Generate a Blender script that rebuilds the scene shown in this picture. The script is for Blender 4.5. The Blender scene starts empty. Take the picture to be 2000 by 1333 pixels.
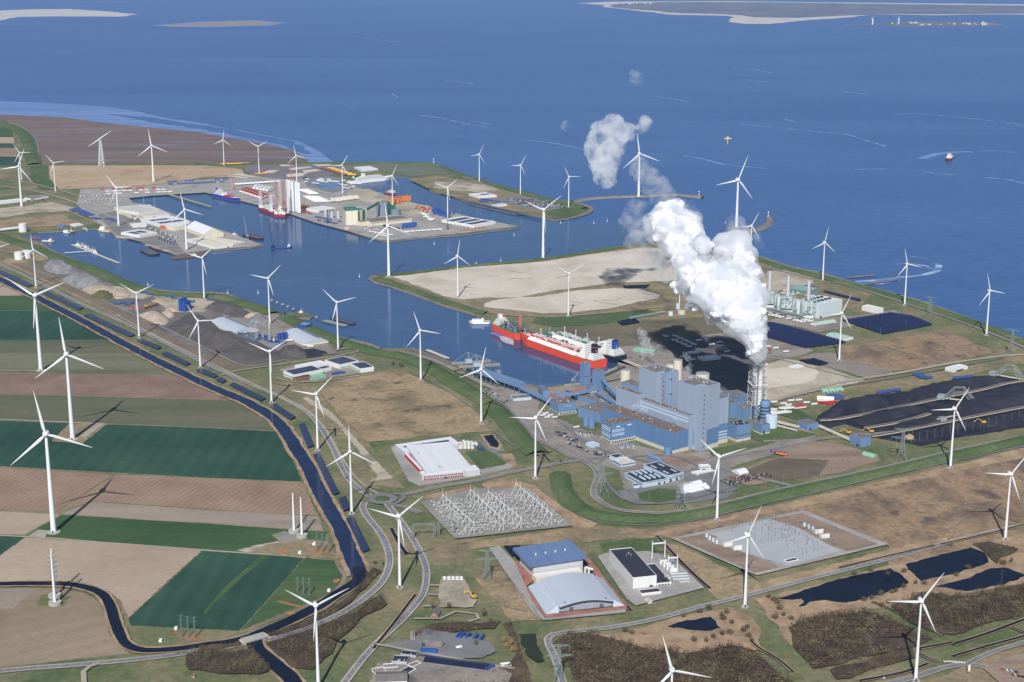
import bpy, bmesh, math, random
from mathutils import Vector, Matrix, noise
random.seed(7)
HAZE_D = 1.25e-5
SC = bpy.context.scene
COL = SC.collection
# ---------------- camera, world, sun, exposure ----------------
CAM_H, FPX, PITCH = 780.0,2930.0, math.atan((666.0+80.0)/2930.0)
cam_d = bpy.data.cameras.new('camera'); cam = bpy.data.objects.new('camera', cam_d); COL.objects.link(cam)
cam_d.sensor_width = 36.0; cam_d.lens = 36.0*FPX/2000.0; cam_d.clip_start = 1.0; cam_d.clip_end = 120000.0
cam.location = (0,0, CAM_H); cam.rotation_euler = (math.radians(90)-PITCH, 0,0)
SC.camera = cam
SUN_EL, SUN_AZ = math.radians(40.5), math.radians(188.0)     # azimuth clockwise from +Y: the sun is behind the camera, a little to the left
world = bpy.data.worlds.new("World"); SC.world = world; world.use_nodes = True
wn = world.node_tree.nodes; wn.clear()
sky = wn.new('ShaderNodeTexSky'); sky.sky_type = 'NISHITA'; sky.sun_disc = False
sky.sun_elevation = SUN_EL; sky.sun_rotation = SUN_AZ; sky.altitude = 300; sky.air_density = 1.0; sky.dust_density = 0.4; sky.ozone_density = 1.4
bg = wn.new('ShaderNodeBackground'); bg.inputs['Strength'].default_value = 0.07
wo = wn.new('ShaderNodeOutputWorld')
world.node_tree.links.new(sky.outputs[0], bg.inputs[0]); world.node_tree.links.new(bg.outputs[0], wo.inputs[0])
sun_d = bpy.data.lights.new('sun', 'SUN'); sun_d.energy = 4.7; sun_d.angle = math.radians(0.53); sun_d.color = (1.0,0.97,0.93)
sun = bpy.data.objects.new('sun', sun_d); COL.objects.link(sun)
sdir = Vector((math.sin(SUN_AZ)*math.cos(SUN_EL), math.cos(SUN_AZ)*math.cos(SUN_EL), math.sin(SUN_EL)))
sun.rotation_euler = sdir.to_track_quat('Z', 'Y').to_euler(); sun.location = sdir*2000
SC.view_settings.view_transform = 'Standard'; SC.view_settings.look = 'None'; SC.view_settings.exposure = 0.3; SC.view_settings.gamma = 1.0
SC.cycles.volume_bounces = 8; SC.cycles.max_bounces = 10; SC.cycles.volume_max_steps = 256
SC.cycles.transparent_max_bounces = 8

# ---------------- helpers ----------------
def ray(px, py):
    a = (px-1000.0)/FPX; b = -(py-666.5)/FPX
    return a, math.cos(PITCH)+b*math.sin(PITCH),-math.sin(PITCH)+b*math.cos(PITCH)
def G(px, py, z=0.0):                 # the point at height z seen at a photograph position: used to measure the map
    d = ray(px, py); t = (z-CAM_H)/d[2]
    return Vector((d[0]*t, d[1]*t, z))
def HT(bx, by, ty):                   # height of something standing at (bx,by) whose top is at picture row ty
    g = G(bx, by); d = ray(bx, ty); return CAM_H+d[2]*g.y/d[1]
def L1(c): c /= 255.0; return c/12.92 if c <= 0.04045 else ((c+0.055)/1.055)**2.4
KALB = 0.78
def S(r, g, b, k=1.0): return tuple(min(0.9, L1(v)*KALB*k) for v in (r, g, b))+(1.0,)
MATS = {}
def base_mat(name, col, rough=0.7, metal=0.0, spec=0.3):
    m = bpy.data.materials.new(name); m.use_nodes = True; b = m.node_tree.nodes['Principled BSDF']
    b.inputs['Base Color'].default_value = col; b.inputs['Roughness'].default_value = rough
    b.inputs['Metallic'].default_value = metal; b.inputs['Specular IOR Level'].default_value = spec
    return m, b
def pmat(name, col, rough=0.6, var=0.08, scale=0.15, metal=0.0, spec=0.35, streak=True):
    """painted / clad surface with a little weathering"""
    if name in MATS: return MATS[name]
    m, b = base_mat(name, col, rough, metal, spec); nt = m.node_tree; n = nt.nodes; l = nt.links
    tc = n.new('ShaderNodeTexCoord'); mp = n.new('ShaderNodeMapping'); mp.inputs['Scale'].default_value = (1,1,0.35 if streak else 1)
    nz = n.new('ShaderNodeTexNoise'); nz.inputs['Scale'].default_value = scale; nz.inputs['Detail'].default_value = 6; nz.inputs['Roughness'].default_value = 0.65
    rp = n.new('ShaderNodeValToRGB'); e = rp.color_ramp.elements; e[0].position = 0.3; e[1].position = 0.7
    e[0].color = tuple(v*(1-var*1.6) for v in col[:3])+(1,); e[1].color = tuple(min(.95, v*(1+var)) for v in col[:3])+(1,)
    l.new(tc.outputs['Object'], mp.inputs[0]); l.new(mp.outputs[0], nz.inputs['Vector']); l.new(nz.outputs['Fac'], rp.inputs[0]); l.new(rp.outputs[0], b.inputs['Base Color'])
    MATS[name] = m; return m
def panel_mat(name, col, pitch=4.0, dark=0.75, rough=0.55, axis='XY', width=0.06, var=0.07):
    """cladding: vertical (or roof) seams every `pitch` metres, slight panel to panel variation"""
    if name in MATS: return MATS[name]
    m, b = base_mat(name, col, rough); nt = m.node_tree; n = nt.nodes; l = nt.links
    tc = n.new('ShaderNodeTexCoord'); sp = n.new('ShaderNodeSeparateXYZ'); l.new(tc.outputs['Object'], sp.inputs[0])
    ad = n.new('ShaderNodeMath'); ad.operation = 'ADD'; l.new(sp.outputs[0], ad.inputs[0]); l.new(sp.outputs[1], ad.inputs[1])
    src = ad.outputs[0] if axis == 'XY' else sp.outputs[{'X': 0, 'Y': 1, 'Z': 2}[axis]]
    dv = n.new('ShaderNodeMath'); dv.operation = 'DIVIDE'; dv.inputs[1].default_value = pitch; l.new(src, dv.inputs[0])
    fr = n.new('ShaderNodeMath'); fr.operation = 'FRACT'; l.new(dv.outputs[0], fr.inputs[0])
    lt = n.new('ShaderNodeMath'); lt.operation = 'LESS_THAN'; lt.inputs[1].default_value = width; l.new(fr.outputs[0], lt.inputs[0])
    nz = n.new('ShaderNodeTexNoise'); nz.inputs['Scale'].default_value = 0.06; nz.inputs['Detail'].default_value = 5; l.new(tc.outputs['Object'], nz.inputs['Vector'])
    fl = n.new('ShaderNodeMath'); fl.operation = 'FLOOR'; l.new(dv.outputs[0], fl.inputs[0])
    wn_ = n.new('ShaderNodeTexWhiteNoise'); wn_.noise_dimensions = '1D'; l.new(fl.outputs[0], wn_.inputs['W'])
    a2 = n.new('ShaderNodeMath'); a2.operation = 'MULTIPLY_ADD'; a2.inputs[1].default_value = 0.5; l.new(wn_.outputs[0], a2.inputs[0]); l.new(nz.outputs['Fac'], a2.inputs[2])
    mr = n.new('ShaderNodeMapRange'); mr.inputs[1].default_value = 0.4; mr.inputs[2].default_value = 1.1; mr.inputs[3].default_value = 1-var; mr.inputs[4].default_value = 1+var; l.new(a2.outputs[0], mr.inputs[0])
    sc = n.new('ShaderNodeMath'); sc.operation = 'MULTIPLY_ADD'; sc.inputs[1].default_value = dark-1; sc.inputs[2].default_value = 1.0; l.new(lt.outputs[0], sc.inputs[0])
    mm = n.new('ShaderNodeMath'); mm.operation = 'MULTIPLY'; l.new(sc.outputs[0], mm.inputs[0]); l.new(mr.outputs[0], mm.inputs[1])
    vm = n.new('ShaderNodeVectorMath'); vm.operation = 'SCALE'; vm.inputs[0].default_value = col[:3]; l.new(mm.outputs[0], vm.inputs['Scale']); l.new(vm.outputs[0], b.inputs['Base Color'])
    MATS[name] = m; return m
def gmat(name, cols, scale=0.012, detail=9, rows=None, rough=0.95, stretch=None, spots=None, fine=0.12, contrast=(0.32,0.68), rot=0.0, bump=0.0, tram=None):
    """ground cover: patchy colours at several sizes, optional crop rows (angle, spacing m, strength) and tram lines"""
    if name in MATS: return MATS[name]
    m, b = base_mat(name, cols[0], rough, spec=0.15); nt = m.node_tree; n = nt.nodes; l = nt.links
    tc = n.new('ShaderNodeTexCoord'); mp = n.new('ShaderNodeMapping'); mp.inputs['Rotation'].default_value = (0,0, rot)
    if stretch: mp.inputs['Scale'].default_value = stretch+(1,)
    nz = n.new('ShaderNodeTexNoise'); nz.inputs['Scale'].default_value = scale; nz.inputs['Detail'].default_value = detail; nz.inputs['Roughness'].default_value = 0.62; nz.inputs['Distortion'].default_value = 0.3
    l.new(tc.outputs['Object'], mp.inputs[0]); l.new(mp.outputs[0], nz.inputs['Vector'])
    rp = n.new('ShaderNodeValToRGB'); cr = rp.color_ramp
    while len(cr.elements) < len(cols): cr.elements.new(0.5)
    for i, c in enumerate(cols):
        cr.elements[i].position = contrast[0]+(contrast[1]-contrast[0])*i/max(1, len(cols)-1); cr.elements[i].color = c
    l.new(nz.outputs['Fac'], rp.inputs[0]); out = rp.outputs[0]
    def mul(fac_socket, lo, hi, o):
        mr = n.new('ShaderNodeMapRange'); mr.inputs[3].default_value = lo; mr.inputs[4].default_value = hi; l.new(fac_socket, mr.inputs[0])
        vm = n.new('ShaderNodeVectorMath'); vm.operation = 'SCALE'; l.new(o, vm.inputs[0]); l.new(mr.outputs[0], vm.inputs['Scale']); return vm.outputs[0]
    f2 = n.new('ShaderNodeTexNoise'); f2.inputs['Scale'].default_value = scale*14; f2.inputs['Detail'].default_value = 8; f2.inputs['Roughness'].default_value = 0.7; l.new(tc.outputs['Object'], f2.inputs['Vector'])
    mr = n.new('ShaderNodeMapRange'); mr.inputs[1].default_value = 0.3; mr.inputs[2].default_value = 0.7; mr.inputs[3].default_value = 1-fine*1.7; mr.inputs[4].default_value = 1+fine*1.5; l.new(f2.outputs['Fac'], mr.inputs[0])
    vm = n.new('ShaderNodeVectorMath'); vm.operation = 'SCALE'; l.new(out, vm.inputs[0]); l.new(mr.outputs[0], vm.inputs['Scale']); out = vm.outputs[0]
    def wave(ang, sp, st, out, dist=1.5):
        m2 = n.new('ShaderNodeMapping'); m2.inputs['Rotation'].default_value = (0,0, ang); l.new(tc.outputs['Object'], m2.inputs[0])
        w = n.new('ShaderNodeTexWave'); w.wave_type = 'BANDS'; w.bands_direction = 'X'; w.inputs['Scale'].default_value = 0.314/sp; w.inputs['Distortion'].default_value = dist; w.inputs['Detail'].default_value = 3; w.inputs['Detail Scale'].default_value = 0.4
        l.new(m2.outputs[0], w.inputs['Vector']); return mul(w.outputs['Fac'], 1-st, 1+st*0.5, out)
    if rows: out = wave(rows[0], rows[1], rows[2], out)
    if tram: out = wave(tram[0], tram[1], tram[2], out, 0.2)
    if spots:      # (scale, threshold, colour): wet or bare patches
        v = n.new('ShaderNodeTexNoise'); v.inputs['Scale'].default_value = spots[0]; v.inputs['Detail'].default_value = 7; v.inputs['Roughness'].default_value = 0.6
        l.new(mp.outputs[0], v.inputs['Vector'])
        mr2 = n.new('ShaderNodeMapRange'); mr2.inputs[1].default_value = spots[1]; mr2.inputs[2].default_value = spots[1]+0.08; l.new(v.outputs['Fac'], mr2.inputs[0])
        mx = n.new('ShaderNodeMixRGB'); mx.inputs[2].default_value = spots[2]; l.new(mr2.outputs[0], mx.inputs[0]); l.new(out, mx.inputs[1]); out = mx.outputs[0]
    l.new(out, b.inputs['Base Color'])
    MATS[name] = m; return m

def tag(o, label=None, cat=None, group=None, kind=None):
    if label: o['label'] = label
    if cat: o['category'] = cat
    if group: o['group'] = group
    if kind: o['kind'] = kind
    return o
def empty(name, loc, rz=0.0, label=None, cat=None, group=None):
    o = bpy.data.objects.new(name, None); COL.objects.link(o); o.location = loc; o.rotation_euler = (0,0, rz); o.empty_display_size = 5
    return tag(o, label, cat, group)
class MB:
    """collects shapes; build() links them as ONE mesh object"""
    def __init__(s): s.v = []; s.f = []; s.mi = []; s.cur = 0; s.smooth = []
    def _add(s, vs, fs, sm=False):
        o = len(s.v); s.v += [tuple(v) for v in vs]
        for f in fs: s.f.append(tuple(i+o for i in f)); s.mi.append(s.cur); s.smooth.append(sm)
        return s
    def box(s, x0, y0, z0, x1, y1, z1, M=None):
        vs = [(x0, y0, z0),(x1, y0, z0),(x1, y1, z0),(x0, y1, z0),(x0, y0, z1),(x1, y0, z1),(x1, y1, z1),(x0, y1, z1)]
        if M is not None: vs = [M @ Vector(v) for v in vs]
        return s._add(vs, [(0,3,2,1),(4,5,6,7),(0,1,5,4),(1,2,6,5),(2,3,7,6),(3,0,4,7)])
    def prism(s, pts, z0, z1, cap=True, side=True):
        n = len(pts); a = sum(pts[i][0]*pts[(i+1) % n][1]-pts[(i+1) % n][0]*pts[i][1] for i in range(n))
        if a < 0: pts = pts[::-1]
        zt = z1 if isinstance(z1,(list, tuple)) else [z1]*n
        if isinstance(z1,(list, tuple)) and a < 0: zt = list(z1)[::-1]
        vs = [(p[0], p[1], z0) for p in pts]+[(p[0], p[1], zt[i]) for i, p in enumerate(pts)]
        fs = []
        if side: fs += [(i, (i+1) % n, n+(i+1) % n, n+i) for i in range(n)]
        if cap: fs += [tuple(range(n, 2*n))]
        return s._add(vs, fs)
    def tube(s, p, q, r0, r1=None, n=6, caps=True, sm=True):
        r1 = r0 if r1 is None else r1; p = Vector(p); q = Vector(q); d = (q-p)
        if d.length < 1e-6: return s
        d.normalize(); u = d.cross(Vector((0,0,1))) if abs(d.z) < 0.95 else d.cross(Vector((1,0,0))); u.normalize(); w = d.cross(u)
        vs = []
        for c, r in ((p, r0),(q, r1)):
            for i in range(n): a = 2*math.pi*i/n; vs.append(c+(u*math.cos(a)+w*math.sin(a))*r)
        s._add(vs, [(i, (i+1) % n, n+(i+1) % n, n+i) for i in range(n)], sm)
        if caps: s._add(vs[:n], [tuple(range(n))[::-1]]); s._add(vs[n:], [tuple(range(n))])
        return s
    def lathe(s, cx, cy, prof, n=16, sm=True, cap=True):
        vs = []
        for r, z in prof:
            for i in range(n): a = 2*math.pi*i/n; vs.append((cx+r*math.cos(a), cy+r*math.sin(a), z))
        fs = [(k*n+i, k*n+(i+1) % n, (k+1)*n+(i+1) % n, (k+1)*n+i) for k in range(len(prof)-1) for i in range(n)]
        s._add(vs, fs, sm)
        if cap: s._add(vs[-n:], [tuple(range(n))])
        return s
    def beam(s, p, q, w=0.3):
        return s.tube(p, q, w*0.7, n=4, sm=False)
    def mat(s, i): s.cur = i; return s
    def build(s, name, mats, parent=None, loc=None):
        me = bpy.data.meshes.new(name); me.from_pydata(s.v, [], s.f); me.update()
        if not isinstance(mats, (list, tuple)): mats = [mats]
        for m in mats: me.materials.append(m)
        me.polygons.foreach_set('material_index', s.mi); me.polygons.foreach_set('use_smooth', s.smooth)
        o = bpy.data.objects.new(name, me); COL.objects.link(o)
        if parent: o.parent = parent
        if loc: o.location = loc
        return o
def copy_tree(o, parent=None):
    c = o.copy(); COL.objects.link(c); c.parent = parent
    for ch in [x for x in o.children]: copy_tree(ch, c)
    return c
def catmull(pts, step):
    P = [Vector(p) for p in pts]; out = []
    for i in range(len(P)-1):
        p0 = P[max(i-1,0)]; p1 = P[i]; p2 = P[i+1]; p3 = P[min(i+2, len(P)-1)]; n = max(1, int((p2-p1).length/step))
        for k in range(n):
            t = k/n; out.append(0.5*((2*p1)+(p2-p0)*t+(2*p0-5*p1+4*p2-p3)*t*t+(3*p1-p0-3*p2+p3)*t*t*t))
    out.append(P[-1]); return out
def rough_poly(pts, amp, step=None, seed=0):
    step = step or amp*2.5; rnd = random.Random(seed); out = []; n = len(pts)
    for i in range(n):
        a = Vector(pts[i]); b = Vector(pts[(i+1) % n]); L = (b-a).length; k = max(1, min(60, int(L/step)))
        nr = Vector((-(b-a).y, (b-a).x, 0)); nr = nr.normalized() if nr.length > 0 else nr
        for j in range(k):
            p = a.lerp(b, j/k); d = noise.noise(Vector((p.x/(amp*7), p.y/(amp*7), seed)))*amp*1.6+(rnd.random()-.5)*amp*0.6
            out.append(p+nr*d)
    return out
ZL = [0.0]
def nextz(d=0.008): ZL[0] += d; return ZL[0]
def patch(name, px, mat, amp=0.0, z=None, kind='structure', label=None, smooth=False):
    """a flat sheet of ground cover whose outline was measured on the photograph"""
    z = nextz() if z is None else z
    if name == 'farm_field': amp = 1.1
    pts = [G(x, y) for x, y in px]
    if smooth: pts = catmull(pts+[pts[0]], 25)[:-1]
    if amp: pts = rough_poly(pts, amp, seed=len(MATS)+int(z*1000))
    a = sum(pts[i].x*pts[(i+1) % len(pts)].y-pts[(i+1) % len(pts)].x*pts[i].y for i in range(len(pts)))
    if a < 0: pts = pts[::-1]
    mb = MB(); mb._add([(p.x, p.y, z) for p in pts], [tuple(range(len(pts)))])
    return tag(mb.build(name, mat), label=label, kind=kind)
def offsets(path, w0, w1=None):
    out = []; n = len(path)
    for i, p in enumerate(path):
        t = (path[min(i+1, n-1)]-path[max(i-1,0)]); t.z = 0; t.normalize(); nr = Vector((-t.y, t.x, 0)); out.append((p, nr, t))
    return out
def ribbon(mb, path, prof):
    """sweep prof [(offset, z)...] along path"""
    o = len(mb.v); k = len(prof)
    for p, nr, t in offsets(path, 0):
        for off, z in prof: q = p+nr*off; mb.v.append((q.x, q.y, z))
    for i in range(len(path)-1):
        for j in range(k-1):
            a = o+i*k+j; mb.f.append((a+1, a, a+k, a+k+1)); mb.mi.append(mb.cur); mb.smooth.append(False)
def strip(name, px, width, mat, h=0.0, z=None, step=20, kind='structure', smooth=True, crown=0.3, world_pts=False, label=None, jag=0):
    z = nextz() if z is None else z
    pts = [Vector(p) for p in px] if world_pts else [G(x, y) for x, y in px]
    path = catmull(pts, step) if smooth else pts
    mb = MB(); w = width/2
    if h: prof = [(-w, z-0.3),(-w*crown, z+h),(w*crown, z+h),(w, z-0.3)]
    else: prof = [(-w, z),(w, z)]
    if jag:
        o = 0
        for i, (p, nr, t) in enumerate(offsets(path, 0)):
            for sgn in (-1,1):
                d = w+jag*(noise.noise(Vector((p.x*0.03, p.y*0.03, sgn*9)))*1.5+random.uniform(-.5,.5)); q = p+nr*sgn*d; mb.v.append((q.x, q.y, z))
        for i in range(len(path)-1): a = 2*i; mb.f.append((a+1, a, a+2, a+3)); mb.mi.append(0); mb.smooth.append(False)
    else: ribbon(mb, path, prof)
    return tag(mb.build(name, mat), label=label, kind=kind)
# ---------------- materials of the ground ----------------
G_GRASS = gmat('short_grass', [S(80,98,64), S(100,110,76), S(122,120,90), S(142,130,104)], 0.007, contrast=(.3,.66), fine=.2, stretch=(1.3,1), spots=(0.011,.66,S(84,100,62)))
G_DIKE = gmat('dike_grass', [S(72,92,58), S(84,102,66), S(104,112,80)], 0.012, fine=.18, stretch=(1,1))
G_DULL = gmat('rough_pasture', [S(98,104,76), S(122,118,90), S(150,134,108), S(112,108,84)], 0.008, fine=.2)
G_HEATH = gmat('dry_heath', [S(108,102,84), S(142,126,100), S(166,145,116), S(120,112,86)], 0.009, fine=.2, spots=(0.02,.6,S(92,86,70)))
G_RED = gmat('reddish_heath', [S(106,93,82), S(134,114,96), S(158,134,108), S(120,104,88)], 0.009, fine=.22, stretch=(1.6,1), spots=(0.012,.58,S(98,86,80)))
G_REED = gmat('dry_reed', [S(134,114,92), S(164,140,114), S(182,158,130)], 0.03, fine=.16, spots=(0.05,.62,S(128,104,80)))
G_SAND = gmat('bare_sand', [S(186,175,160), S(204,194,180), S(214,205,192)], 0.008, fine=.07, spots=(0.03,.63,S(176,166,150)))
G_SAND2 = gmat('trodden_sand', [S(150,142,128), S(180,168,150), S(196,184,166)], 0.01, fine=.14, spots=(0.015,.55,S(134,130,118)))
G_CON = gmat('concrete_paving', [S(146,144,142), S(162,158,154), S(176,172,166)], 0.02, fine=.1, spots=(0.012,.62,S(128,127,127)))
G_ASPH = gmat('asphalt', [S(112,113,117), S(124,124,127), S(136,135,136)], 0.03, fine=.07)
G_YARD = gmat('industrial_yard', [S(122,117,112), S(146,138,130), S(160,152,142)], 0.015, fine=.15, spots=(0.02,.6,S(104,102,100)))
G_PATH = gmat('gravel_path', [S(158,150,136), S(178,168,152)], 0.03, fine=.1)
G_DARKF = gmat('dark_green_crop', [S(42,72,60), S(50,82,68), S(60,92,74)], 0.006, fine=.07, tram=(0.03,27,.1), spots=(.01,.68,S(64,92,72)))
G_GREENF = gmat('young_green_crop', [S(58,86,56), S(72,98,64), S(92,104,72)], 0.004, fine=.06, stretch=(.35,2.2), rows=(1.57,14,.05), tram=(1.0,24,.06))
G_OLIVE = gmat('olive_field', [S(88,96,76), S(100,104,82), S(112,110,90)], 0.005, fine=.07, stretch=(.3,2.5), rows=(1.57,12,.06))
G_OLIVE2 = gmat('thin_sown_field', [S(96,102,82), S(112,114,92), S(124,122,102), S(104,108,84)], 0.005, fine=.08, stretch=(.3,2.5), rows=(1.6,16,.1))
G_PLOW = gmat('ploughed_field', [S(126,104,94), S(140,116,104), S(154,130,116)], 0.012, fine=.1, rows=(1.0,5,.25), spots=(.006,.6,S(120,106,96)))
G_PLOW2 = gmat('stubble_field', [S(140,118,102), S(156,132,114), S(164,142,124)], 0.01, fine=.07, rows=(0.9,6,.14), tram=(0.35,10,.12))
G_GREYF = gmat('grey_fallow_field', [S(136,124,114), S(152,140,128), S(164,150,136)], 0.008, fine=.06, stretch=(.4,2), spots=(0.01,.6,S(120,114,108)))
G_TAN = gmat('tan_harrowed_field', [S(158,140,122), S(172,154,136), S(182,164,146)], 0.006, fine=.06, rows=(1.0,9,.05), stretch=(.6,1.4), rot=.6)
G_TAN2 = gmat('drilled_brown_field', [S(134,122,100), S(150,134,114), S(160,142,122)], 0.006, fine=.07, rows=(.95,6,.12), tram=(1.0,28,.06), rot=.7)
G_COAL = gmat('coal_dust', [S(34,36,50), S(44,46,60), S(66,66,74)], 0.02, fine=.22, rough=.85, spots=(.012,.66,S(96,92,90)))
G_MUD = gmat('tidal_mud', [S(104,92,94), S(122,106,102), S(134,116,108)], 0.002, fine=.1, stretch=(.4,3), spots=(0.004,.6,S(120,138,172)))
G_WETSAND = gmat('wet_sand_flat', [S(98,128,180), S(124,150,194)], 0.0022, fine=.08, stretch=(.3,3), spots=(.004,.56,S(92,120,170)))
G_BEACH = gmat('island_beach', [S(190,184,180), S(206,198,188)], 0.002, fine=.05)
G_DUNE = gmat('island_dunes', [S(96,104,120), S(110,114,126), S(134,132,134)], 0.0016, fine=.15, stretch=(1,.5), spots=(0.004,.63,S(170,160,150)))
G_STONE = gmat('stone_revetment', [S(112,108,106), S(128,124,118), S(142,134,124)], 0.05, fine=.12)
G_SOIL = gmat('bare_brown_soil', [S(124,108,98), S(146,126,112), S(158,140,124)], 0.015, fine=.12, stretch=(.5,1.8))
G_RSOIL = gmat('orange_clay', [S(160,110,80), S(178,124,92)], 0.03, fine=.12)
G_GRAV = gmat('grey_gravel', [S(128,124,120), S(146,142,136), S(158,154,148)], 0.02, fine=.07)
G_BRICKP = gmat('red_brick_paving', [S(146,100,92), S(164,116,106), S(176,134,122)], 0.04, fine=.12)
G_GREYS = gmat('grey_spoil', [S(96,96,100), S(116,112,110), S(140,134,126)], 0.015, fine=.2)
W_DARK = None
def water_mat(name, c1, c2, rough, bump_s, bump_d, scale=0.0006, stretch=(.5,1.6), refl=.16, tint=(.75,.85,1,1)):
    m, b = base_mat(name, c1,.8, spec=0.0); nt = m.node_tree; n = nt.nodes; l = nt.links
    tc = n.new('ShaderNodeTexCoord'); mp = n.new('ShaderNodeMapping'); mp.inputs['Scale'].default_value = stretch+(1,); mp.inputs['Rotation'].default_value = (0,0,-.12)
    nz = n.new('ShaderNodeTexNoise'); nz.inputs['Scale'].default_value = scale; nz.inputs['Detail'].default_value = 8; nz.inputs['Roughness'].default_value = .58; nz.inputs['Distortion'].default_value = .8
    rp = n.new('ShaderNodeValToRGB'); rp.color_ramp.elements[0].position = .32; rp.color_ramp.elements[1].position = .7; rp.color_ramp.elements[0].color = c1; rp.color_ramp.elements[1].color = c2
    l.new(tc.outputs['Object'], mp.inputs[0]); l.new(mp.outputs[0], nz.inputs['Vector']); l.new(nz.outputs['Fac'], rp.inputs[0])
    w2 = n.new('ShaderNodeTexNoise'); w2.inputs['Scale'].default_value = .035; w2.inputs['Detail'].default_value = 4; w2.inputs['Roughness'].default_value = .7; l.new(mp.outputs[0], w2.inputs['Vector'])
    mr = n.new('ShaderNodeMapRange'); mr.inputs[1].default_value = .3; mr.inputs[2].default_value = .7; mr.inputs[3].default_value = .8; mr.inputs[4].default_value = 1.2; l.new(w2.outputs['Fac'], mr.inputs[0])
    vm = n.new('ShaderNodeVectorMath'); vm.operation = 'SCALE'; l.new(rp.outputs[0], vm.inputs[0]); l.new(mr.outputs[0], vm.inputs['Scale']); l.new(vm.outputs[0], b.inputs['Base Color'])
    b2 = n.new('ShaderNodeTexNoise'); b2.inputs['Scale'].default_value = bump_s; b2.inputs['Detail'].default_value = 5; l.new(tc.outputs['Object'], b2.inputs['Vector'])
    bp = n.new('ShaderNodeBump'); bp.inputs['Strength'].default_value = 1.0; bp.inputs['Distance'].default_value = bump_d; l.new(b2.outputs['Fac'], bp.inputs['Height'])
    gl = n.new('ShaderNodeBsdfGlossy'); gl.inputs[0].default_value = tint; gl.inputs['Roughness'].default_value = rough; l.new(bp.outputs[0], gl.inputs['Normal'])
    mx = n.new('ShaderNodeMixShader'); mx.inputs[0].default_value = refl; l.new(b.outputs[0], mx.inputs[1]); l.new(gl.outputs[0], mx.inputs[2]); l.new(mx.outputs[0], n['Material Output'].inputs[0])
    return m
W_SEA = water_mat('sea_water', (.037,.086,.220,1),(.054,.114,.258,1),.2,.07,.35, refl=.13)
W_HARB = water_mat('harbour_water', (.025,.056,.130,1),(.034,.070,.152,1),.1,.12,.12, refl=.24, scale=.002)
W_CANAL = water_mat('canal_water', (.010,.018,.046,1),(.014,.024,.060,1),.08,.5,.04,.01,(1,1), refl=.09)
W_DARK = water_mat('still_dark_water', (.006,.009,.018,1),(.010,.014,.026,1),.08,.5,.04,.01,(1,1), refl=.05)
# ---------------- sea, land ----------------
ZW = -2.6
def world_sheet(name, pts, z, mat, kind='structure'):
    mb = MB(); mb._add([(x, y, z) for x, y in pts], [tuple(range(len(pts)))]); return tag(mb.build(name, mat), kind=kind)
world_sheet('sea', [(-60000,-3000),(60000,-3000),(60000,90000),(-60000,90000)], ZW, W_SEA)
world_sheet('harbour_basin_water', [(p.x,p.y) for p in [G(x,y,ZW) for x,y in [(60,440),(200,385),(400,372),(560,400),(700,355),(860,352),(1060,430),(1300,440),(1250,490),(960,620),(1230,700),(1210,760),(900,735),(600,650),(300,590),(60,500)]]], ZW+.03, W_HARB)
LAND = [(-700,232),(-60,232),(0,233),(30,243),(55,258),(70,275),(76,300),(82,319),(200,320),(400,319),(600,318),(780,317),(830,317),(845,319),(900,338),(960,357),(1020,373),(1080,390),(1122,393),(1150,401),(1157,408),(1146,418),(1110,428),(1085,431),(1055,425),(1000,417),(960,408),(915,397),(878,382),(840,374),(838,371),(852,361),(812,350),(780,345),(690,352),(674,358),(700,368),(775,388),(850,408),(930,428),(1017,443),(1000,447),(900,459),(800,467),(755,473),(742,470),(670,449),(616,435),(567,418),(501,400),(465,391),(400,375),(360,378),(315,380),(293,382),(250,386.6),(259,398),(290,402),(331,416.6),(370,432.7),(438,453),(515,479.5),(490,484),(421,489),(344,498),(302,484),(261,467),(227,465),(213,450),(185,447),(162,449),(120,452),(74,454),(40,461),(79,474),(112,495),(180,520),(205,533),(284,561),(345,570),(400,572),(438,573),(500,596),(540,611),(576,610),(600,612),(613,617),(606,623),(576,621),(600,633),(659,657),(722,672),(742,681),(769,680),(800,680),(850,698),(906,719),(950,733),(1016,745),(1059,757),(1100,750),(1140,748),(1205,716),(1206,704),(1160,683),(1080,655),(1010,640),(957,630),(930,616),(899,607),(863,597),(800,573),(760,560),(728,551),(719,545),(724,539),(755,535),(800,532),(912,519),(1059,505),(1200,483),(1256,475),(1330,474),(1400,482),(1480,499),(1544,520),(1600,531),(1686,556),(1794,585),(1929,633),(2000,662),(2160,735),(2600,950)]
land_pts = [G(x, y) for x, y in LAND]
far_left = land_pts[0]
land_pts = [Vector((-9000, far_left.y, 0))]+land_pts[1:]+[Vector((2500,1300,0)), Vector((2500,300,0)), Vector((-9000,300,0))]
lp = MB(); lp.mat(0); n_ = len(land_pts)
lp.prism([(p.x, p.y) for p in land_pts], -5.0,0.0)
lp.mi = [1 if len(f) == 4 else 0 for f in lp.f]
tag(lp.build('ground', [G_GRASS, G_STONE]), kind='structure')
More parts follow.
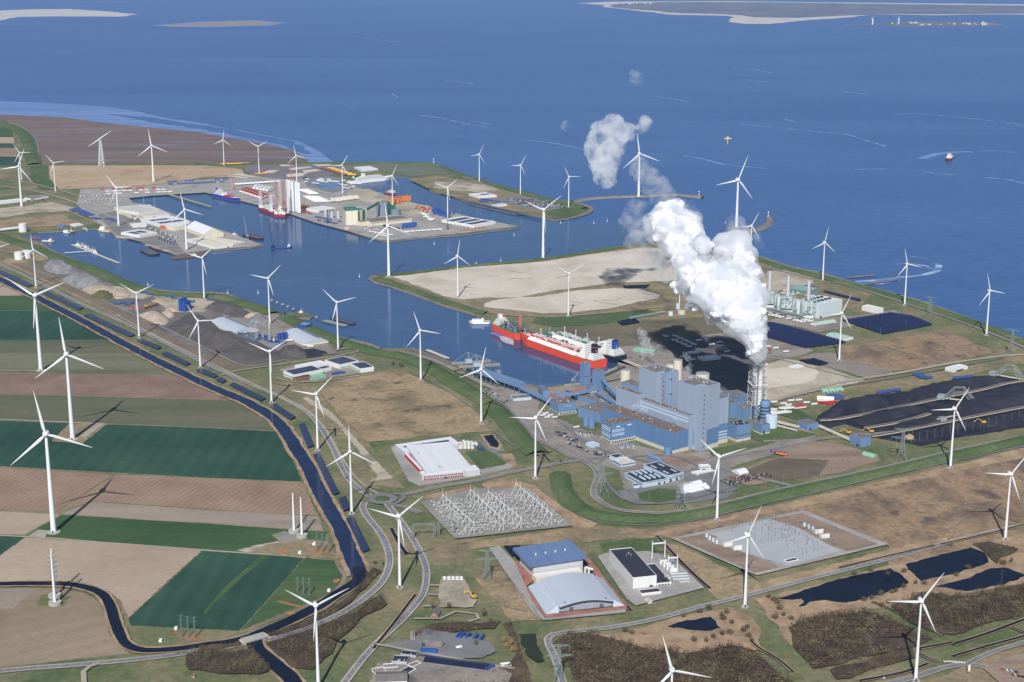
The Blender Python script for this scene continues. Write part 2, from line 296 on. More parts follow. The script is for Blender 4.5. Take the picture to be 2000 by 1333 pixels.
# stone edge along the shores, quay kerb along the harbour
strip('seawall_stones', [(-60,232),(30,243),(55,258),(70,275),(76,300),(84,319),(200,320.5),(400,319.5),(600,318.5),(780,317.5),(845,320),(900,339),(960,358),(1020,374),(1080,391),(1120,395),(1150,403),(1155,409),(1144,418),(1110,427),(1085,430)], 16, G_STONE, h=1.2)
strip('seawall_stones', [(1256,476),(1330,475),(1400,483),(1480,500),(1544,521),(1600,532.5),(1686,557.5),(1794,587),(1929,635),(2000,664),(2160,737)], 10, G_STONE, h=1.0)
strip('seawall_stones', [(1256,476),(1200,484),(1059,506.5),(912,520),(800,533),(755,536),(728,539),(722,545),(731,550),(760,559),(800,571),(863,595),(899,605),(930,614)], 10, G_STONE, h=1.0)
strip('seawall_stones', [(79,474),(112,495),(180,520),(205,533),(284,561),(345,570),(400,572),(438,573),(500,596),(540,611)], 9, G_STONE, h=1)
strip('seawall_stones', [(580,623),(600,633),(659,657),(722,672),(742,681)], 9, G_STONE, h=1)
# breakwaters
def breakwater(px, h=3.5):
    o = strip('breakwater', px, 26, G_STONE, h=h+2.6, z=-2.6, crown=.5, step=15, kind=None); return o
tag(breakwater([(1118,394),(1150,388.5),(1200,385),(1256,383.5),(1312,380.5),(1345,383),(1372,386)], 3), 'long grey stone breakwater reaching out to sea behind the white plume', 'breakwater')
tag(breakwater([(1425,446),(1455,452),(1480,448),(1500,438),(1504,427)], 4), 'short curved grey stone breakwater hooking round beside the tall turbine', 'breakwater')
# ---------------- tidal flats, sandbanks, island ----------------
def sheet(name, px, mat, z, amp=0, kind='structure', label=None): return patch(name, px, mat, amp=amp, z=z, kind=kind, label=label)
sheet('shallow_water', [(-300,193),(0,196),(120,203),(260,218),(400,238),(520,258),(600,275),(640,295),(665,325),(500,330),(84,330),(-160,238)], G_WETSAND, ZW+.05,110)
sheet('deep_channel', [(200,221),(300,229),(420,248),(540,268),(590,283),(610,300),(600,300),(540,280),(420,257),(300,238)], W_SEA, ZW+.10,20)
sheet('mud_flat', [(-300,221),(0,222),(120,228),(240,241),(380,256),(470,272),(540,282),(560,295),(600,330),(60,335),(35,300),(15,265),(-60,245),(-160,235)], G_MUD, ZW+.16,110)
sheet('sandbank', [(-200,20),(0,20.5),(60,18.5),(130,17.5),(200,21.5),(265,28),(255,31),(235,32.5),(120,32),(40,33),(0,40),(-200,40)], G_BEACH, ZW+.1,60)
sheet('sandbank', [(305,49.5),(340,48),(420,43),(500,41),(555,45.5),(500,49.5),(420,51),(340,52.5)], G_GREYF, ZW+.1,60)
sheet('shallow_water', [(300,49),(400,42),(500,39.5),(568,45),(520,50),(400,53),(330,53)], G_WETSAND, ZW+.05,60)
sheet('island', [(1127,6.7),(1190,3.5),(1415,2.2),(1700,5.5),(2000,8.5),(2300,10),(2300,30),(2000,28.5),(1900,28),(1830,30),(1760,28.5),(1700,29),(1640,35.5),(1577,39.6),(1505,46.5),(1460,46.5),(1424,43.5),(1430,36),(1433,32),(1415,30.6),(1316,29),(1235,20),(1181,14),(1176,9.5)], G_BEACH, ZW+.1,50)
sheet('island_dunes_ground', [(1190,11),(1215,6.5),(1300,4.2),(1500,4.6),(1700,7.5),(2000,11),(2300,13),(2300,26),(2000,26.5),(1830,28),(1760,27),(1640,31),(1560,35),(1470,34),(1440,30),(1415,28),(1330,26),(1260,20),(1200,15)], G_DUNE, ZW+.3,70)
sheet('harbour_spit', [(1640,49),(1716,45.5),(1775,41),(1850,42.5),(1932,44),(1959,47.5),(1935,50.5),(1887,52),(1775,52.3),(1716,50)], G_DUNE, ZW+.2,40)
# ---------------- farmland ----------------
patch('farm_field', [(-420,540),(0,548),(58,577),(0,578),(-420,577)], G_TAN, label='pale tan harrowed corner field above the first green strip')
patch('farm_field', [(-420,578),(60,578),(104,606),(0,607),(-420,606)], G_GREENF)
patch('farm_field', [(-420,607),(106,607),(214,664),(0,665),(-420,663)], G_DARKF)
patch('farm_field', [(-420,664),(216,665),(267,690),(0,690),(-420,689)], G_OLIVE)
patch('farm_field', [(-420,690),(268,691),(362,735),(0,727),(-420,724)], G_OLIVE2)
patch('farm_field', [(-420,725),(0,728),(365,736),(450,782),(0,769),(-420,764)], G_PLOW)
patch('farm_field', [(-420,766),(0,770),(452,783),(500,805),(545,842),(400,834),(0,820),(-420,812)], G_OLIVE)
patch('farm_field', [(-420,814),(0,822),(400,836),(547,844),(590,941),(400,933),(0,911),(-420,896)], G_DARKF)
patch('farm_field', [(-420,898),(0,913),(222,927),(108,1000),(0,994),(-420,978)], G_PLOW2)
patch('farm_field', [(226,927),(400,935),(591,943),(621,1008),(400,995),(180,979),(112,1000)], G_PLOW2)
patch('farm_field', [(181,980),(400,996),(622,1009),(632,1038),(400,1023),(118,1005)], G_GREYF)
patch('farm_field', [(121,1006),(400,1023.5),(560,1034),(640,1040),(632,1060),(560,1062),(461,1080),(400,1074),(52,1047),(78,1030)], G_GREENF)
patch('farm_field', [(-300,985),(0,999),(92,1004),(118,1006),(80,1026),(48,1045),(0,1044),(-300,1030)], G_TAN)
patch('farm_field', [(-300,1034),(0,1047),(49,1050),(0,1085),(-200,1200),(-300,1180)], G_DARKF)
patch('farm_field', [(50,1050),(200,1061),(394,1076),(320,1142),(251,1207),(236,1173),(206,1152),(165,1139),(110,1135),(0,1135),(-250,1136),(0,1085)], G_TAN)
patch('farm_field', [(396,1077),(594,1089),(520,1174),(467,1233),(400,1229),(256,1222),(251,1208)], G_DARKF)
patch('mown_grass_track', [(510,1084),(526,1085),(470,1130),(415,1183),(402,1200),(396,1197),(440,1146)], G_GREENF)
patch('farm_field', [(597,1090),(655,1094),(665,1108),(676,1130),(660,1150),(620,1170),(560,1193),(470,1233)], G_GREENF)
patch('farm_field', [(-300,1150),(0,1153),(60,1150),(110,1149),(165,1160),(192,1176),(206,1200),(213,1240),(252,1277),(150,1288),(0,1304),(-200,1320)], G_TAN2)
patch('field_margin', [(-200,1156),(0,1150),(72,1149),(70,1150),(25,1190),(0,1190),(-200,1188)], G_GREYF)
for pl in [[(70,1183),(80,1163),(100,1160),(140,1165),(122,1185)]]: patch('grass_plot', pl, G_GRASS, amp=1)
for pl in [[(-420,606.6),(0,607),(105,606.5)], [(-420,724.5),(0,727.5),(365,735.5)], [(-420,765),(0,769.5),(452,782.5)], [(-420,813),(0,821.5),(400,835.5),(546,843)], [(-420,897),(0,912),(400,934.5),(591,942.5)], [(180,979.5),(400,995.5),(622,1008.5)], [(118,1005.5),(400,1022.5),(632,1038.5)]]:
    strip('grass_margin', pl, 3.5, G_DULL, smooth=False, jag=.6)
strip('farm_track', [(-420,1015),(0,1046),(100,1051.5),(200,1060),(400,1075),(560,1086),(598,1090)], 4, G_PATH, smooth=False)
strip('farm_track', [(-200,815),(0,819),(140,825),(205,828)], 4, G_PATH, smooth=False)
strip('farm_track', [(-200,722),(0,723.5),(75,724)], 4, G_PATH, smooth=False)
strip('farm_track', [(605,1090),(660,1095),(675,1125),(655,1155),(610,1180),(560,1200),(470,1236)], 4, G_SOIL)
patch('turbine_yard', [(100,862),(135,828),(210,828),(160,868)], G_DULL, amp=1.5)
patch('turbine_yard', [(155,852),(190,828),(204,828),(166,856)], G_PATH)
patch('turbine_yard', [(55,1047),(75,1035),(95,1037),(88,1050)], G_PATH)
patch('pylon_yard', [(530,1046),(555,1038),(600,1052),(585,1058),(545,1057)], G_GRAV)
patch('pylon_yard', [(462,1076),(500,1066),(540,1058),(585,1058),(520,1066),(495,1078),(480,1079)], G_SAND2, amp=1.5)
patch('rough_plot', [(520,1064),(600,1054),(640,1058),(668,1092),(600,1089),(520,1083),(495,1079)], G_DULL, amp=1.5)
for pl in [[(538,1074),(560,1073),(558,1080),(541,1081)], [(600,1078),(625,1073),(650,1078),(630,1081),(605,1080)], [(557,1197),(571,1194),(581,1200),(566,1203)], [(330,1232),(345,1237),(360,1246),(400,1247),(400,1249),(352,1248)], [(360,1239),(385,1241),(397,1247),(375,1246)], [(648,1135),(660,1131),(666,1134),(655,1139)], [(538,1173),(555,1176),(600,1188),(590,1188),(548,1179)]]:
    patch('bare_clay_patch', pl, G_RSOIL, amp=.8)
strip('clay_track', [(655,1094),(662,1110),(672,1125),(668,1138),(655,1155),(645,1165)], 4, G_SOIL)
# ---------------- brown strip, spoil yard, middle fields ----------------
patch('brown_strip_field', [(-60,478),(0,502),(60,512),(130,550),(225,604),(265,622),(240,622),(215,615),(100,556),(0,510),(-60,490)], G_HEATH)
patch('brown_strip_field', [(62,513),(130,550),(225,600),(300,640),(400,690),(480,716),(455,722),(440,722),(330,668),(235,622),(235,616),(180,590),(100,552),(20,515)], gmat('bare_brown_strip',[S(112,100,90),S(126,112,98),S(134,120,104)],.01,fine=.08,tram=(.2,22,.05)))
patch('spoil_yard', [(80,512),(110,505),(150,520),(190,535),(280,566),(350,577),(420,585),(500,612),(545,640),(620,650),(668,692),(640,693),(480,715),(400,690),(300,640),(180,578)], G_GREYS, amp=3)
patch('sand_patch', [(215,560),(260,558),(300,575),(280,585),(230,580)], G_SAND2, amp=4)
patch('sand_patch', [(300,580),(380,580),(420,590),(400,610),(330,610)], G_SAND2, amp=4)
patch('industrial_yard', [(430,600),(520,605),(600,640),(660,690),(560,690),(500,670),(440,650)], G_YARD, amp=2)
patch('factory_yard', [(545,722),(600,708),(640,698),(690,697),(735,722),(700,730),(650,738),(610,747),(570,745)], G_YARD, amp=1)
patch('dry_meadow', [(622,765),(640,748),(700,732),(760,726),(800,731),(845,754),(912,781),(930,803),(966,842),(900,847),(800,857),(719,864),(690,836),(665,815)], G_HEATH, amp=3)
patch('pasture', [(560,745),(620,752),(622,766),(665,816),(718,864),(745,900),(790,955),(740,950),(690,905),(640,855),(600,800),(500,750)], G_DULL, amp=1)
patch('sand_track_ground', [(590,778),(600,776),(648,806),(695,858),(738,905),(768,935),(748,938),(715,942),(738,932),(700,880),(655,825)], G_SAND2, amp=1.5)
patch('factory_lawn', [(722,868),(770,860),(860,850),(940,848),(965,850),(1000,885),(1003,915),(930,930),(820,950),(790,945)], G_GRASS, amp=1)
patch('factory_drive', [(762,873),(780,870),(835,930),(935,912),(996,903),(1002,914),(930,932),(820,950),(798,940)], G_CON, amp=.3)
strip('factory_drive', [(915,862),(940,862),(955,878),(975,888),(1000,905)], 9, G_ASPH)
strip('factory_drive', [(955,878),(985,880)], 12, G_ASPH)
patch('lawn', [(908,884),(948,878),(990,905),(985,909),(938,918)], G_DIKE)
patch('reed_bed', [(936,850),(965,848),(982,872),(975,880),(955,875)], G_REED, amp=1.5)
patch('pond', [(944,852),(962,850),(975,868),(972,876),(958,872)], W_DARK, amp=1)
patch('reed_bed', [(977,888),(1000,886),(1010,908),(1005,912),(990,905)], G_REED, amp=1.5)
patch('reed_bed', [(830,968),(900,955),(930,950),(938,962),(870,972),(835,975)], G_REED, amp=2)
patch('reed_bed', [(940,945),(1000,937),(1045,950),(1090,985),(1130,1010),(1168,1024),(1155,1032),(1120,1032),(1040,962),(1020,957),(950,958)], G_REED, amp=2)
patch('brown_meadow', [(840,1065),(900,1062),(1110,1035),(1170,1028),(1300,1038),(1290,1050),(1100,1062),(960,1068),(900,1078),(890,1100),(860,1090)], G_HEATH, amp=2)
patch('brown_meadow', [(930,1110),(985,1105),(1025,1140),(1060,1210),(1000,1215),(960,1165),(925,1130)], G_HEATH, amp=2)
patch('lawn', [(1065,1068),(1110,1060),(1125,1070),(1080,1075)], G_DIKE)
patch('lawn', [(1170,1062),(1265,1052),(1285,1075),(1265,1090),(1180,1082)], G_DIKE)
patch('dry_meadow', [(1300,1060),(1330,1068),(1440,1120),(1480,1140),(1480,1160),(1400,1172),(1380,1150),(1310,1075)], G_HEATH, amp=2)
patch('red_heath', [(1230,1040),(1335,1026),(1430,1005),(1600,968),(1735,938),(1870,908),(2000,880),(2250,830),(2400,980),(2000,1062),(1850,1088),(1735,1110),(1735,1068),(1570,998),(1310,1052)], G_RED, amp=3)
patch('reed_bed', [(1262,1045),(1330,1030),(1430,1010),(1440,1014),(1340,1036),(1300,1045)], G_REED, amp=1.5)
patch('reed_bed', [(1420,1012),(1500,990),(1600,968),(1735,938),(1870,908),(2000,876),(2000,895),(1870,921),(1735,950),(1600,984),(1500,1003)], G_REED, amp=2)
patch('reed_bed', [(1475,1140),(1600,1110),(1733,1075),(1850,1050),(1850,1060),(1740,1092),(1600,1128),(1470,1158)], G_REED, amp=2)
# wetlands lower right
patch('dry_reed_marsh', [(1075,1262),(1110,1240),(1195,1243),(1270,1222),(1330,1205),(1430,1187),(1475,1212),(1490,1268),(1400,1292),(1320,1290),(1240,1270),(1150,1270)], G_REED, amp=4)
patch('dry_reed_marsh', [(1478,1172),(1600,1142),(1770,1098),(1900,1066),(2010,1042),(2150,1020),(2200,1130),(1960,1150),(1820,1170),(1700,1190),(1640,1215),(1540,1262),(1505,1210)], G_REED, amp=4)
patch('marsh_pond', [(1304.7,1225.5),(1326,1216.5),(1355,1211),(1391,1205),(1396,1215),(1409,1229),(1387,1233),(1344,1231)], W_DARK, amp=2)
patch('marsh_pond', [(1517,1170),(1560,1157),(1638,1132),(1739,1111),(1757,1122),(1775,1139),(1760,1148),(1735,1158),(1690,1170),(1652,1179),(1611,1173),(1583,1177),(1560,1187),(1569,1179),(1565,1172),(1533,1172)], W_DARK, amp=2)
patch('marsh_pond', [(1766,1104),(1802,1094),(1897,1070),(1924,1082),(1934,1100),(1870,1120),(1798,1136),(1784,1123)], W_DARK, amp=2)
patch('marsh_pond', [(1825,1147),(1892,1130),(1937,1110),(1969,1111),(2000,1123),(2080,1112),(2090,1128),(2000,1128),(1960,1143),(1915,1152),(1886,1156),(1847,1149)], W_DARK, amp=2)
patch('canal_side_lawn', [(1850,1320),(1900,1290),(2000,1262),(2200,1215),(2300,1333),(2200,1500),(1850,1500),(1640,1400),(1780,1335)], G_DULL, amp=1)
# ---------------- peninsula, shoreland, stack area ----------------
patch('dry_ground', [(745,541),(800,537),(912,524),(1059,510),(1200,488),(1256,481),(1400,490),(1480,506),(1540,530),(1600,548),(1700,575),(1680,600),(1500,620),(1300,640),(1130,625),(1050,620),(980,615),(930,606),(860,580),(790,556)], G_DULL, amp=4)
patch('sand_field', [(766,541),(800,538),(900,524),(1060,512),(1150,498),(1256,484),(1330,490),(1380,505),(1395,530),(1370,543),(1300,550),(1200,553),(1130,562),(1060,572),(1010,582),(950,582),(905,586),(870,580),(820,560)], G_SAND, amp=3)
patch('sand_field', [(944,600),(950,592),(975,585),(1050,580),(1130,568),(1200,564),(1250,566),(1288,577),(1285,583),(1250,590),(1190,603),(1110,612),(1060,613),(1000,606)], G_SAND, amp=3)
patch('sand_field', [(1500,530),(1540,528),(1590,545),(1580,560),(1510,570),(1480,560)], G_SAND2, amp=4)
patch('grass_plot', [(1045,622),(1110,619),(1200,612),(1262,606),(1300,612),(1250,622),(1150,636),(1080,640),(1040,632)], G_DIKE, amp=2)
patch('brown_meadow', [(1080,645),(1130,638),(1260,628),(1400,618),(1500,632),(1480,650),(1400,656),(1300,668),(1200,683),(1120,665)], gmat('olive_brown_ground',[S(92,88,74),S(112,106,88),S(124,114,96)],.01,fine=.15), amp=2)
patch('plant_yard', [(1170,685),(1200,680),(1290,668),(1400,652),(1490,648),(1560,672),(1590,686),(1560,697),(1495,706),(1470,740),(1500,800),(1300,790),(1220,740),(1205,706)], G_YARD, amp=1)
patch('sand_yard', [(1490,714),(1535,702),(1600,712),(1640,728),(1700,748),(1640,770),(1560,785),(1495,795)], G_SAND2, amp=3)
patch('bare_sand_patch', [(1495,722),(1560,716),(1600,722),(1590,745),(1540,755),(1497,760)], G_SAND, amp=4)
patch('wet_ground', [(1590,690),(1640,690),(1700,705),(1745,728),(1700,742),(1640,724),(1560,700)], gmat('wet_grey_ground',[S(120,116,116),S(142,134,126),S(150,140,128)],.012,fine=.12,stretch=(.6,1.6),spots=(.012,.6,S(96,106,136))), amp=2)
patch('plant_yard', [(1497,628),(1540,615),(1600,625),(1690,615),(1745,606),(1760,612),(1690,630),(1660,640),(1600,650),(1560,640)], G_YARD, amp=1)
patch('red_heath_field', [(1699,672),(1760,658),(1843,645),(1900,670),(1947,688),(1900,700),(1851,711)], G_RED, amp=2)
patch('red_heath_field', [(1640,678),(1697,673),(1760,690),(1847,712),(1746,727),(1690,712),(1645,703)], G_RED, amp=2)
patch('light_path_ground', [(1500,792),(1600,765),(1700,742),(1850,725),(1980,695),(2100,690),(2100,715),(1980,712),(1850,745),(1700,775),(1620,795),(1560,800),(1500,800)], G_DULL, amp=2)
patch('coal_yard', [(1590,828),(1600,812),(1625,795),(1720,772),(1800,762),(1870,745),(1905,738),(1960,735),(2000,740),(2150,720),(2300,830),(2000,836),(1880,855),(1800,872),(1720,858),(1650,845)], G_COAL, amp=3)
patch('grass_plot', [(1620,838),(1650,830),(1700,845),(1690,858),(1650,848)], G_DULL, amp=1)
patch('soil_yard', [(1500,870),(1560,860),(1640,868),(1700,885),(1720,900),(1640,925),(1560,935),(1460,950),(1410,935),(1480,905),(1540,890)], G_SOIL, amp=2)
patch('soil_yard', [(1445,925),(1520,895),(1620,900),(1600,928),(1520,942),(1470,938)], gmat('dark_ploughed_soil',[S(100,92,82),S(118,106,92)],.02,fine=.1,rows=(1.3,7,.15)), amp=1)
patch('plant_yard', [(1050,800),(1160,850),(1200,860),(1320,890),(1400,880),(1440,878),(1490,865),(1500,840),(1560,835),(1600,850),(1540,880),(1440,910),(1400,930),(1420,975),(1290,985),(1220,960),(1210,920),(1140,900),(1060,868),(1030,838),(1010,810),(950,765),(980,755),(1060,775)], G_YARD, amp=1)
patch('quay_yard', [(1020,750),(1059,759),(1140,750),(1203,718),(1225,728),(1250,760),(1215,800),(1130,800),(1085,792),(1040,775)], G_YARD, amp=1)
patch('red_paving', [(1073,772),(1150,756),(1152,760),(1078,778)], G_BRICKP)
patch('lawn', [(1085,781),(1150,770),(1160,775),(1100,790)], G_DIKE, amp=.5)
patch('quay_edge', [(1102,752),(1140,747.5),(1205,716.5),(1206,719),(1142,751),(1104,755)], G_CON)
patch('quay_edge', [(1170,686),(1207,703),(1205,708),(1215,700),(1260,718),(1255,723),(1212,712)], G_SAND2)
patch('painted_shadow_yard', [(1290,668),(1360,655),(1470,668),(1488,700),(1490,790),(1420,770),(1340,720)], gmat('shadow_toned_yard', [S(84,82,84), S(100,98,98), S(112,108,106)], .02, fine=.12), amp=2)  # yard colour darkened to paint in the shadow of plume and boiler towers
patch('soil_yard', [(1285,890),(1330,885),(1385,900),(1330,912),(1290,905)], G_SOIL, amp=1.5)
patch('lawn', [(1385,880),(1440,868),(1520,862),(1500,870),(1430,888),(1390,893)], G_DIKE, amp=.5)
patch('lawn', [(1440,845),(1530,835),(1600,850),(1560,858),(1480,862)], G_DIKE, amp=.5)
patch('lawn', [(1500,790),(1560,800),(1600,826),(1560,822),(1500,806)], G_DIKE, amp=.5)
patch('store_yard', [(1205,960),(1300,950),(1400,940),(1440,955),(1420,975),(1330,985),(1250,985),(1220,975)], G_ASPH, amp=.5)
patch('lawn', [(1245,965),(1290,955),(1320,958),(1320,978),(1290,984),(1250,980)], G_DIKE, amp=.5)
patch('contractor_yard', [(1330,925),(1380,905),(1400,905),(1440,925),(1420,935),(1380,950),(1340,940)], G_ASPH, amp=.5)
# the harbour
patch('quay_paving', [(252,388),(300,383),(400,377),(465,392),(501,401),(567,419),(616,436),(670,450),(742,470),(758,471),(900,457),(1012,443),(930,427),(850,408),(775,388),(700,368),(676,361),(600,350),(500,345),(400,352),(300,362),(240,372)], G_CON)
patch('quay_paving', [(160,360),(240,358),(330,352),(400,352),(400,376),(293,381),(250,385),(259,397),(290,401),(331,416),(370,432),(438,452),(512,479),(490,483),(421,488),(344,497),(302,483),(261,466),(228,464),(214,449),(180,430),(150,400)], G_CON)
patch('quay_sand', [(300,486),(344,498),(352,497),(280,464),(262,464)], G_SAND2)
patch('yard', [(190,420),(240,410),(300,440),(340,470),(360,492),(345,496),(300,480),(230,462),(214,447)], gmat('dark_quay_paving',[S(116,114,116),S(132,130,128),S(146,142,138)],.02,fine=.1), amp=1)
patch('reed_field', [(95,324),(200,323),(400,324),(470,330),(480,345),(400,348),(300,362),(160,371),(112,371),(97,350)], gmat('tan_rough_ground',[S(160,138,112),S(182,158,130),S(190,168,142)],.006,fine=.12,spots=(.01,.62,S(124,112,96))), amp=4)
patch('grass_field', [(60,325),(92,325),(98,350),(115,371),(80,372),(60,350)], G_DIKE, amp=3)
patch('dark_paving', [(480,322),(640,321),(700,330),(640,345),(560,352),(500,345),(478,335)], gmat('purple_grey_paving',[S(118,112,118),S(130,122,124)],.01,fine=.06), amp=2)
for pl in [[(545,323),(560,322),(575,325),(550,326)], [(560,330),(600,326),(610,328),(570,333)], [(590,334),(620,331),(628,334),(600,338)], [(520,334),(545,333),(535,339),(515,340)], [(560,341),(600,338),(590,345),(560,347)], [(610,322),(640,321),(650,324),(620,326)], [(470,339),(500,345),(480,350),(440,345)]]: patch('sand_patch', pl, G_SAND, amp=6)
patch('dark_paving', [(590,350),(640,345),(676,350),(664,360),(690,368),(650,378),(600,365)], gmat('blue_grey_paving',[S(118,124,134),S(134,138,144)],.01,fine=.06), amp=2)
patch('sand_plot', [(680,371),(720,370),(760,384),(815,400),(760,402),(700,392)], G_SAND2, amp=3)
patch('sand_plot', [(770,398),(820,400),(870,412),(840,425),(780,415)], G_SAND2, amp=5)
patch('grass_field', [(660,323),(740,320),(830,320),(880,340),(800,346),(740,335),(690,333)], gmat('grey_green_grass',[S(104,112,96),S(120,122,104)],.008,fine=.1), amp=4)
patch('pier_ground', [(800,352),(850,345),(930,356),(1010,382),(1075,400),(1130,405),(1100,426),(1000,413),(915,394),(845,374)], G_DULL, amp=3)
patch('sand_plot', [(850,356),(900,357),(945,362),(975,372),(940,377),(880,372),(846,368)], G_SAND2, amp=4)
patch('car_terminal', [(965,390),(1000,384),(1050,388),(1080,395),(1105,407),(1060,414),(1010,405)], G_ASPH, amp=1)
patch('grass_plot', [(1060,415),(1110,405),(1140,402),(1150,409),(1110,426),(1085,428)], G_DIKE, amp=2)
patch('tan_plot', [(-100,405),(0,408),(50,402),(100,396),(170,412),(130,414),(60,417),(0,428),(-100,432)], G_SAND2, amp=2)
patch('brown_plot', [(0,432),(60,425),(120,420),(165,440),(60,445),(0,448)], G_HEATH, amp=2)
patch('tan_plot', [(-100,340),(0,341),(55,345),(55,352),(0,350),(-100,348)], G_RED, amp=2)
for i, (y0, y1, m) in enumerate([(266,268,G_DARKF),(269,281,G_TAN),(282,289,G_DARKF),(290,307,G_PLOW2),(308,325,G_DARKF),(250,265,G_GREENF)]):
    patch('farm_field', [(-500,y0-3),(20+(y0-240)*.22,y0),(20+(y1-240)*.22,y1),(-500,y1-3)], m)
patch('brown_plot', [(0,470),(70,490),(110,505),(80,512),(40,500),(-60,480)], G_HEATH, amp=2)
rt = random.Random(21)
for (xa, ya, xb, yb), n_t in (((1560,985,1960,1030),9),((700,760,900,840),6),((850,520,1220,550),5),((1000,580,1240,600),3),((1660,655,1900,700),5),((1240,1060,1300,1090),2),((940,1120,1040,1200),3),((1300,620,1480,655),4)):
    for _ in range(n_t):
        x0, y0 = rt.uniform(xa, xb), rt.uniform(ya, yb); a = rt.uniform(-.5,.5); l = rt.uniform(20,70); q = [(x0+l*t*math.cos(a), y0+l*t*math.sin(a)*.4+rt.uniform(-1,1)) for t in (0,.35,.7,1)]
        strip('wheel_track', q, rt.uniform(.9,2), rt.choice((G_PATH, G_DULL, G_GREYS, G_SOIL)), jag=.4, step=12)
# ---------------- dikes ----------------
strip('dike', [(-60,440),(0,463),(60,484),(120,507),(180,526),(235,552),(293,570.5),(345,577),(400,579),(440,583),(500,602),(535,614)], 46, G_DIKE, h=4.5)
strip('dike', [(560,622),(602,643),(648,662),(693,677),(738,690),(800,701),(845,722),(890,750),(935,777),(968,800),(1000,835),(1022,862),(1050,888)], 42, G_DIKE, h=4.5)
strip('dike', [(1094,928),(1100,960),(1126,990),(1160,1006),(1200,1013),(1260,1016),(1335,1010),(1425,992),(1515,970),(1600,951),(1735,922),(1870,890),(2000,860),(2250,800)], 34, G_DIKE, h=5)
strip('dike', [(1480,508),(1544,528),(1600,541),(1700,567),(1802,598),(1915,636),(2000,669),(2160,745)], 30, G_DIKE, h=5)
strip('dike', [(84,322.2),(200,323),(400,322),(600,321),(780,320),(845,323),(900,342),(960,361),(1020,377),(1080,394),(1120,401),(1143,409)], 34, G_DIKE, h=5)
strip('dike', [(735,546),(770,556),(820,573),(865,590),(920,607),(950,613)], 26, G_DIKE, h=3.5)
strip('dike', [(738,540),(800,534.5),(912,521.5),(1060,507.5),(1200,485.5),(1256,478)], 18, G_DIKE, h=3)
strip('dike', [(0,240),(30,252),(52,270),(60,300),(68,322)], 60, G_DIKE, h=5)
# ---------------- roads ----------------
MARK = pmat('road_paint', (.75,.75,.73,1),.6,.05)
def road(name, px, w, mat=None, edge=True, dash=False, label=None):
    mat = mat or G_ASPH
    if edge: strip('road_verge', px, w+3.2, G_PATH)
    o = strip(name, px, w, mat, label=label)
    z = nextz()
    if dash:
        path = catmull([G(x, y) for x, y in px], 3); mb = MB()
        for i in range(0, len(path)-2,4): ribbon(mb, path[i:i+2], [(-.14, z),(.14, z)])
        for s in (-1,1): ribbon(mb, path, [(s*(w/2-.5)-.13, z),(s*(w/2-.5)+.13, z)])
        tag(mb.build('road_markings', MARK), kind='structure')
    return o
MAIN = [(-200,1340),(0,1313),(135,1302),(270,1290),(371,1277),(430,1268),(476,1260),(535,1249),(580,1236),(621,1221),(670,1198),(715,1168),(745,1140),(759,1112),(760,1083),(747,1050),(731,1028),(715,1008),(708,992),(712,983)]
road('main_road', MAIN, 8.5, dash=True)
road('harbour_road', [(724,972),(692,950),(668,915),(648,872),(625,834),(602,808),(558,782),(490,752),(440,729),(400,711),(300,659),(225,624),(158,594),(68,549),(0,518),(-100,480)], 8, dash=True)
road('cycle_path', [(740,968),(700,940),(672,902),(636,840),(603,808),(555,781),(480,744),(447,728),(370,690),(300,655),(230,618)], 3.5, G_PATH, edge=False)
road('service_road', [(820,1004),(790,992),(757,986)], 6)
road('side_road', [(755,985),(775,1010),(800,1045),(820,1080),(832,1110),(832,1140),(825,1165),(808,1188),(780,1218),(745,1250),(712,1285),(675,1333),(640,1380)], 7.5, dash=True)
road('plant_road', [(790,968),(868,951),(935,940),(1003,924),(1070,911),(1100,905),(1126,902),(1150,897),(1200,893)], 7)
road('dike_road', [(950,768),(967,779),(998,805),(1025,834),(1048,859),(1081,875),(1115,893),(1140,902),(1160,915),(1168,933),(1160,953),(1160,971),(1178,986),(1200,995),(1222,1000),(1290,1004),(1335,1001),(1403,988),(1493,965),(1600,942),(1735,913),(1870,881),(2000,854),(2200,806)], 7)
road('dike_foot_path', [(1075,913),(1092,930),(1098,945),(1095,965),(1104,984),(1137,1008),(1178,1022),(1200,1025),(1268,1028),(1358,1018),(1403,1008),(1493,986),(1600,962),(1735,931),(1870,901),(2000,873),(2200,830)], 3.5, G_ASPH, edge=False)
road('dike_foot_path', [(800,728),(845,748),(890,775),(925,800),(950,830),(975,852),(1010,875),(1050,890),(1080,903)], 3, G_ASPH, edge=False)
road('marsh_road', [(1100,1340),(1085,1290),(1072,1262),(1070,1250),(1080,1242),(1110,1237),(1200,1227),(1290,1209),(1370,1187),(1440,1170),(1600,1128),(1735,1094),(1850,1062),(2000,1027),(2200,985)], 7, dash=True)
road('marsh_road', [(1092,1270),(1130,1300),(1160,1333),(1180,1360)], 6)
road('plant_loop_road', [(1200,885),(1170,905),(1185,945),(1215,975),(1240,985),(1300,985),(1380,968),(1430,950),(1400,935),(1350,905),(1300,890),(1230,895)], 5, edge=False)
road('plant_road', [(1385,905),(1430,893),(1500,880),(1560,868),(1600,860),(1750,845)], 6)
road('plant_road', [(1380,905),(1440,925),(1500,940),(1550,952)], 6)
road('plant_road', [(1060,800),(1100,830),(1150,868),(1200,888),(1260,903),(1330,925)], 6, edge=False)
road('coast_road', [(1480,520),(1544,535),(1600,550),(1645,556),(1735,583),(1870,628),(1937,653),(2000,680),(2150,750)], 6)
road('sand_track', [(1500,787),(1600,757),(1680,742),(1757,730),(1870,709),(1960,697),(2000,694)], 11, G_PATH, edge=False)
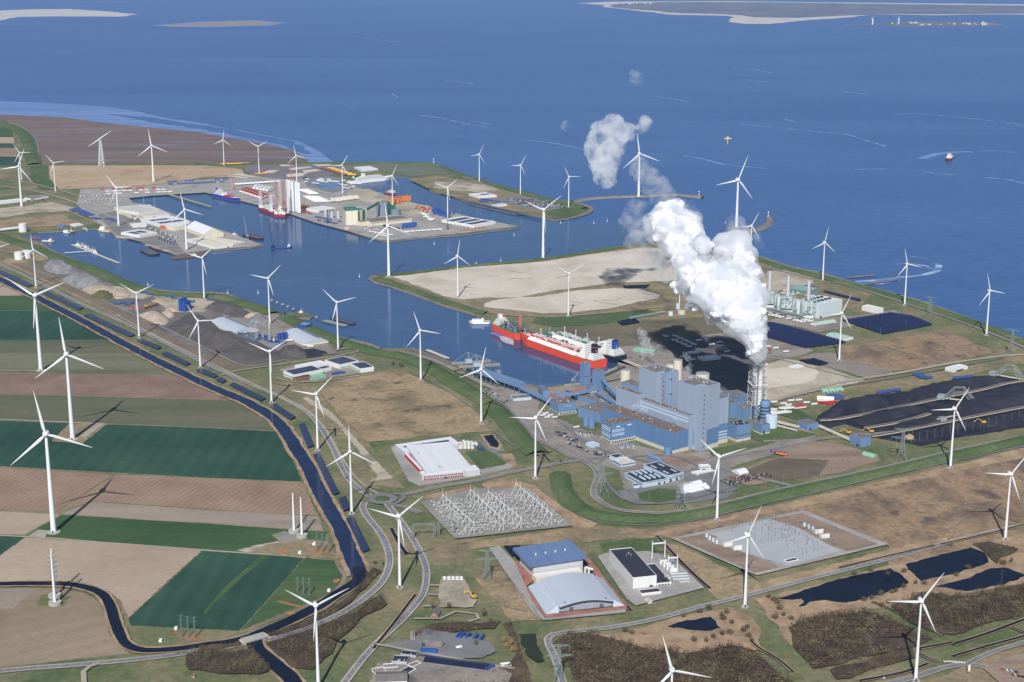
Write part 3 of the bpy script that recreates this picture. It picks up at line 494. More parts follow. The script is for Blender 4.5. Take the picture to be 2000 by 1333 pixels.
road('ditch_water', [(1500,792),(1600,765),(1757,739),(1870,718),(1960,702)], 5, gmat('ditch',[S(84,96,98),S(100,108,104)],.02), edge=False)
road('sand_track', [(1450,690),(1530,705),(1600,724),(1680,742)], 5, G_PATH, edge=False)
road('sand_track', [(1697,673),(1750,690),(1850,712)], 4, G_PATH, edge=False)
road('sand_track', [(900,600),(940,610),(1000,618),(1060,620),(1110,619),(1200,611),(1300,600),(1400,590)], 5, G_PATH, edge=False)
road('sand_track', [(770,545),(830,567),(890,590),(940,607)], 4, G_PATH, edge=False)
road('sand_track', [(1480,580),(1540,565),(1606,552)], 5, G_PATH, edge=False)
road('storage_wall_path', [(44,517),(126,554),(225,599),(315,640),(400,680),(480,716),(560,704),(668,690)], 3, G_PATH, edge=False)
road('yard_road', [(432,735),(470,725),(560,712),(640,700),(700,688),(690,680),(655,686)], 5, G_PATH, edge=False)
road('yard_road', [(540,740),(575,748),(640,745),(735,730)], 4.5, G_PATH, edge=False)
road('harbour_road', [(-60,360),(40,370),(120,388),(190,415),(260,440),(330,470)], 9, G_PATH, edge=False)
road('harbour_road', [(-60,350),(40,356),(120,374),(200,400),(280,428),(400,466)], 7, G_PATH, edge=False)
road('harbour_road', [(0,325),(80,325),(140,322)], 5, G_PATH, edge=False)
road('harbour_road', [(140,371),(240,366),(300,362),(360,354),(420,345),(470,345),(560,362),(640,380),(720,400),(800,424),(880,440)], 8, G_PATH, edge=False)
road('harbour_road', [(840,322),(900,345),(960,366),(1020,385),(1080,402),(1125,408)], 6, G_PATH, edge=False)
road('harbour_road', [(-60,425),(60,412),(130,414),(170,430),(210,445)], 5, G_PATH, edge=False)
road('jetty_road', [(546,620),(575,618),(608,618)], 8, G_ASPH, edge=False)
road('coastal_quay_road', [(775,686),(840,703),(900,729),(940,750),(975,765)], 14, G_YARD, edge=False)
road('parking_road', [(1700,1345),(1780,1328),(1840,1308),(1880,1300),(1920,1305),(1960,1325),(1990,1345)], 7)
road('parking_road', [(1890,1300),(1930,1280),(2000,1258),(2150,1220)], 5)
road('farm_road', [(165,1345),(163,1315),(175,1305),(195,1298)], 6, G_PATH, edge=False)
for pl in [[(100,1301),(135,1320),(150,1345)], [(250,1295),(255,1292),(280,1310)]]: pass
# roundabout
ra = G(747,977); rb = MB(); z = nextz()
for rr, mm, hh in ((20,0,0), ):
    rb._add([(ra.x+math.cos(a)*22, ra.y+math.sin(a)*22, z) for a in [i*math.pi/18 for i in range(36)]], [tuple(range(36))])
tag(rb.build('roundabout_road', G_ASPH), kind='structure')
rb = MB(); z = nextz(); rb._add([(ra.x+math.cos(a)*12, ra.y+math.sin(a)*12, z) for a in [i*math.pi/18 for i in range(36)]], [tuple(range(36))]); tag(rb.build('roundabout_island_grass', G_DIKE), kind='structure')
strip('roundabout_road', [(757,990),(775,985),(790,975),(786,968),(768,967)], 7, G_ASPH)
# ---------------- canals and ditches ----------------
CAN = [(-200,470),(-40,529),(0,547),(67,580),(158,627),(270,688),(400,752),(470,782),(512,804),(537,822),(559,848),(580,880),(603,918),(625,965),(648,1005),(668,1042),(683,1078),(695,1107),(703,1126)]
strip('reed_fringe', CAN, 33, G_REED, jag=2.0, step=8); strip('canal', CAN, 22, W_CANAL, jag=1.2, step=8)
CAN2 = [(703,1122),(695,1142),(662,1165),(603,1200),(535,1230),(479,1249),(440,1258),(400,1263),(360,1269),(315,1273),(270,1272),(243,1257),(228,1226),(218,1195),(208,1172),(191,1158),(158,1148),(112,1143),(0,1144),(-200,1150)]
strip('reed_fringe', CAN2,19, G_REED, jag=1.5, step=8); strip('canal', CAN2,12.5, W_DARK, jag=.8, step=8)
strip('canal', [(700,1110),(702,1130),(693,1142),(660,1163),(620,1188),(560,1218),(520,1236),(497,1245)], 18, W_DARK, jag=.8, step=8)
CAN3 = [(497,1247),(500,1268),(530,1295),(560,1320),(580,1345),(600,1380)]
strip('reed_fringe', CAN3,26, G_REED, jag=1.5, step=8); strip('canal', CAN3,19, W_DARK, jag=.8, step=8)
for px, w in [([(1860,1262),(1930,1240),(2020,1207),(2200,1150)], 4.5),([(1795,1270),(1860,1258)], 4),([(1862,1285),(1930,1265),(2020,1240),(2150,1200)], 4),([(1680,1333),(1760,1318),(1812,1300)], 4),([(1796,1280),(1815,1290),(1835,1296)], 3),([(1703,1178),(1740,1193),(1772,1208)], 3),([(1798,1220),(1820,1232),(1843,1244)], 3),([(1975,1228),(2000,1238),(2030,1250)], 3),
              ([(1283,1050),(1320,1090),(1360,1130),(1386,1152)], 4),([(985,1107),(1020,1145),(1055,1200)], 3),([(1135,1085),(1180,1140),(1232,1195)], 3),([(730,1270),(770,1220),(800,1180),(812,1165)], 3.5),([(764,1035),(780,1065),(794,1085)], 5),([(1640,1112),(1740,1088),(1825,1068)], 3),([(1838,1066),(1960,1038),(2100,1000)], 3),([(1466,1255),(1480,1268),(1520,1292),(1548,1315)], 3)]:
    strip('reed_fringe', px, w+3, G_REED, jag=.5, step=10); strip('drainage_ditch', px, w, W_DARK, step=10)
patch('pond', [(983,1070),(1015,1068),(1025,1085),(1000,1090)], W_DARK)
patch('dark_green_patch', [(1013,1243),(1045,1242),(1052,1270),(1065,1295),(1050,1298),(1028,1285)], gmat('dark_green_ground', [S(34,46,42), S(56,66,50)], .03), amp=2)  # ground patch in plain dark green
patch('pond', [(1570,560),(1580,560),(1600,563),(1590,566)], W_DARK, amp=1)
patch('pond', [(1205,630),(1240,623),(1250,632),(1215,638)], W_DARK, amp=1)
patch('pond', [(1560,706),(1590,702),(1620,712),(1600,717),(1575,712)], W_DARK, amp=1)
patch('pond', [(1215,560),(1270,558),(1262,564),(1220,565)], W_DARK, amp=1)
patch('parking_lot', [(1920,1310),(1960,1290),(2060,1265),(2200,1330),(2100,1420),(1990,1370)], G_SOIL)
ZT = nextz(0.02)
# ---------------- wind turbines ----------------
WHITE = pmat('turbine_white', S(232,234,236),.45,.03,.05)
WHITEB = pmat('blade_white', S(226,228,230),.4,.02,.05)
CONC = pmat('concrete', S(176,172,164),.9,.1,.3)
DARK = pmat('dark_metal', S(70,72,78),.7,.1)
TUR = [(105,1040,145.0,65,10,110),(142,858,147.0,65,8,114),(80,724,150.0,65,4,66),(70.5,562,94.0,41,-4,117),(-5,563,98.0,41,10,74),(272,660,97.0,41,16,65),(391.6,719,95.0,41,16,90),(530.5,787,96.0,41,8,57),(527,634,104.0,41,12,45),(660.5,683.5,100.0,41,10,76),(822,744,99.0,41,14,102),(940,827,97.0,41,10,12),(1045.5,935,98.0,41,10,36),(620.6,880,96.0,41,10,43),(687,1003.6,95.0,41,6,119),(781,1148,97.0,41,12,51),(622,1345,99.0,41,18,66),(1400,1016.5,96.0,41,10,74),(1454.8,1185.7,95.0,41,28,25),(1788,1330,96.0,41,6,34),(1963,1054.5,96.0,41,12,38),(1856,914.7,98.0,41,10,31),(1308,1475,94.0,41,8,104),(1638.7,706,99.0,41,18,26),(1766.6,597,98.0,41,20,104),(1926.4,655.4,98.0,41,22,103),(1606.8,549.5,98.0,41,22,11),(1438.2,445,144.0,76,18,21),(1465,517,103.0,41,16,28),(1247.3,385,146.0,76,12,111),(1110.6,407,102.0,41,28,92),(1016.5,380.4,100.0,41,32,33),(936.2,356.3,100.0,41,36,27),(1060.7,506,133.0,63,26,56),(894.1,581.5,100.0,41,28,8),(1110,619.4,99.0,41,26,64),(759.5,540.6,130.0,63,20,113),(874.5,429,99.0,41,14,51),(766.8,404,100.0,41,36,26),(669.4,380,100.0,41,16,31),(580,357,98.0,41,10,108),(506.2,339.8,102.0,41,10,61),(437.8,323.6,99.0,41,12,8),(300,356.3,132.0,63,4,113),(108.5,375.4,100.0,41,12,80),(42.3,404.7,132.0,63,6,22),(42.3,352.9,101.0,41,12,90),(231.9,442,116.0,52,-14,83),(364.7,489.1,114.0,52,14,109),(399,585,100.0,41,-6,47)]
TLAB = ['tall white wind turbine in the green strip, nearest of the three giant field turbines', 'tall white wind turbine on a gravel yard in the dark green crop, middle giant', 'tall white wind turbine by the thin sown field, rearmost of the three field giants',
'white wind turbine beside the road near the two white storage tanks', 'white wind turbine just outside the left edge with only one blade reaching into view', 'white wind turbine beside the canal road below the sand heaps',
'white wind turbine beside the canal road below the dark spoil heap', 'white wind turbine on the canal verge left of the green and white factory', 'white wind turbine rising behind the blue silos of the asphalt plant', 'white wind turbine at the end of the white vaulted warehouse beside the water',
'white wind turbine on the dry meadow edge below the coal jetty', 'white wind turbine beside the road below the blue conveyor', 'white wind turbine at the road junction above the switchyard full of masts', 'white wind turbine between canal road and narrow solar fields above the roundabout',
'white wind turbine beside the roundabout, left of it', 'white wind turbine standing between the two roads just below the roundabout', 'white wind turbine by the leafless wood, cut by the bottom edge', 'white wind turbine on the dike slope in front of the dark roofed workshop',
'white wind turbine in front of the open grey switchyard beside the marsh road', 'white wind turbine at the bottom right near the parking lot, shadow on the wood', 'white wind turbine on the reddish heath near the right edge', 'white wind turbine on the dike in front of the coal yard',
'white wind turbine head rising out of the wood at the bottom edge', 'white wind turbine between the two wide solar fields and the wet ground', 'white wind turbine on the sea dike beside the foaming water outlet', 'white wind turbine on the sea dike nearest the right edge',
'white wind turbine on the sea dike above the pale green power station', 'tall white wind turbine at the foot of the short curved breakwater', 'white wind turbine half hidden by the right lobe of the steam plume', 'tall white wind turbine standing on the long breakwater',
'white wind turbine at the tip of the pier beside the parked cars', 'white wind turbine in the middle of the outer pier dike', 'white wind turbine at the landward end of the outer pier dike', 'tall white wind turbine on the waterside edge of the large sand field',
'white wind turbine at the left part of the large sand field', 'white wind turbine at the lower edge of the small sand field', 'tall white wind turbine on the rounded west tip of the sandy peninsula', 'white wind turbine beside the blue container stacks on the pier',
'white wind turbine rising behind the orange container wall and grey silo', 'white wind turbine beside the ferry berth on the pier', 'white wind turbine rising behind the upright white tower sections', 'white wind turbine on the dark paving with two blades spread like a V',
'white wind turbine beside the row of yellow steel piles', 'tall white wind turbine on the tan rough ground beside the tidal mud', 'white wind turbine by the lattice mast at the edge of the tan ground', 'tall white wind turbine beside the tan plots at the left edge',
'white wind turbine just behind the taller one at the left edge', 'white wind turbine on the grey quay beside the cream warehouses', 'white wind turbine on the quay corner beside the white tent shaped shed', 'white wind turbine on the harbour dike behind the blue concrete plant']
def blade_mesh(R, big):
    mb = MB(); n = 8; secs = []
    c_root = R*.034; c_max = R*(.075 if not big else .07)
    for k in range(15):
        t = k/14; r = R*(.02+.98*t)
        if t < .12: ch = c_root+(c_max-c_root)*(t/.12); th = c_root*(1-.35*t/.12)
        else: u = (t-.12)/.88; ch = c_max*(1-u)**.85+R*.006; th = ch*.2+R*.003*(1-u)
        tw = math.radians(18*(1-t)**2); bend = -R*.02*t*t
        for i in range(n):
            a = 2*math.pi*i/n; x = math.cos(a)*ch*.5-ch*.12*min(1, t*8); y = math.sin(a)*th*.5
            secs.append((x*math.cos(tw)-y*math.sin(tw), x*math.sin(tw)+y*math.cos(tw)+bend, r))
    fs = [(k*n+i, k*n+(i+1) % n, (k+1)*n+(i+1) % n, (k+1)*n+i) for k in range(14) for i in range(n)]
    mb._add(secs, fs, True); mb._add(secs[-n:], [tuple(range(n))]); return mb
TPROTO = {}
def only_mesh(mb, nm, m): o = mb.build(nm, m); me = o.data; bpy.data.objects.remove(o); return me
def turbine(i, px, py, H, R, yaw, ang, blades=3):
    g = G(px, py); key = (H, R)
    root = empty('wind_turbine', (g.x, g.y, 0),0, TLAB[i], 'wind turbine', 'wind turbines')
    if key not in TPROTO:
        big = H > 106; rb_, rt = (R*.052, R*.026) if not big else (R*.062, R*.032)
        prof = []; 
        for k in range(9): t = k/8; prof.append((rt+(rb_-rt)*(1-t)**1.35, t*(H-1.5)))
        tw = MB().lathe(0,0, prof, 20)
        bs = MB().lathe(0,0, [(rb_*2.3,-.5),(rb_*2.3,.9),(rb_*1.2,1.2)], 24, sm=False); 
        dr = MB(); dr.box(-.9,-rb_*1.02-.3,.9,.9,-rb_*.9,4.0); dr.box(-1.6,-rb_*1.05-1.6,.9,1.6,-rb_*.95,1.6)
        s = R/41.0; na = MB(); q = []
        # egg shaped nacelle swept along y
        pr = [(0,6.6),(1.1,6.3),(2.0,5.2),(2.6,3.2),(2.9,.8),(3.0,-1.2),(2.7,-2.0)]
        vs = []; n = 16
        for r, y in pr:
            for k in range(n): a = 2*math.pi*k/n; vs.append((r*s*math.cos(a), y*s+1.2*s, r*s*math.sin(a)))
        na._add(vs, [(k*n+j, (k+1)*n+j, (k+1)*n+(j+1) % n, k*n+(j+1) % n) for k in range(len(pr)-1) for j in range(n)], True)
        na.box(-.25*s, 3.5*s, 2.6*s, .25*s, 4.1*s, 4.0*s)
        hb = MB(); pr = [(2.75,1.1),(2.7,.2),(2.2,-1.2),(1.3,-2.3),(0.1,-2.8)]; vs = []
        for r, y in pr:
            for k in range(n): a = 2*math.pi*k/n; vs.append((r*s*math.cos(a), y*s-1.6*s, r*s*math.sin(a)))
        hb._add(vs, [(k*n+j, (k+1)*n+j, (k+1)*n+(j+1) % n, k*n+(j+1) % n) for k in range(len(pr)-1) for j in range(n)], True)
        TPROTO[key] = (tw, bs, dr, na, hb, blade_mesh(R, big), s)
        TPROTO[key] = [only_mesh(x, nm, mm) if isinstance(x, MB) else x for x, nm, mm in zip(TPROTO[key], ['tower','foundation','door_step','nacelle','hub','blade','s'], [WHITE, CONC, DARK, WHITE, WHITEB, WHITEB, None])]
    P = TPROTO[key]; s = P[6]
    def part(nm, me, par, loc=(0,0,0), rot=(0,0,0)):
        o = bpy.data.objects.new(nm, me); COL.objects.link(o); o.parent = par; o.location = loc; o.rotation_euler = rot; return o
    part('tower', P[0], root); part('foundation', P[1], root); part('door_step', P[2], root)
    yr = math.radians(yaw)
    part('nacelle', P[3], root, (0,0,H),(0,0,yr))
    hub = part('hub', P[4], root, (-math.sin(yr)*-1*1.6*s*0,0, H),(0,0,yr))
    for k in range(blades):
        part('blade', P[5], hub, (0,-1.9*s,0),(0, math.radians(ang+k*360/blades),0))
    return root
for i, T in enumerate(TUR): turbine(i, *T)
# two bladed turbine on a lattice tower
def lattice_legs(mb, H, b, t, n, w=.25, z0=0):
    cs = lambda z: b+(t-b)*z/H
    zs = [H*(1-(1-k/n)**1.15) for k in range(n+1)]
    for k in range(n):
        a, c = cs(zs[k]), cs(zs[k+1]); q0 = [(-a,-a),(a,-a),(a,a),(-a,a)]; q1 = [(-c,-c),(c,-c),(c,c),(-c,c)]
        for j in range(4):
            p0 = (*q0[j], zs[k]+z0); p1 = (*q1[j], zs[k+1]+z0); n0 = (*q0[(j+1)%4], zs[k]+z0); n1 = (*q1[(j+1)%4], zs[k+1]+z0)
            mb.beam(p0, p1, w*1.3); mb.beam(p0, n1, w*.8); mb.beam(n0, p1, w*.8); mb.beam(p1, n1, w*.8)
g = G(199.3,325); root = empty('lattice_wind_turbine', (g.x, g.y, 0),0, 'wind turbine with two blades on a white lattice tower beside the tidal mud', 'wind turbine', 'wind turbines')
H = HT(199.3,325,271); mb = MB(); lattice_legs(mb, H-4,11,3.0,8,1.0); mb.build('lattice_tower', WHITE, root)
mb = MB(); mb.box(-3,-5,H-4,3,7,H+3); mb.build('nacelle', WHITE, root)
hb = MB().lathe(0,0,[(2.6,-2.6),(2.6,2.6)],12).build('hub', WHITEB, root, (0,-6,H))
bm_ = blade_mesh(58, True).build('blade', WHITEB, hb); bm_.rotation_euler = (0, math.radians(57),0)
b2 = bm_.copy(); COL.objects.link(b2); b2.parent = hb; b2.rotation_euler = (0, math.radians(237),0)
# faraway turbines on the island
for (bx, by, hy), lb in zip([(1704,48.6,37),(1755,47,36),(1919,50,42)], ['tiny wind turbine on the left of the far harbour spit','tiny wind turbine in the middle of the far harbour spit','slim white lighthouse like turbine mast at the right end of the far spit']):
    g = G(bx, by); H = HT(bx, by, hy); root = empty('distant_wind_turbine', (g.x, g.y, 0),0, lb, 'wind turbine', 'far turbines on the island spit')
    MB().lathe(0,0,[(9,0),(5,H)],8).build('tower', WHITE, root)
    if bx < 1900:
        for k in range(3):
            b = blade_mesh(H*.5, True).build('blade', WHITEB, root, (0,-5,H)); b.scale = (2.2,1,1); b.rotation_euler = (0, math.radians(20+120*k),0)
# ---------------- materials for buildings ----------------
BLUE = panel_mat('blue_cladding', S(110,140,176),3.2,.93, var=.05)
BLUED = panel_mat('deep_blue_cladding', S(98,130,170),3.2,.92, var=.06)
GREYB = panel_mat('grey_blue_cladding', S(152,165,186),3.6,.95, var=.04)
PALEB = panel_mat('pale_blue_cladding', S(186,204,220),3.0,.95, var=.03)
BAND = pmat('pale_band', S(196,214,232),.5,.04)
ROOFG = pmat('grey_roof_felt', S(120,114,112),.9,.14,.12, streak=False)
ROOFB = pmat('brown_roof_gravel', S(118,102,96),.95,.16,.15, streak=False)
ROOFD = pmat('dark_roof', S(52,54,66),.6,.1,.1, streak=False)
ROOFW = panel_mat('white_roof', S(222,224,228),6,.96, axis='X', var=.04)
CREAM = panel_mat('cream_wall', S(222,214,192),4,.94, var=.05)
WALLW = panel_mat('white_wall', S(226,226,224),5,.94, var=.03)
SILVER = panel_mat('silver_roof', S(186,194,206),5,.95, axis='X', var=.03, rough=.4)
SILVW = panel_mat('silver_wall', S(196,198,204),4,.9, var=.03)
PLINTH = pmat('concrete_plinth', S(206,200,184),.85,.1,.2)
PVM = panel_mat('solar_panel_roof', S(38,43,68),2.2,.6, axis='Y', rough=.3, width=.1, var=.1)
WIN = pmat('window_glass', S(40,48,62),.15,.2,.5)
STEEL = pmat('galvanised_steel', S(150,158,162),.5,.12,.4)
STEELD = pmat('dark_steel', S(96,104,110),.6,.12,.4)
PGREEN = panel_mat('pale_green_cladding', S(206,219,221),3,.95, var=.03)
GREEN = panel_mat('green_cladding', S(48,122,98),3,.92)
GREENP = panel_mat('light_green_cladding', S(140,186,160),3,.92)
BLUEP = pmat('bright_blue_paint', S(48,86,162),.5,.12)
BLUEC = pmat('container_blue', S(60,92,150),.6,.2,.2)
ORANGE = pmat('orange_paint', S(212,122,62),.6,.12)
YELLOW = pmat('yellow_paint', S(222,176,64),.6,.1)
REDP = pmat('red_paint', S(188,58,46),.5,.12)
GREYT = panel_mat('grey_silo', S(128,140,158),2.4,.9, axis='Z', var=.05)
CREAMT = panel_mat('cream_silo', S(218,210,192),7,.85, axis='Z', var=.03)
WTANK = panel_mat('pale_tank', S(200,216,230),2.6,.86, axis='Z', var=.03, width=.14)
def frame(A, B, C, z=0.0):
    a, b, c = G(*A, z), G(*B, z), G(*C, z); a.z = b.z = c.z = 0
    d = (b-a); L = d.length; d.normalize(); n = Vector((-d.y, d.x, 0)); W = (c-a).dot(n)
    if W < 0: a, b = b, a; d = -d; n = -n; W = -W; 
    return a, math.atan2(d.y, d.x), L, W
def walls(mb, L, W, z0, z1, x0=0, y0=0):
    mb.prism([(x0, y0),(x0+L, y0),(x0+L, y0+W),(x0, y0+W)], z0, z1, cap=False)
def rooftop(mb, L, W, z, par=.9, x0=0, y0=0, t=.4):
    mb._add([(x0+t, y0+t, z-par),(x0+L-t, y0+t, z-par),(x0+L-t, y0+W-t, z-par),(x0+t, y0+W-t, z-par)], [(0,1,2,3)])
def parapet(mb, L, W, z, par=.9, x0=0, y0=0, t=.4):
    X0, Y0, X1, Y1 = x0, y0, x0+L, y0+W
    o = [(X0, Y0),(X1, Y0),(X1, Y1),(X0, Y1)]; i = [(X0+t, Y0+t),(X1-t, Y0+t),(X1-t, Y1-t),(X0+t, Y1-t)]
    vs = [(p[0], p[1], z) for p in o]+[(p[0], p[1], z) for p in i]+[(p[0], p[1], z-par) for p in i]
    mb._add(vs, [(0,1,5,4),(1,2,6,5),(2,3,7,6),(3,0,4,7),(4,5,9,8),(5,6,10,9),(6,7,11,10),(7,4,8,11)])
def face_box(side, L, W, x0, x1, z0, z1, out=.2, x_=0, y_=0):
    """a flat box lying on a wall: side 0 y=0,1 x=L, 2 y=W, 3 x=0; x0..x1 along that wall"""
    if side == 0: return (x_+x0, y_-out, z0, x_+x1, y_+.05, z1)
    if side == 1: return (x_+L-.05, y_+x0, z0, x_+L+out, y_+x1, z1)
    if side == 2: return (x_+x0, y_+W-.05, z0, x_+x1, y_+W+out, z1)
    return (x_-out, y_+x0, z0, x_+.05, y_+x1, z1)
def building(name, label, cat, A, B, C, H, wall, roof, top=False, z0=0.0, plinth=0, bands=(), doors=(), wins=(), vents=0, skyl=None, upper=None, group=None, roofkind='flat', rise=3, root=None, par=.9, pv=None, stripmat=None):
    """bands: (side, u0, u1, z0, z1) fractions along the wall / metres high; doors the same; wins: (side, u0, u1, z0, z1, n)"""
    a, rz, L, W = frame(A, B, C, H if top else z0)
    if root is None:
        root = empty(name, (a.x, a.y, 0), rz, label, cat, group); ox = Matrix.Identity(4)
        mk = lambda mb, nm, m: mb.build(nm, m, root)
    zb = z0+plinth
    mb = MB(); walls(mb, L, W, zb, H if upper is None else upper[0])
    if roofkind == 'gable':
        mb._add([(0,0,H),(0,W,H),(0,W/2,H+rise)], [(0,2,1)]); mb._add([(L,0,H),(L,W,H),(L,W/2,H+rise)], [(0,1,2)])
    if roofkind == 'gabley':
        mb._add([(0,0,H),(L,0,H),(L/2,0,H+rise)], [(0,1,2)]); mb._add([(0,W,H),(L,W,H),(L/2,W,H+rise)], [(0,2,1)])
    if roofkind == 'flat': parapet(mb, L, W, H, par) if upper is None else None
    mk(mb, 'wall', wall)
    if upper is not None:
        mb = MB(); walls(mb, L, W, upper[0], H); parapet(mb, L, W, H, par); mk(mb, 'upper_wall', upper[1])
    if plinth: mb = MB(); walls(mb, L+.4, W+.4, z0-.5, zb, -.2,-.2); mb._add([(-.2,-.2,zb),(L+.2,-.2,zb),(L+.2,W+.2,zb),(-.2,W+.2,zb)], [(0,1,2,3)]); mk(mb, 'plinth', PLINTH)
    mb = MB()
    if roofkind == 'flat': rooftop(mb, L, W, H, par)
    elif roofkind == 'gable':
        o = .6; mb._add([(-o,-o,H-.2),(L+o,-o,H-.2),(L+o,W/2,H+rise+.15),(-o,W/2,H+rise+.15),(-o,W+o,H-.2),(L+o,W+o,H-.2)], [(0,1,2,3),(3,2,5,4)])
    elif roofkind == 'gabley':
        o = .6; mb._add([(-o,-o,H-.2),(L/2,-o,H+rise+.15),(L/2,W+o,H+rise+.15),(-o,W+o,H-.2),(L+o,-o,H-.2),(L+o,W+o,H-.2)], [(0,1,2,3),(1,4,5,2)])
    elif roofkind == 'arch':
        n = 10; vs = []
        for k in range(n+1):
            t = k/n; y = W*t; zz = H+rise*math.sin(math.pi*t)
            vs += [(-.4, y, zz),(L+.4, y, zz)]
        mb._add(vs, [(2*k, 2*k+1,2*k+3,2*k+2) for k in range(n)])
        mb._add([(-.3, W*k/n, H+rise*math.sin(math.pi*k/n)) for k in range(n+1)], [tuple(range(n, -1,-1))]); mb._add([(L+.3, W*k/n, H+rise*math.sin(math.pi*k/n)) for k in range(n+1)], [tuple(range(n+1))])
    mk(mb, 'roof', roof)
    lw = (L, W, L, W)
    for nm, lst, m, out in (('wall_band', bands, stripmat or BAND, .15),('door', doors, DARK, .2)):
        for s, u0, u1, za, zc in lst:
            b = MB(); b.box(*face_box(s, L, W, lw[s]*u0, lw[s]*u1, za, zc, out)); mk(b, nm, m)
    for s, u0, u1, za, zc, n in wins:
        l = lw[s]; st = l*(u1-u0)/n
        b = MB()
        for k in range(n): b.box(*face_box(s, L, W, l*u0+st*(k+.18), l*u0+st*(k+.82), za, zc, .28))
        mk(b, 'window', WIN)
    rnd = random.Random(int(L*100+W))
    for k in range(vents):
        b = MB(); x, y = rnd.uniform(.06,.92)*L, rnd.uniform(.1,.85)*W; s = rnd.uniform(.7,1.6)
        if rnd.random() < .5: b.lathe(x, y, [(s*.6, H-par),(s*.6, H+s*.9),(s*.8, H+s),(s*.8, H+s*1.3)], 8)
        else: b.box(x, y, H-par, x+s*1.6, y+s*1.2, H+s*.5)
        mk(b, 'roof_vent', STEEL if rnd.random() < .6 else PLINTH)
    if skyl:
        nx, ny, lx, ly = skyl
        for i in range(nx):
            for j in range(ny):
                b = MB(); x = L*(i+.5)/nx; y = W*(j+.5)/ny; b.box(x-lx/2, y-ly/2, H-par, x+lx/2, y+ly/2, H-par+.6); mk(b, 'skylight', BAND)
    if pv:
        for x0, y0, x1, y1 in pv: b = MB(); b.box(L*x0, W*y0, H-par, L*x1, W*y1, H-par+.35); mk(b, 'solar_array', PVM)
    root['L'] = L; root['W'] = W
    return root, L, W
def cyl_thing(name, label, cat, px, py, r, H, mat, group=None, dome=.12, top=None, n=20, z0=0, rim=True):
    g = G(px, py, z0); root = empty(name, (g.x, g.y, 0),0, label, cat, group)
    MB().lathe(0,0, [(r, z0-.3),(r, H)], n, cap=False).build('shell', mat, root)
    MB().lathe(0,0, [(r*1.01, H),(r*.6, H+r*dome*.8),(0.05, H+r*dome)], n).build('roof', top or mat, root)
    if rim:
        mb = MB(); 
        for k in range(10):
            a = k*math.pi*2/10; mb.beam((r*math.cos(a), r*math.sin(a), H),(r*math.cos(a), r*math.sin(a), H+1.2),.08)
        mb.build('railing', STEEL, root)
    return root
# ================= coal fired power station =================
H1 = HT(1316,887,846); H0 = HT(1193,869,830); HB = HT(1371,882,757.5)
def HTz(px, py, z, ty): g = G(px, py, z); d = ray(px, ty); return CAM_H+d[2]*g.y/d[1]
H2 = HTz(1346.7,839, H1,812)
building('turbine_hall', 'long blue turbine hall with brown gravel roof along the front of the power station', 'power station hall', (1316,846),(1175,796),(1346,838.5), H1, BLUED, ROOFB, top=True, plinth=6, vents=26)
building('office_block', 'blue office block with pale window panels at the front corner of the power station', 'office building', (1193.8,829.5),(1244.7,820.5),(1164.5,822), H0, BLUED, ROOFB, top=True, plinth=6.5, vents=12,
   bands=[(0,.05,.5,13.5,17.5),(0,.05,.5,20.5,24.5),(0,.2,.35,27.5,30),(0,.62,.78,27.5,30),(3,.12,.88,9.5,17.5),(3,.12,.88,20.5,28)], wins=[(0,.06,.49,15,16.4,6),(0,.06,.49,22,23.4,6),(3,.15,.85,10.6,12.2,4),(3,.15,.85,14.4,16.6,4),(3,.15,.85,21.6,23,4),(3,.15,.85,25,26.6,4),(0,.03,.97,1.5,4.5,11),(3,.05,.95,1.5,4.5,8)])
building('bunker_block', 'long grey blue block with two pale stripes stepping up behind the brown roofed hall', 'power station hall', (1346.7,812),(1203.5,761.5),(1358.7,809.5), H2, GREYB, ROOFB, top=True, vents=22)
for nm in ('turbine_hall', 'bunker_block'):
    r = bpy.data.objects[nm]; L, W = r['L'], r['W']
    # long stripes on the side that faces the camera
    side = 2 if (r.matrix_basis @ Vector((0, W, 0))).y < r.location.y else 0
    f = (lambda a0, a1, b0, b1: MB().box(*face_box(side, L, W, L*a0, L*a1, b0, b1,.2)).build('wall_band', BAND, r))
    if nm == 'turbine_hall': f(.03,.2,7.5,9.3); f(.22,.48,7.5,9.3)
    else: f(.01,.99, H2-13, H2-10.5); f(.01,.99, H2-7, H2-5); f(.35,.45, H1+9, H1+11); f(.35,.45, H1+4.5, H1+6.5)
building('raised_bunker_end', 'higher grey blue end piece at the left of the striped block', 'power station hall', (1247.7,771),(1203.5,756),(1262,769), H2+7, GREYB, ROOFB, top=True, vents=7)
building('boiler_house', 'tall grey blue boiler tower with flat roof, left of the two', 'boiler tower', (1291,731),(1248.5,717),(1319,721.5), HB, BLUED, ROOFG, top=True, upper=(34, GREYB), vents=14, par=2)
building('boiler_house', 'tall grey blue boiler tower with flat roof, right and nearer of the two', 'boiler tower', (1370,757.5),(1325,744),(1398.5,746), HB, BLUED, ROOFG, top=True, upper=(34, GREYB), vents=14, par=2, plinth=7)
HA = HT(1423,864,775.5)
building('boiler_annex', 'grey blue annex with blue foot and pale stripes joined to the right boiler tower', 'power station hall', (1400,780),(1423.7,775.3),(1388,769), HA, BLUED, ROOFG, top=True, upper=(34, GREYB), plinth=7, vents=3, bands=[(0,.1,.95,9,11),(0,.1,.95,14,16),(0,.1,.95,19,21)])
g1 = G(1371,883); g2 = G(1382,881)
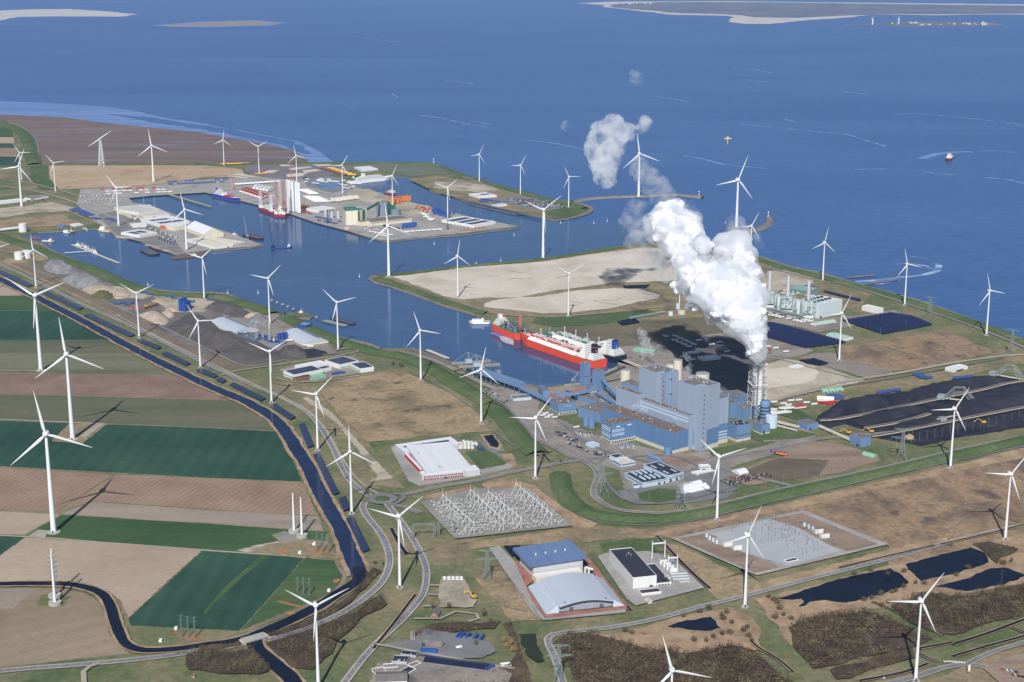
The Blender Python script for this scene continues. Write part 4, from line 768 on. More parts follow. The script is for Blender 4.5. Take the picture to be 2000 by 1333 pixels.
# stair towers on the boiler houses: narrow strips with small windows, and the blue pipe
for A, B, C, lb in [((1370.5,758),(1383,755),(1366,752.5),'slim stair tower with a column of small windows on the right boiler tower'),((1291.5,731.5),(1301,729),(1289,727),'slim stair tower on the corner of the left boiler tower')]:
    a, rz, L, W = frame(A, B, C, HB); r = empty('stair_tower', (a.x, a.y-1,0), rz, lb, 'stair tower'); b = MB(); walls(b, L, W, 0, HB+1.5); b._add([(0,0,HB+1.5),(L,0,HB+1.5),(L,W,HB+1.5),(0,W,HB+1.5)], [(0,1,2,3)]); b.build('wall', GREYB, r)
    b = MB(); [b.box(L*.4,-.15,6+k*8, L*.6,.1,7.6+k*8) for k in range(12)]; b.build('window', WIN, r)
a = G(1309.5,726, HB); r = empty('pipe_riser', (a.x, a.y-3,0),0, 'bright blue vertical pipe climbing the left boiler tower', 'pipe'); MB().tube((0,0,30),(0,0,HB+3),1.5,n=8).build('pipe', pmat('pipe_blue', S(120,170,220),.4), r)
b = MB(); [b.tube((0,0,z_),(0,0,z_+1),2.6,n=8) for z_ in (45,70,96)]; b.build('bracket', DARK, r)
building('service_block', 'square blue block with dark doors along its white foot, left of the big power station', 'power station building', (1091,789.5),(1126,785),(1062.5,780.5), HT(1091,812,789.5), BLUE, ROOFB, top=True, plinth=4.5, vents=14, wins=[(0,.05,.95,.8,3.6,7),(3,.05,.9,.8,3.6,4)], bands=[(0,.42,.5,15,16.5),(0,.6,.68,15,16.5)])
building('water_treatment_block', 'lower blue block with a row of tiny windows between square block and office block', 'power station building', (1173.5,808),(1128.5,795.5),(1195,790), HT(1136,815,796.5), BLUE, ROOFG, top=True, vents=12, bands=[(2,.3,.35,12,13.5),(2,.5,.55,12,13.5)], plinth=0)
building('low_plant_block', 'low blue plant building with cluttered roof beside the conveyors', 'power station building', (1128,783),(1175,797),(1150,778),10, BLUE, ROOFG, vents=16)
building('low_plant_block', 'blue shed with light roof at the foot of the left boiler tower', 'power station building', (1212,763),(1248,772),(1225,755),16, BLUE, ROOFG, vents=6)
building('flue_gas_building', 'blue flue gas building with tufted roof to the right of the towers', 'power station building', (1440,832),(1467,826.6),(1424,824), HT(1440,864,832), BLUE, ROOFD, top=True, plinth=4, vents=10, bands=[(0,0,1,10,11)], stripmat=DARK)
building('flue_gas_building', 'smaller blue block with big dark door right of the absorber', 'power station building', (1488,831),(1504,828),(1478,823), HT(1488,850,831), BLUE, ROOFG, top=True, plinth=3, doors=[(0,.15,.4,0,7)], vents=4)
building('fan_house', 'blue box tower beside the foot of the chimney', 'power station building', (1440,812),(1454,809),(1432,806),34, BLUED, ROOFG, vents=2)
building('fan_house', 'wide blue building with grey roof behind the chimney foot', 'power station building', (1424,795),(1458,790),(1440,782),20, BLUE, ROOFG, vents=4)
building('fan_house', 'low blue duct building joining tower and absorber', 'power station building', (1452,822),(1482,815),(1440,812),22, BLUE, ROOFG, vents=8)
building('fan_house', 'flat blue building with brown round spot on its roof beside the annex', 'power station building', (1425,818),(1452,812),(1418,805),28, BLUE, ROOFB, vents=9)
g = G(1493,829); r = empty('absorber', (g.x, g.y, 0),0, 'round blue absorber vessel ringed with dark walkways', 'process tower')
MB().lathe(0,0,[(9,0),(9,38),(8.2,42),(.1,42.5)],20).build('vessel', BLUE, r)
for z_ in (8,14,20,26,32): MB().lathe(0,0,[(8.8,z_),(10.6,z_),(10.6,z_+1.2),(8.8,z_+1.2)],20,cap=False).build('walkway', DARK, r)
cyl_thing('storage_tank', 'white ribbed tank right of the round blue absorber', 'tank', 1506,835,10.5,21, WTANK)
for px, py, rr, hh, m, lb in [(1145,831,6.2,15,BLUE,'blue tank with brown rim, left of the pair before the low blue block'),(1155.5,835,6.2,15,BLUE,'blue tank, right of the pair before the low blue block'),(1304,889,6.5,12,BLUE,'blue tank standing at the front corner of the brown roofed hall')]: cyl_thing('storage_tank', lb, 'tank', px, py, rr, hh, m)
cyl_thing('cream_silo', 'squat cream silo with conveyor to its top, left of the boiler towers', 'silo', 1221.5,751,10,29, CREAMT, top=STEEL)
cyl_thing('cream_silo', 'tall cream silo right behind the left boiler tower', 'silo', 1322,772,8.6, HT(1322,772,703), CREAMT, top=STEEL)
cyl_thing('cream_silo', 'tall cream silo half hidden behind the left boiler tower', 'silo', 1308,770,8, HT(1308,770,711), CREAMT, top=STEEL)
cyl_thing('cream_silo', 'wide cream silo with white rails behind the right boiler tower', 'silo', 1371,775,12.5, HT(1371,775,729), CREAMT, top=STEEL)
cyl_thing('cream_silo', 'cream silo just left of the wide railed one', 'silo', 1352,774,8.5, HT(1352,774,735), CREAMT, top=STEEL)
# conveyors
def gallery(label, pts, w, h, mat, legs=18, cat='conveyor', name='conveyor_gallery', group=None, open_=False, legm=None):
    """pts: (px, py, z under the gallery)"""
    P = [G(x, y).xy.to_3d()+Vector((0,0, z)) for x, y, z in pts]; root = empty(name, (P[0].x, P[0].y, 0),0, label, cat, group); o = Vector((P[0].x, P[0].y, 0))
    mb = MB(); lg = []
    for p, q in zip(P, P[1:]):
        p = p-o; q = q-o; d = q-p; hl = Vector((d.x, d.y, 0)).length; n = Vector((-d.y, d.x, 0)).normalized()*w/2
        vs = [p-n, p+n, q+n, q-n]; vs = vs+[v+Vector((0,0,h)) for v in vs]; mb._add(vs, [(0,1,2,3),(4,7,6,5),(0,4,5,1),(1,5,6,2),(2,6,7,3),(3,7,4,0)])
        if legs:
            for k in range(max(1, int(hl/legs))+1):
                t = k/max(1, int(hl/legs)); c = p.lerp(q, t)
                if c.z > 1.5:
                    l = MB(); [l.beam((c.x+s*n.x*.9, c.y+s*n.y*.9,0),(c.x+s*n.x*.9, c.y+s*n.y*.9, c.z),.7) for s in (-1,1)]; l.beam((c.x-n.x, c.y-n.y, 0),(c.x+n.x, c.y+n.y, c.z),.35); lg.append(l)
    mb.build('casing', mat, root)
    for l in lg: l.build('trestle', legm or BLUED, root)
    return root
gallery('wide enclosed blue conveyor on trestles running from the coal crane', [(936,741,13),(1019,770,13)], 15,9, BLUE, 14)
gallery('narrow blue conveyor sloping down to the square blue block', [(1018,770,10),(1080,797,8)], 8,4, BLUE, 14)
gallery('blue conveyor curving behind the square blue block toward the transfer towers', [(1085,785,12),(1130,783,12),(1168,776,14)], 6,4, BLUE, 20)
gallery('steep dark conveyor climbing to the top of the squat cream silo', [(1177,754,16),(1220,750,32)], 4,3.4, DARK, 30)
gallery('blue conveyor descending from the transfer tower toward the striped block', [(1172,762,22),(1206,790,12)], 5,4, BLUE, 22)
gallery('lower blue conveyor running beside the steep one toward the low blue building', [(1168,785,14),(1203,800,8)], 5,4, BLUE, 22)
gallery('white striped conveyor leading right from the white tank to the blue drive house', [(1508,826,3),(1560,840,4)], 7,2.5, PLINTH, 20, legm=STEEL)
gallery('second white conveyor just below the striped one', [(1512,833,2),(1556,845,3)], 4,2, PLINTH, 20, legm=STEEL)
gallery('pale conveyor between the two blue drive houses', [(1598,836,3),(1665,866,3)], 6,2.5, PLINTH, 20, legm=STEEL)
building('transfer_tower', 'tall narrow blue transfer tower rising before the stern of the orange ship', 'transfer tower', (1141,757),(1153,755),(1140,752), HT(1141,757,711), BLUE, ROOFG, vents=2, bands=[(0,0,1,20,21)], stripmat=DARK)
building('transfer_tower', 'blue transfer tower with dark stairs between the conveyors', 'transfer tower', (1168,766),(1181,763),(1165,760), HT(1168,766,726), BLUE, ROOFG, vents=2)
building('transfer_tower', 'small blue transfer house with white foot at the quay end', 'transfer tower', (1153,768),(1166,766),(1150,763),14, BLUE, ROOFG, plinth=2)
building('drive_house', 'blue drive house with grey roof where the white conveyors meet', 'conveyor house', (1576,842),(1598,838),(1560,833),11, BLUE, ROOFG, doors=[(0,.2,.4,0,4)])
building('drive_house', 'blue drive house beside the coal yard fence', 'conveyor house', (1680,874.5),(1700,870.5),(1661,866), HT(1680,874.5,857), BLUE, ROOFG, doors=[(3,.1,.4,0,4)], vents=1)
building('quay_house', 'blue grey block beside the quay end of the long conveyor', 'power station building', (1060,777),(1073.5,776),(1040,768),13, BLUE, ROOFG)
building('quay_house', 'pale blue building beside the coal conveyor and parked cars', 'office building', (1003,785),(1038,782),(997,778),6, PALEB, ROOFG, vents=6)
# chimney
g = G(1477,814); r = empty('chimney', (g.x, g.y, 0), math.radians(8), 'white lattice chimney with two white flues and the great steam plume', 'chimney')
HC = HT(1477,814,709); HF = HT(1477,814,697)
mb = MB(); lattice_legs(mb, HC, 14.0,12.0,9,.55); mb.build('lattice_frame', pmat('frame_white', S(208,208,206),.6), r)
for s in (-1,1): MB().tube((s*5.0,0,0),(s*5.0,0,HF),4.0,n=14).build('flue', WHITE, r)
for z_, w in ((HC, 13.5),(HC*.62,14.5)):
    mb = MB(); mb.box(-w,-w,z_-.4,w,-w+2,z_+.6); mb.box(-w,w-2,z_-.4,w,w,z_+.6); mb.box(-w,-w+2,z_-.4,-w+2,w-2,z_+.6); mb.box(w-2,-w+2,z_-.4,w,w-2,z_+.6); mb.build('platform', WHITE, r)
mb = MB(); 
for k in range(22): z_ = 2+k*3.6; mb.box(-14,-15.5,z_,-8,-14.6,z_+.5); mb.beam((-14,-15,z_),(-8,-15,z_+3.4),.3)
mb.build('stairs', DARK, r)
# coal cranes on the quay
def unloader(label, px, py, yaw, s=1.0):
    g = G(px, py); r = empty('coal_unloader', (g.x, g.y, 0), yaw, label, 'crane', 'grey unloading cranes on the coal quay')
    mb = MB()
    for x in (-9,9):
        for y in (-10,10): mb.beam((x*s, y*s, 0),(x*s*.8, y*s*.7,24*s),.9*s)
        mb.beam((x*s,-10*s,2),(x*s*.8,7*s,24*s),.5*s); mb.beam((x*s,10*s,2),(x*s*.8,-7*s,24*s),.5*s); mb.beam((x*s,-10*s,10*s),(x*s,10*s,10*s),.6*s)
    mb.build('portal', STEEL, r)
    mb = MB(); mb.box(-6*s,-6*s,24*s,7*s,6*s,31*s); mb.build('machine_house', pmat('pale_grey_paint', S(176,188,200),.5), r)
    mb = MB()
    for y in (-3,3):
        for z_ in (23,26): mb.beam((-34*s, y*s, z_*s),(46*s, y*s, (z_+.5)*s),.5*s)
        for k in range(20): mb.beam(((-34+4*k)*s, y*s, 23*s),((-30+4*k)*s, y*s, 26*s),.3*s)
    for k in range(11): mb.beam(((-34+8*k)*s,-3*s,23*s),((-34+8*k)*s,3*s,23*s),.4*s)
    mb.box(-34*s,-2.4*s,22.2*s,46*s,2.4*s,22.8*s); mb.build('boom', pmat('weathered_boom', S(176,168,152),.8), r)
    mb = MB(); 
    for y in (-3,3): mb.beam((0,y*s,30*s),(-1*s,0,47*s),.6*s); mb.beam((5*s,y*s,30*s),(-1*s,0,47*s),.6*s); mb.beam((-1*s,0,47*s),(-33*s,y*s,26*s),.3*s); mb.beam((-1*s,0,47*s),(44*s,y*s,26*s),.3*s); mb.beam((-1*s,0,47*s),(22*s,y*s,26*s),.3*s)
    mb.build('mast', STEEL, r)
    MB().box(10*s,-2*s,18*s,14*s,2*s,22*s).build('cabin', WALLW, r)
    return r
unloader('tall grey coal unloading crane, front one of the close pair on the quay', 931,739, math.radians(12),1.0)
unloader('grey coal unloading crane half behind the front one of the pair', 915,731, math.radians(14),.95)
def small_crane(name, label, px, py, m, yaw=0, s=1.0, jib=(18,26), z0=0, cat='crane', body=None, group=None):
    g = G(px, py, z0); r = empty(name, (g.x, g.y, z0), yaw, label, cat, group)
    mb = MB(); [mb.beam((x*3*s,y*3*s,0),(x*2*s,y*2*s,8*s),.5*s) for x in (-1,1) for y in (-1,1)]; mb.box(-3.4*s,-3.4*s,0,3.4*s,3.4*s,1.2*s); mb.build('portal', m, r)
    mb = MB(); mb.box(-4*s,-2.4*s,8*s,3*s,2.4*s,12*s); mb.beam((0,0,12*s),(-1*s,0,18*s),.6*s); mb.build('machine_house', body or m, r)
    mb = MB(); e = (jib[0]*s,0,jib[1]*s); 
    for y in (-.8,.8): mb.beam((2*s,y*s,11*s),e,.45*s)
    for k in range(7): t=k/7; t2=(k+1)/7; A_=Vector((2*s,.8*s,11*s)).lerp(Vector(e),t); B_=Vector((2*s,-.8*s,11*s)).lerp(Vector(e),t2); mb.beam(A_,B_,.25*s)
    mb.beam((-1*s,0,18*s),e,.15*s); mb.build('jib', m, r); return r
small_crane('ship_loader', 'grey ship loader arm beside the long blue conveyor', 975,737, STEEL, math.radians(140),1.1,(22,12))
small_crane('harbour_crane', 'grey harbour crane on the quay before the stern of the orange ship', 1120,752, STEEL, math.radians(50),1.0,(16,24))
# power station yard: transformers, small buildings
def transformer_bay(label, px, py, n, m, L=26, W=18, yaw=0.2, seed=1):
    g = G(px, py); r = empty('transformer_bay', (g.x, g.y, 0), yaw, label, 'transformers'); rnd = random.Random(seed)
    for k in range(n):
        x = -L/2+L*(k+.5)/n; b = MB(); b.box(x-1.6,-2.5,0,x+1.6,2.5,3.6); b.lathe(x,0,[(.5,3.6),(.3,6.2)],6); b.lathe(x-1,1.5,[(.3,3.6),(.2,6)],6); b.build('transformer', m, r)
    b = MB()
    for k in range(n*5): x, y = rnd.uniform(-L/2, L/2), rnd.uniform(-W, -W/3); b.lathe(x, y, [(.35,0),(.25,rnd.uniform(3,6))], 5)
    b.build('insulator', WALLW, r); b = MB()
    for k in range(n+1): x = -L/2+L*k/n; b.beam((x,-W,0),(x,-W,8),.25); b.beam((x,-W/3,0),(x,-W/3,8),.25); b.beam((x,-W,8),(x,-W/3,8),.2)
    b.beam((-L/2,-W,8),(L/2,-W,8),.25); b.beam((-L/2,-W/3,8),(L/2,-W/3,8),.25); b.build('gantry', STEEL, r)
transformer_bay('fenced transformer bay left of the blue office block', 1145,848,5, STEELD, 30,22,-.35,3)
transformer_bay('fenced transformer bay in front of the blue office block', 1222,872,5, BLUE, 28,18,.1,4)
def pale_gate(px, py): pass
building('gate_office', 'low white office with flat pale roof and rooftop units beside the power station gate', 'office building', (1213,914.5),(1240.5,909.5),(1194,905),7, PALEB, pmat('pale_roof', S(212,206,196),.9,.08,.1, streak=False), vents=5, wins=[(0,.05,.95,3.5,5.5,10),(3,.05,.95,3.5,5.5,8)])
building('gate_office', 'small pale office with dark solar roof behind the low white office', 'office building', (1203,903),(1219,899),(1193,897),7.5, PALEB, ROOFD, vents=3, wins=[(0,.05,.95,3.5,5.5,5)])
building('store_shed', 'small pale blue shed among the parked cars of the power station', 'shed', (1157,877),(1171,873.5),(1143.5,872),6, PALEB, PALEB)
building('workshop', 'pale blue workshop with dark roof and eight light strips, lower front part', 'workshop', (1255,954),(1304,945),(1210,936), HT(1255,954,943), PALEB, ROOFD, skyl=None, wins=[(0,.15,.95,7,8,12),(3,.05,.95,4.5,6,10)], doors=[(0,.62,.7,0,5),(0,.84,.9,0,5)])
r = [o for o in bpy.data.objects if o.name.startswith('workshop')][0]; L, W = r['L'], r['W']
for i in range(4):
    for j in range(2): MB().box(L*(.14+.2*i), W*(.1+.46*j),10, L*(.14+.2*i)+2.4, W*(.42+.46*j),12.2).build('skylight', BAND, r)
building('workshop', 'taller pale blue workshop half with dark roof and four light strips', 'workshop', (1305,944),(1335,937),(1262,921), HT(1304.5,944,929), PALEB, ROOFD, wins=[(0,.05,.95,7,8,6)], doors=[(0,.1,.22,0,6),(0,.5,.62,0,6)], bands=[(0,.3,.36,4,5)], skyl=(2,2,2.4,14))
building('bike_shelter', 'small pale blue shelter at the corner of the dark roofed workshop', 'shed', (1238,955),(1249,954),(1234,951),5, PALEB, ROOFD)
building('blue_store', 'narrow blue storage shed behind the dark roofed workshop', 'shed', (1263,895),(1290,908),(1266,892),6, BLUE, BLUE, roofkind='gable', rise=2)
for k, (A, B, C) in enumerate([((1333,955),(1372,946),(1326,950)),((1334,961),(1381,951),(1331,957)),((1337,967),(1386,956),(1333,963))]):
    building('tunnel_tent', ['long white tunnel tent, rear of the three beside the car park','long white tunnel tent, middle of the three beside the car park','long white tunnel tent, front of the three beside the car park'][k], 'tent', A, B, C, 2.2, WALLW, ROOFW, roofkind='arch', rise=3, group='white tunnel tents beside the workshop')
building('site_cabin', 'pale stacked site cabins on the dark yard before the station', 'cabins', (1368,919),(1388,917),(1364,915),6, WALLW, ROOFW, wins=[(0,.05,.95,3.5,4.8,8)])
building('site_cabin', 'long low site cabin in the dark yard', 'cabins', (1362,930),(1396,923),(1358,926),3.2, WALLW, ROOFW, wins=[(0,.05,.95,1.2,2.4,12)])
building('site_cabin', 'short site cabin at the left of the dark yard', 'cabins', (1354,928),(1375,924),(1352,925),3.2, WALLW, ROOFW, wins=[(0,.05,.95,1.2,2.4,6)])
building('dome_tent', 'white rounded storage tent beside the car park', 'tent', (1445,930),(1462,926),(1433,922),3, WALLW, ROOFW, roofkind='arch', rise=4)
# ================= gas power station (pale green) =================
HG = HT(1599,623,596)
building('gas_turbine_hall', 'large pale green hall at the right end of the gas power station', 'power station hall', (1599,623),(1644,612),(1583,607), HG, PGREEN, PGREEN, vents=0, doors=[(0,.05,.12,0,5)], bands=[(0,.2,.55,3,12)])
r = bpy.data.objects['gas_turbine_hall']; L, W = r['L'], r['W']
for i in range(5):
    for j in range(2): MB().lathe(L*(.18+.16*i), W*(.4+.35*j), [(4,HG-.9),(4,HG+2.5),(3.2,HG+2.5),(3.2,HG-.3)], 12, cap=False).build('cooling_fan', WIN, r)
def hrsg(label, px, py, H, stx, sty, stt):
    g = G(px, py); r = empty('boiler_unit', (g.x, g.y, 0), math.radians(-14), label, 'gas boiler unit', 'boiler units of the gas power station')
    mb = MB(); n = 6; X, Y = 34,26
    for i in range(n):
        for j in range(5):
            x, y = X*i/(n-1)-X/2, Y*j/4
            if i in (0, n-1) or j in (0,4): mb.beam((x, y, 0),(x, y, H),.5)
    for z_ in [H*k/7 for k in range(1,8)]:
        for y in (0, Y): mb.beam((-X/2, y, z_),(X/2, y, z_),.4)
        for x in (-X/2, X/2): mb.beam((x, 0, z_),(x, Y, z_),.4)
    for k in range(7):
        for i in range(n-1): x0 = X*i/(n-1)-X/2; x1 = X*(i+1)/(n-1)-X/2; (mb.beam((x0,0, H*k/7),(x1,0, H*(k+1)/7),.25) if (i+k) % 2 else mb.beam((x1,0, H*k/7),(x0,0, H*(k+1)/7),.25))
    mb.build('steel_frame', pmat('pale_green_steel', S(176,190,190),.5), r)
    mb = MB(); mb.box(-X/2+3,3,8, X/2-8, Y-3, H-4); mb.build('boiler', PGREEN, r)
    mb = MB(); mb.box(-X/2-8, Y+1,0,-X/2+8, Y+14, H*.75); mb.box(-X/2+10, Y+1,0, X/2+4, Y+22, H*.6); mb.build('turbine_house', PGREEN, r)
    rnd = random.Random(px); mb = MB()
    for k in range(26): x, y, z_ = rnd.uniform(-X/2, X/2), rnd.uniform(-6,3), rnd.uniform(2, H*.9); mb.tube((x, y, z_),(x+rnd.choice((-6,6,0)), y, z_+rnd.choice((0,5))),.6, n=5)
    for k in range(8): x, y = rnd.uniform(-X/2, X/2), rnd.uniform(4, Y-2); mb.tube((x, y, H-3),(x, y, H+rnd.uniform(0,3)),1.4, n=8)
    mb.build('pipework', STEEL, r)
    mb = MB(); mb.box(-10,-7,0,12,-1,6); mb.build('pump_house', PGREEN, r)
    HS = HTz(px, py, 0, stt)
    MB().tube((-2, Y*.6, H-2),(-2, Y*.6, HS+6),3.6, n=14).build('stack', SILVW, r)
hrsg('steel framed boiler unit with grey stack, rightmost of the gas power station', 1578,621,38,0,0,557)
hrsg('steel framed boiler unit with grey stack, in the middle of the gas power station', 1538,611,38,0,0,547)
hrsg('steel framed boiler unit beside the steam plume, leftmost of the gas power station', 1502,601,38,0,0,538)
def pipe_rack(label, a, b, w=8, H=8, m=STEEL, seed=2, thick=.45):
    A, B = G(*a), G(*b); r = empty('pipe_rack', (A.x, A.y, 0), math.atan2(B.y-A.y, B.x-A.x), label, 'pipe rack'); L = (B-A).length; mb = MB()
    n = int(L/8)
    for k in range(n+1):
        x = L*k/n
        for y in (0, w): mb.beam((x, y, 0),(x, y, H),.35)
        for z_ in (H*.6, H): mb.beam((x, 0, z_),(x, w, z_),.3)
        if k < n: mb.beam((x, 0,0),(x+L/n, 0, H*.6),.22)
    mb.build('frame', m, r); mb = MB()
    for k in range(6):
        for z_ in (H*.6+.7, H+.7): mb.tube((0, w*(k+.5)/6, z_),(L, w*(k+.5)/6, z_), thick, n=5)
    mb.build('pipes', STEEL, r); return r
pipe_rack('long steel pipe rack along the front of the gas power station', (1497,613),(1566,629),14,12, pmat('pale_green_steel', S(176,190,190)))
pipe_rack('pipe rack from the gas terminal toward the white tanks', (1232,626),(1300,614),7,5)
building('teal_office', 'long teal office with window bands behind the gas power station', 'office building', (1541,573),(1583,579),(1546,566),14, panel_mat('teal_wall', S(128,160,160),3,.9), panel_mat('teal_roof', S(140,168,164),4,.95), wins=[(3,.03,.97,5,7,1),(0,.03,.97,4,6,16),(0,.03,.97,8.5,10.5,16)], vents=5)
building('green_shed', 'long pale green shed with white side before the gas power station', 'shed', (1593,638),(1633,632),(1591,634),5, WALLW, panel_mat('green_roof', S(172,198,180),5,.95), roofkind='gable', rise=2.5, wins=[(0,.03,.97,1,2.5,16)])
building('green_shed', 'wide pale green shed between the two solar fields', 'shed', (1613,658),(1647,667),(1621,651),5, WALLW, panel_mat('green_roof2', S(170,200,188),5,.95), roofkind='gable', rise=2)
building('white_hall', 'plain white hall beside the pylons behind the solar fields', 'hall', (1713,613.5),(1725,611),(1690,605),11, WALLW, WALLW)
for px, py, rr, hh, m, lb in [(1310,617,5.5,9,WTANK,'small pale tank, front of the white tanks at the gas terminal'),(1331,614,9,8,PLINTH,'wide white tank at the gas terminal'),(1324,604,5,13,WTANK,'tall narrow pale tank at the gas terminal'),(1341,604,6,12,STEEL,'grey tank half behind the steam at the gas terminal')]: cyl_thing('storage_tank', lb, 'tank', px, py, rr, hh, m)
g = G(1328,604); r = empty('flare_stack', (g.x, g.y+12,0),0, 'thin white vent stack behind the terminal tanks', 'stack'); MB().tube((0,0,0),(0,0,34),1.2,n=8).build('pipe', WHITE, r); MB().lathe(0,0,[(2.4,0),(2.4,3)],8).build('base', CONC, r)
# solar fields
def solar_field(label, px, rows=True, pitch=7.0, name='solar_field', h=1.4, ang=None, group=None):
    pts = [G(x, y) for x, y in px]; c = sum(pts, Vector())/len(pts); root = tag(empty(name, (c.x, c.y, ZT)), label, 'solar panels', group)
    # rows of tilted tables clipped to the outline
    ang = ang if ang is not None else 0.0; ca, sa = math.cos(ang), math.sin(ang)
    Q_ = [((p.x-c.x)*ca+(p.y-c.y)*sa, -(p.x-c.x)*sa+(p.y-c.y)*ca) for p in pts]
    y0 = min(q[1] for q in Q_); y1 = max(q[1] for q in Q_); mb = MB(); y = y0+pitch/2
    lg = MB()
    while y < y1:
        xs = []
        for i in range(len(Q_)):
            a_, b_ = Q_[i], Q_[(i+1) % len(Q_)]
            if (a_[1] <= y) != (b_[1] <= y): xs.append(a_[0]+(y-a_[1])*(b_[0]-a_[0])/(b_[1]-a_[1]))
        xs.sort()
        for xa, xb in zip(xs[::2], xs[1::2]):
            if xb-xa < 3: continue
            x = xa
            while x < xb-1:
                x2 = min(x+60, xb); 
                P_ = [(x, y-pitch*.44,.5),(x2-1.2, y-pitch*.44,.5),(x2-1.2, y+pitch*.44,.5+h),(x, y+pitch*.44,.5+h)]
                mb._add([(p[0]*ca-p[1]*sa, p[0]*sa+p[1]*ca, p[2]) for p in P_]+[(p[0]*ca-p[1]*sa, p[0]*sa+p[1]*ca, p[2]-.15) for p in P_], [(0,1,2,3),(7,6,5,4),(0,4,5,1),(1,5,6,2),(2,6,7,3),(3,7,4,0)])
                for q in (x+2, x2-3): p = (q*ca-y*sa, q*sa+y*ca); lg.beam((p[0], p[1], 0),(p[0], p[1], .6+h/2),.12)
                x = x2
        y += pitch
    mb.build('solar_panels', PVG, root); lg.build('posts', STEEL, root); return root
PVG = pmat('solar_glass', S(34,42,76),.28,.12,.02, spec=.4, streak=False)
solar_field('large dark blue solar field nearest the steam plume', [(1497,634.5),(1510,633),(1641,667),(1655,672),(1572,682),(1497,661)])
solar_field('large dark blue solar field in front of the white hall', [(1645,629),(1740,613.7),(1776,619),(1785,621),(1823,637),(1726,655)])
solar_field('narrow dark blue solar field behind the pale green hall', [(1607,572.6),(1613,571),(1684,588),(1679,591)])
def canal_solar(label, px, w):
    path = [G(x, y) for x, y in px]; L = (path[-1]-path[0]).length; d = (path[-1]-path[0]).normalized(); n = Vector((-d.y, d.x, 0))
    a, b = path[0], path[-1]; pts = [a+d*w*.6-n*w/2, a+n*w/2, b-d*w*.6+n*w/2, b-n*w/2]
    c = (a+b)/2; root = empty('solar_field', (c.x, c.y, ZT),0, label, 'solar panels', 'narrow solar fields along the canal'); mb = MB()
    m = max(1, int(L/45)); 
    for k in range(m):
        t0, t1 = k/m, (k+1)/m-.8/L
        q = [pts[0].lerp(pts[3], t0), pts[0].lerp(pts[3], t1), pts[1].lerp(pts[2], t1), pts[1].lerp(pts[2], t0)]
        vs = [(v.x-c.x, v.y-c.y, z_) for v, z_ in zip(q, (.6,.6,1.5,1.5))]+[(v.x-c.x, v.y-c.y, z_) for v, z_ in zip(q, (.4,.4,1.3,1.3))]
        mb._add(vs, [(0,1,2,3),(7,6,5,4),(0,4,5,1),(1,5,6,2),(2,6,7,3),(3,7,4,0)])
    mb.build('solar_panels', PVG, root); lg = MB()
    for k in range(m+1):
        for a_, b_ in ((0,3),(1,2)): p = pts[a_].lerp(pts[b_], min(.98, max(.02, k/m)))-c; lg.beam((p.x, p.y, 0),(p.x, p.y, .8),.15)
    lg.build('posts', STEEL, root)
for k, (px, w) in enumerate([([(-30,520),(62,562)],18),([(76,568),(160,607)],17),([(166,616),(261,660)],17),([(269,666),(314,684)],15),([(318,691),(370,716)],15),([(385,724),(425,740)],15),([(424,742),(441,750)],15),([(450,729+23),(517,785)],14),([(531,794),(575,822)],14),([(588,830),(608,878)],12),([(617,889),(657,971)],11.5),([(668,974),(678,1002)],11),([(682,1013),(716,1083)],11.5)]):
    canal_solar(['narrow solar field between canal and road at the left edge','narrow solar field below the white storage tanks','narrow solar field ending beside the turbine with the sand heaps behind','short narrow solar field just below that turbine','narrow solar field beside the ploughed field bend','short narrow solar field above the tiny one','tiny solar field between two longer ones on the canal verge','narrow solar field ending at the turbine left of the green factory','curving solar field just after that turbine','upright looking solar field left of the turbine at the canal bend','long solar field along the canal below the bend','small solar field left of the roundabout turbine','long solar field running down beside the curved main road'][k], px, w)
# ================= factories and warehouses inland =================
building('red_white_factory', 'large white roofed factory hall with red window fronted offices', 'factory', (832.6,924),(923.8,915),(775,872.5),10, SILVW, ROOFW, top=True, vents=8)
building('factory_office', 'two storey white and red chequered office along the front of the white roofed factory', 'office building', (824.8,940),(908,932),(817,932),9, panel_mat('red_chequer', S(214,196,196),2.6,.55, var=.12), ROOFW, wins=[(0,.03,.97,5,7,20),(0,.03,.97,1.5,3.5,18)], bands=[(0,0,1,.2,1.1)], stripmat=REDP, vents=3)
building('factory_extension', 'light silver block at the right front corner of the white roofed factory', 'factory', (909,932),(937.8,928.6),(903,922),9, SILVW, ROOFW, vents=2)
building('factory_extension', 'rear white roofed hall with dark strip behind the large white factory', 'factory', (790,884),(901,868),(775,868),8, SILVW, ROOFW, top=True, vents=4, pv=[(.1,.55,.9,.72)])
building('red_side_wall', 'long red clad strip building along the left side of the white roofed factory', 'factory', (776,878),(821,926),(782,876),6, REDP, ROOFW)
for k in range(9):
    x, y = 898+(k%5)*7.5,868+(k//5)*7; 
    building('process_unit', 'white process unit, %s, behind the white factory' % ['first from left in the back row','second from left in the back row','middle one in the back row','fourth from left in the back row','last in the back row','first from left in the front row','second from left in the front row','third from left in the front row','last in the front row'][k], 'plant unit', (x,y+3),(x+5,y+2.4),(x-2,y),4+(k*7%4), WALLW, WALLW, vents=1, group='white process units beside the factory')
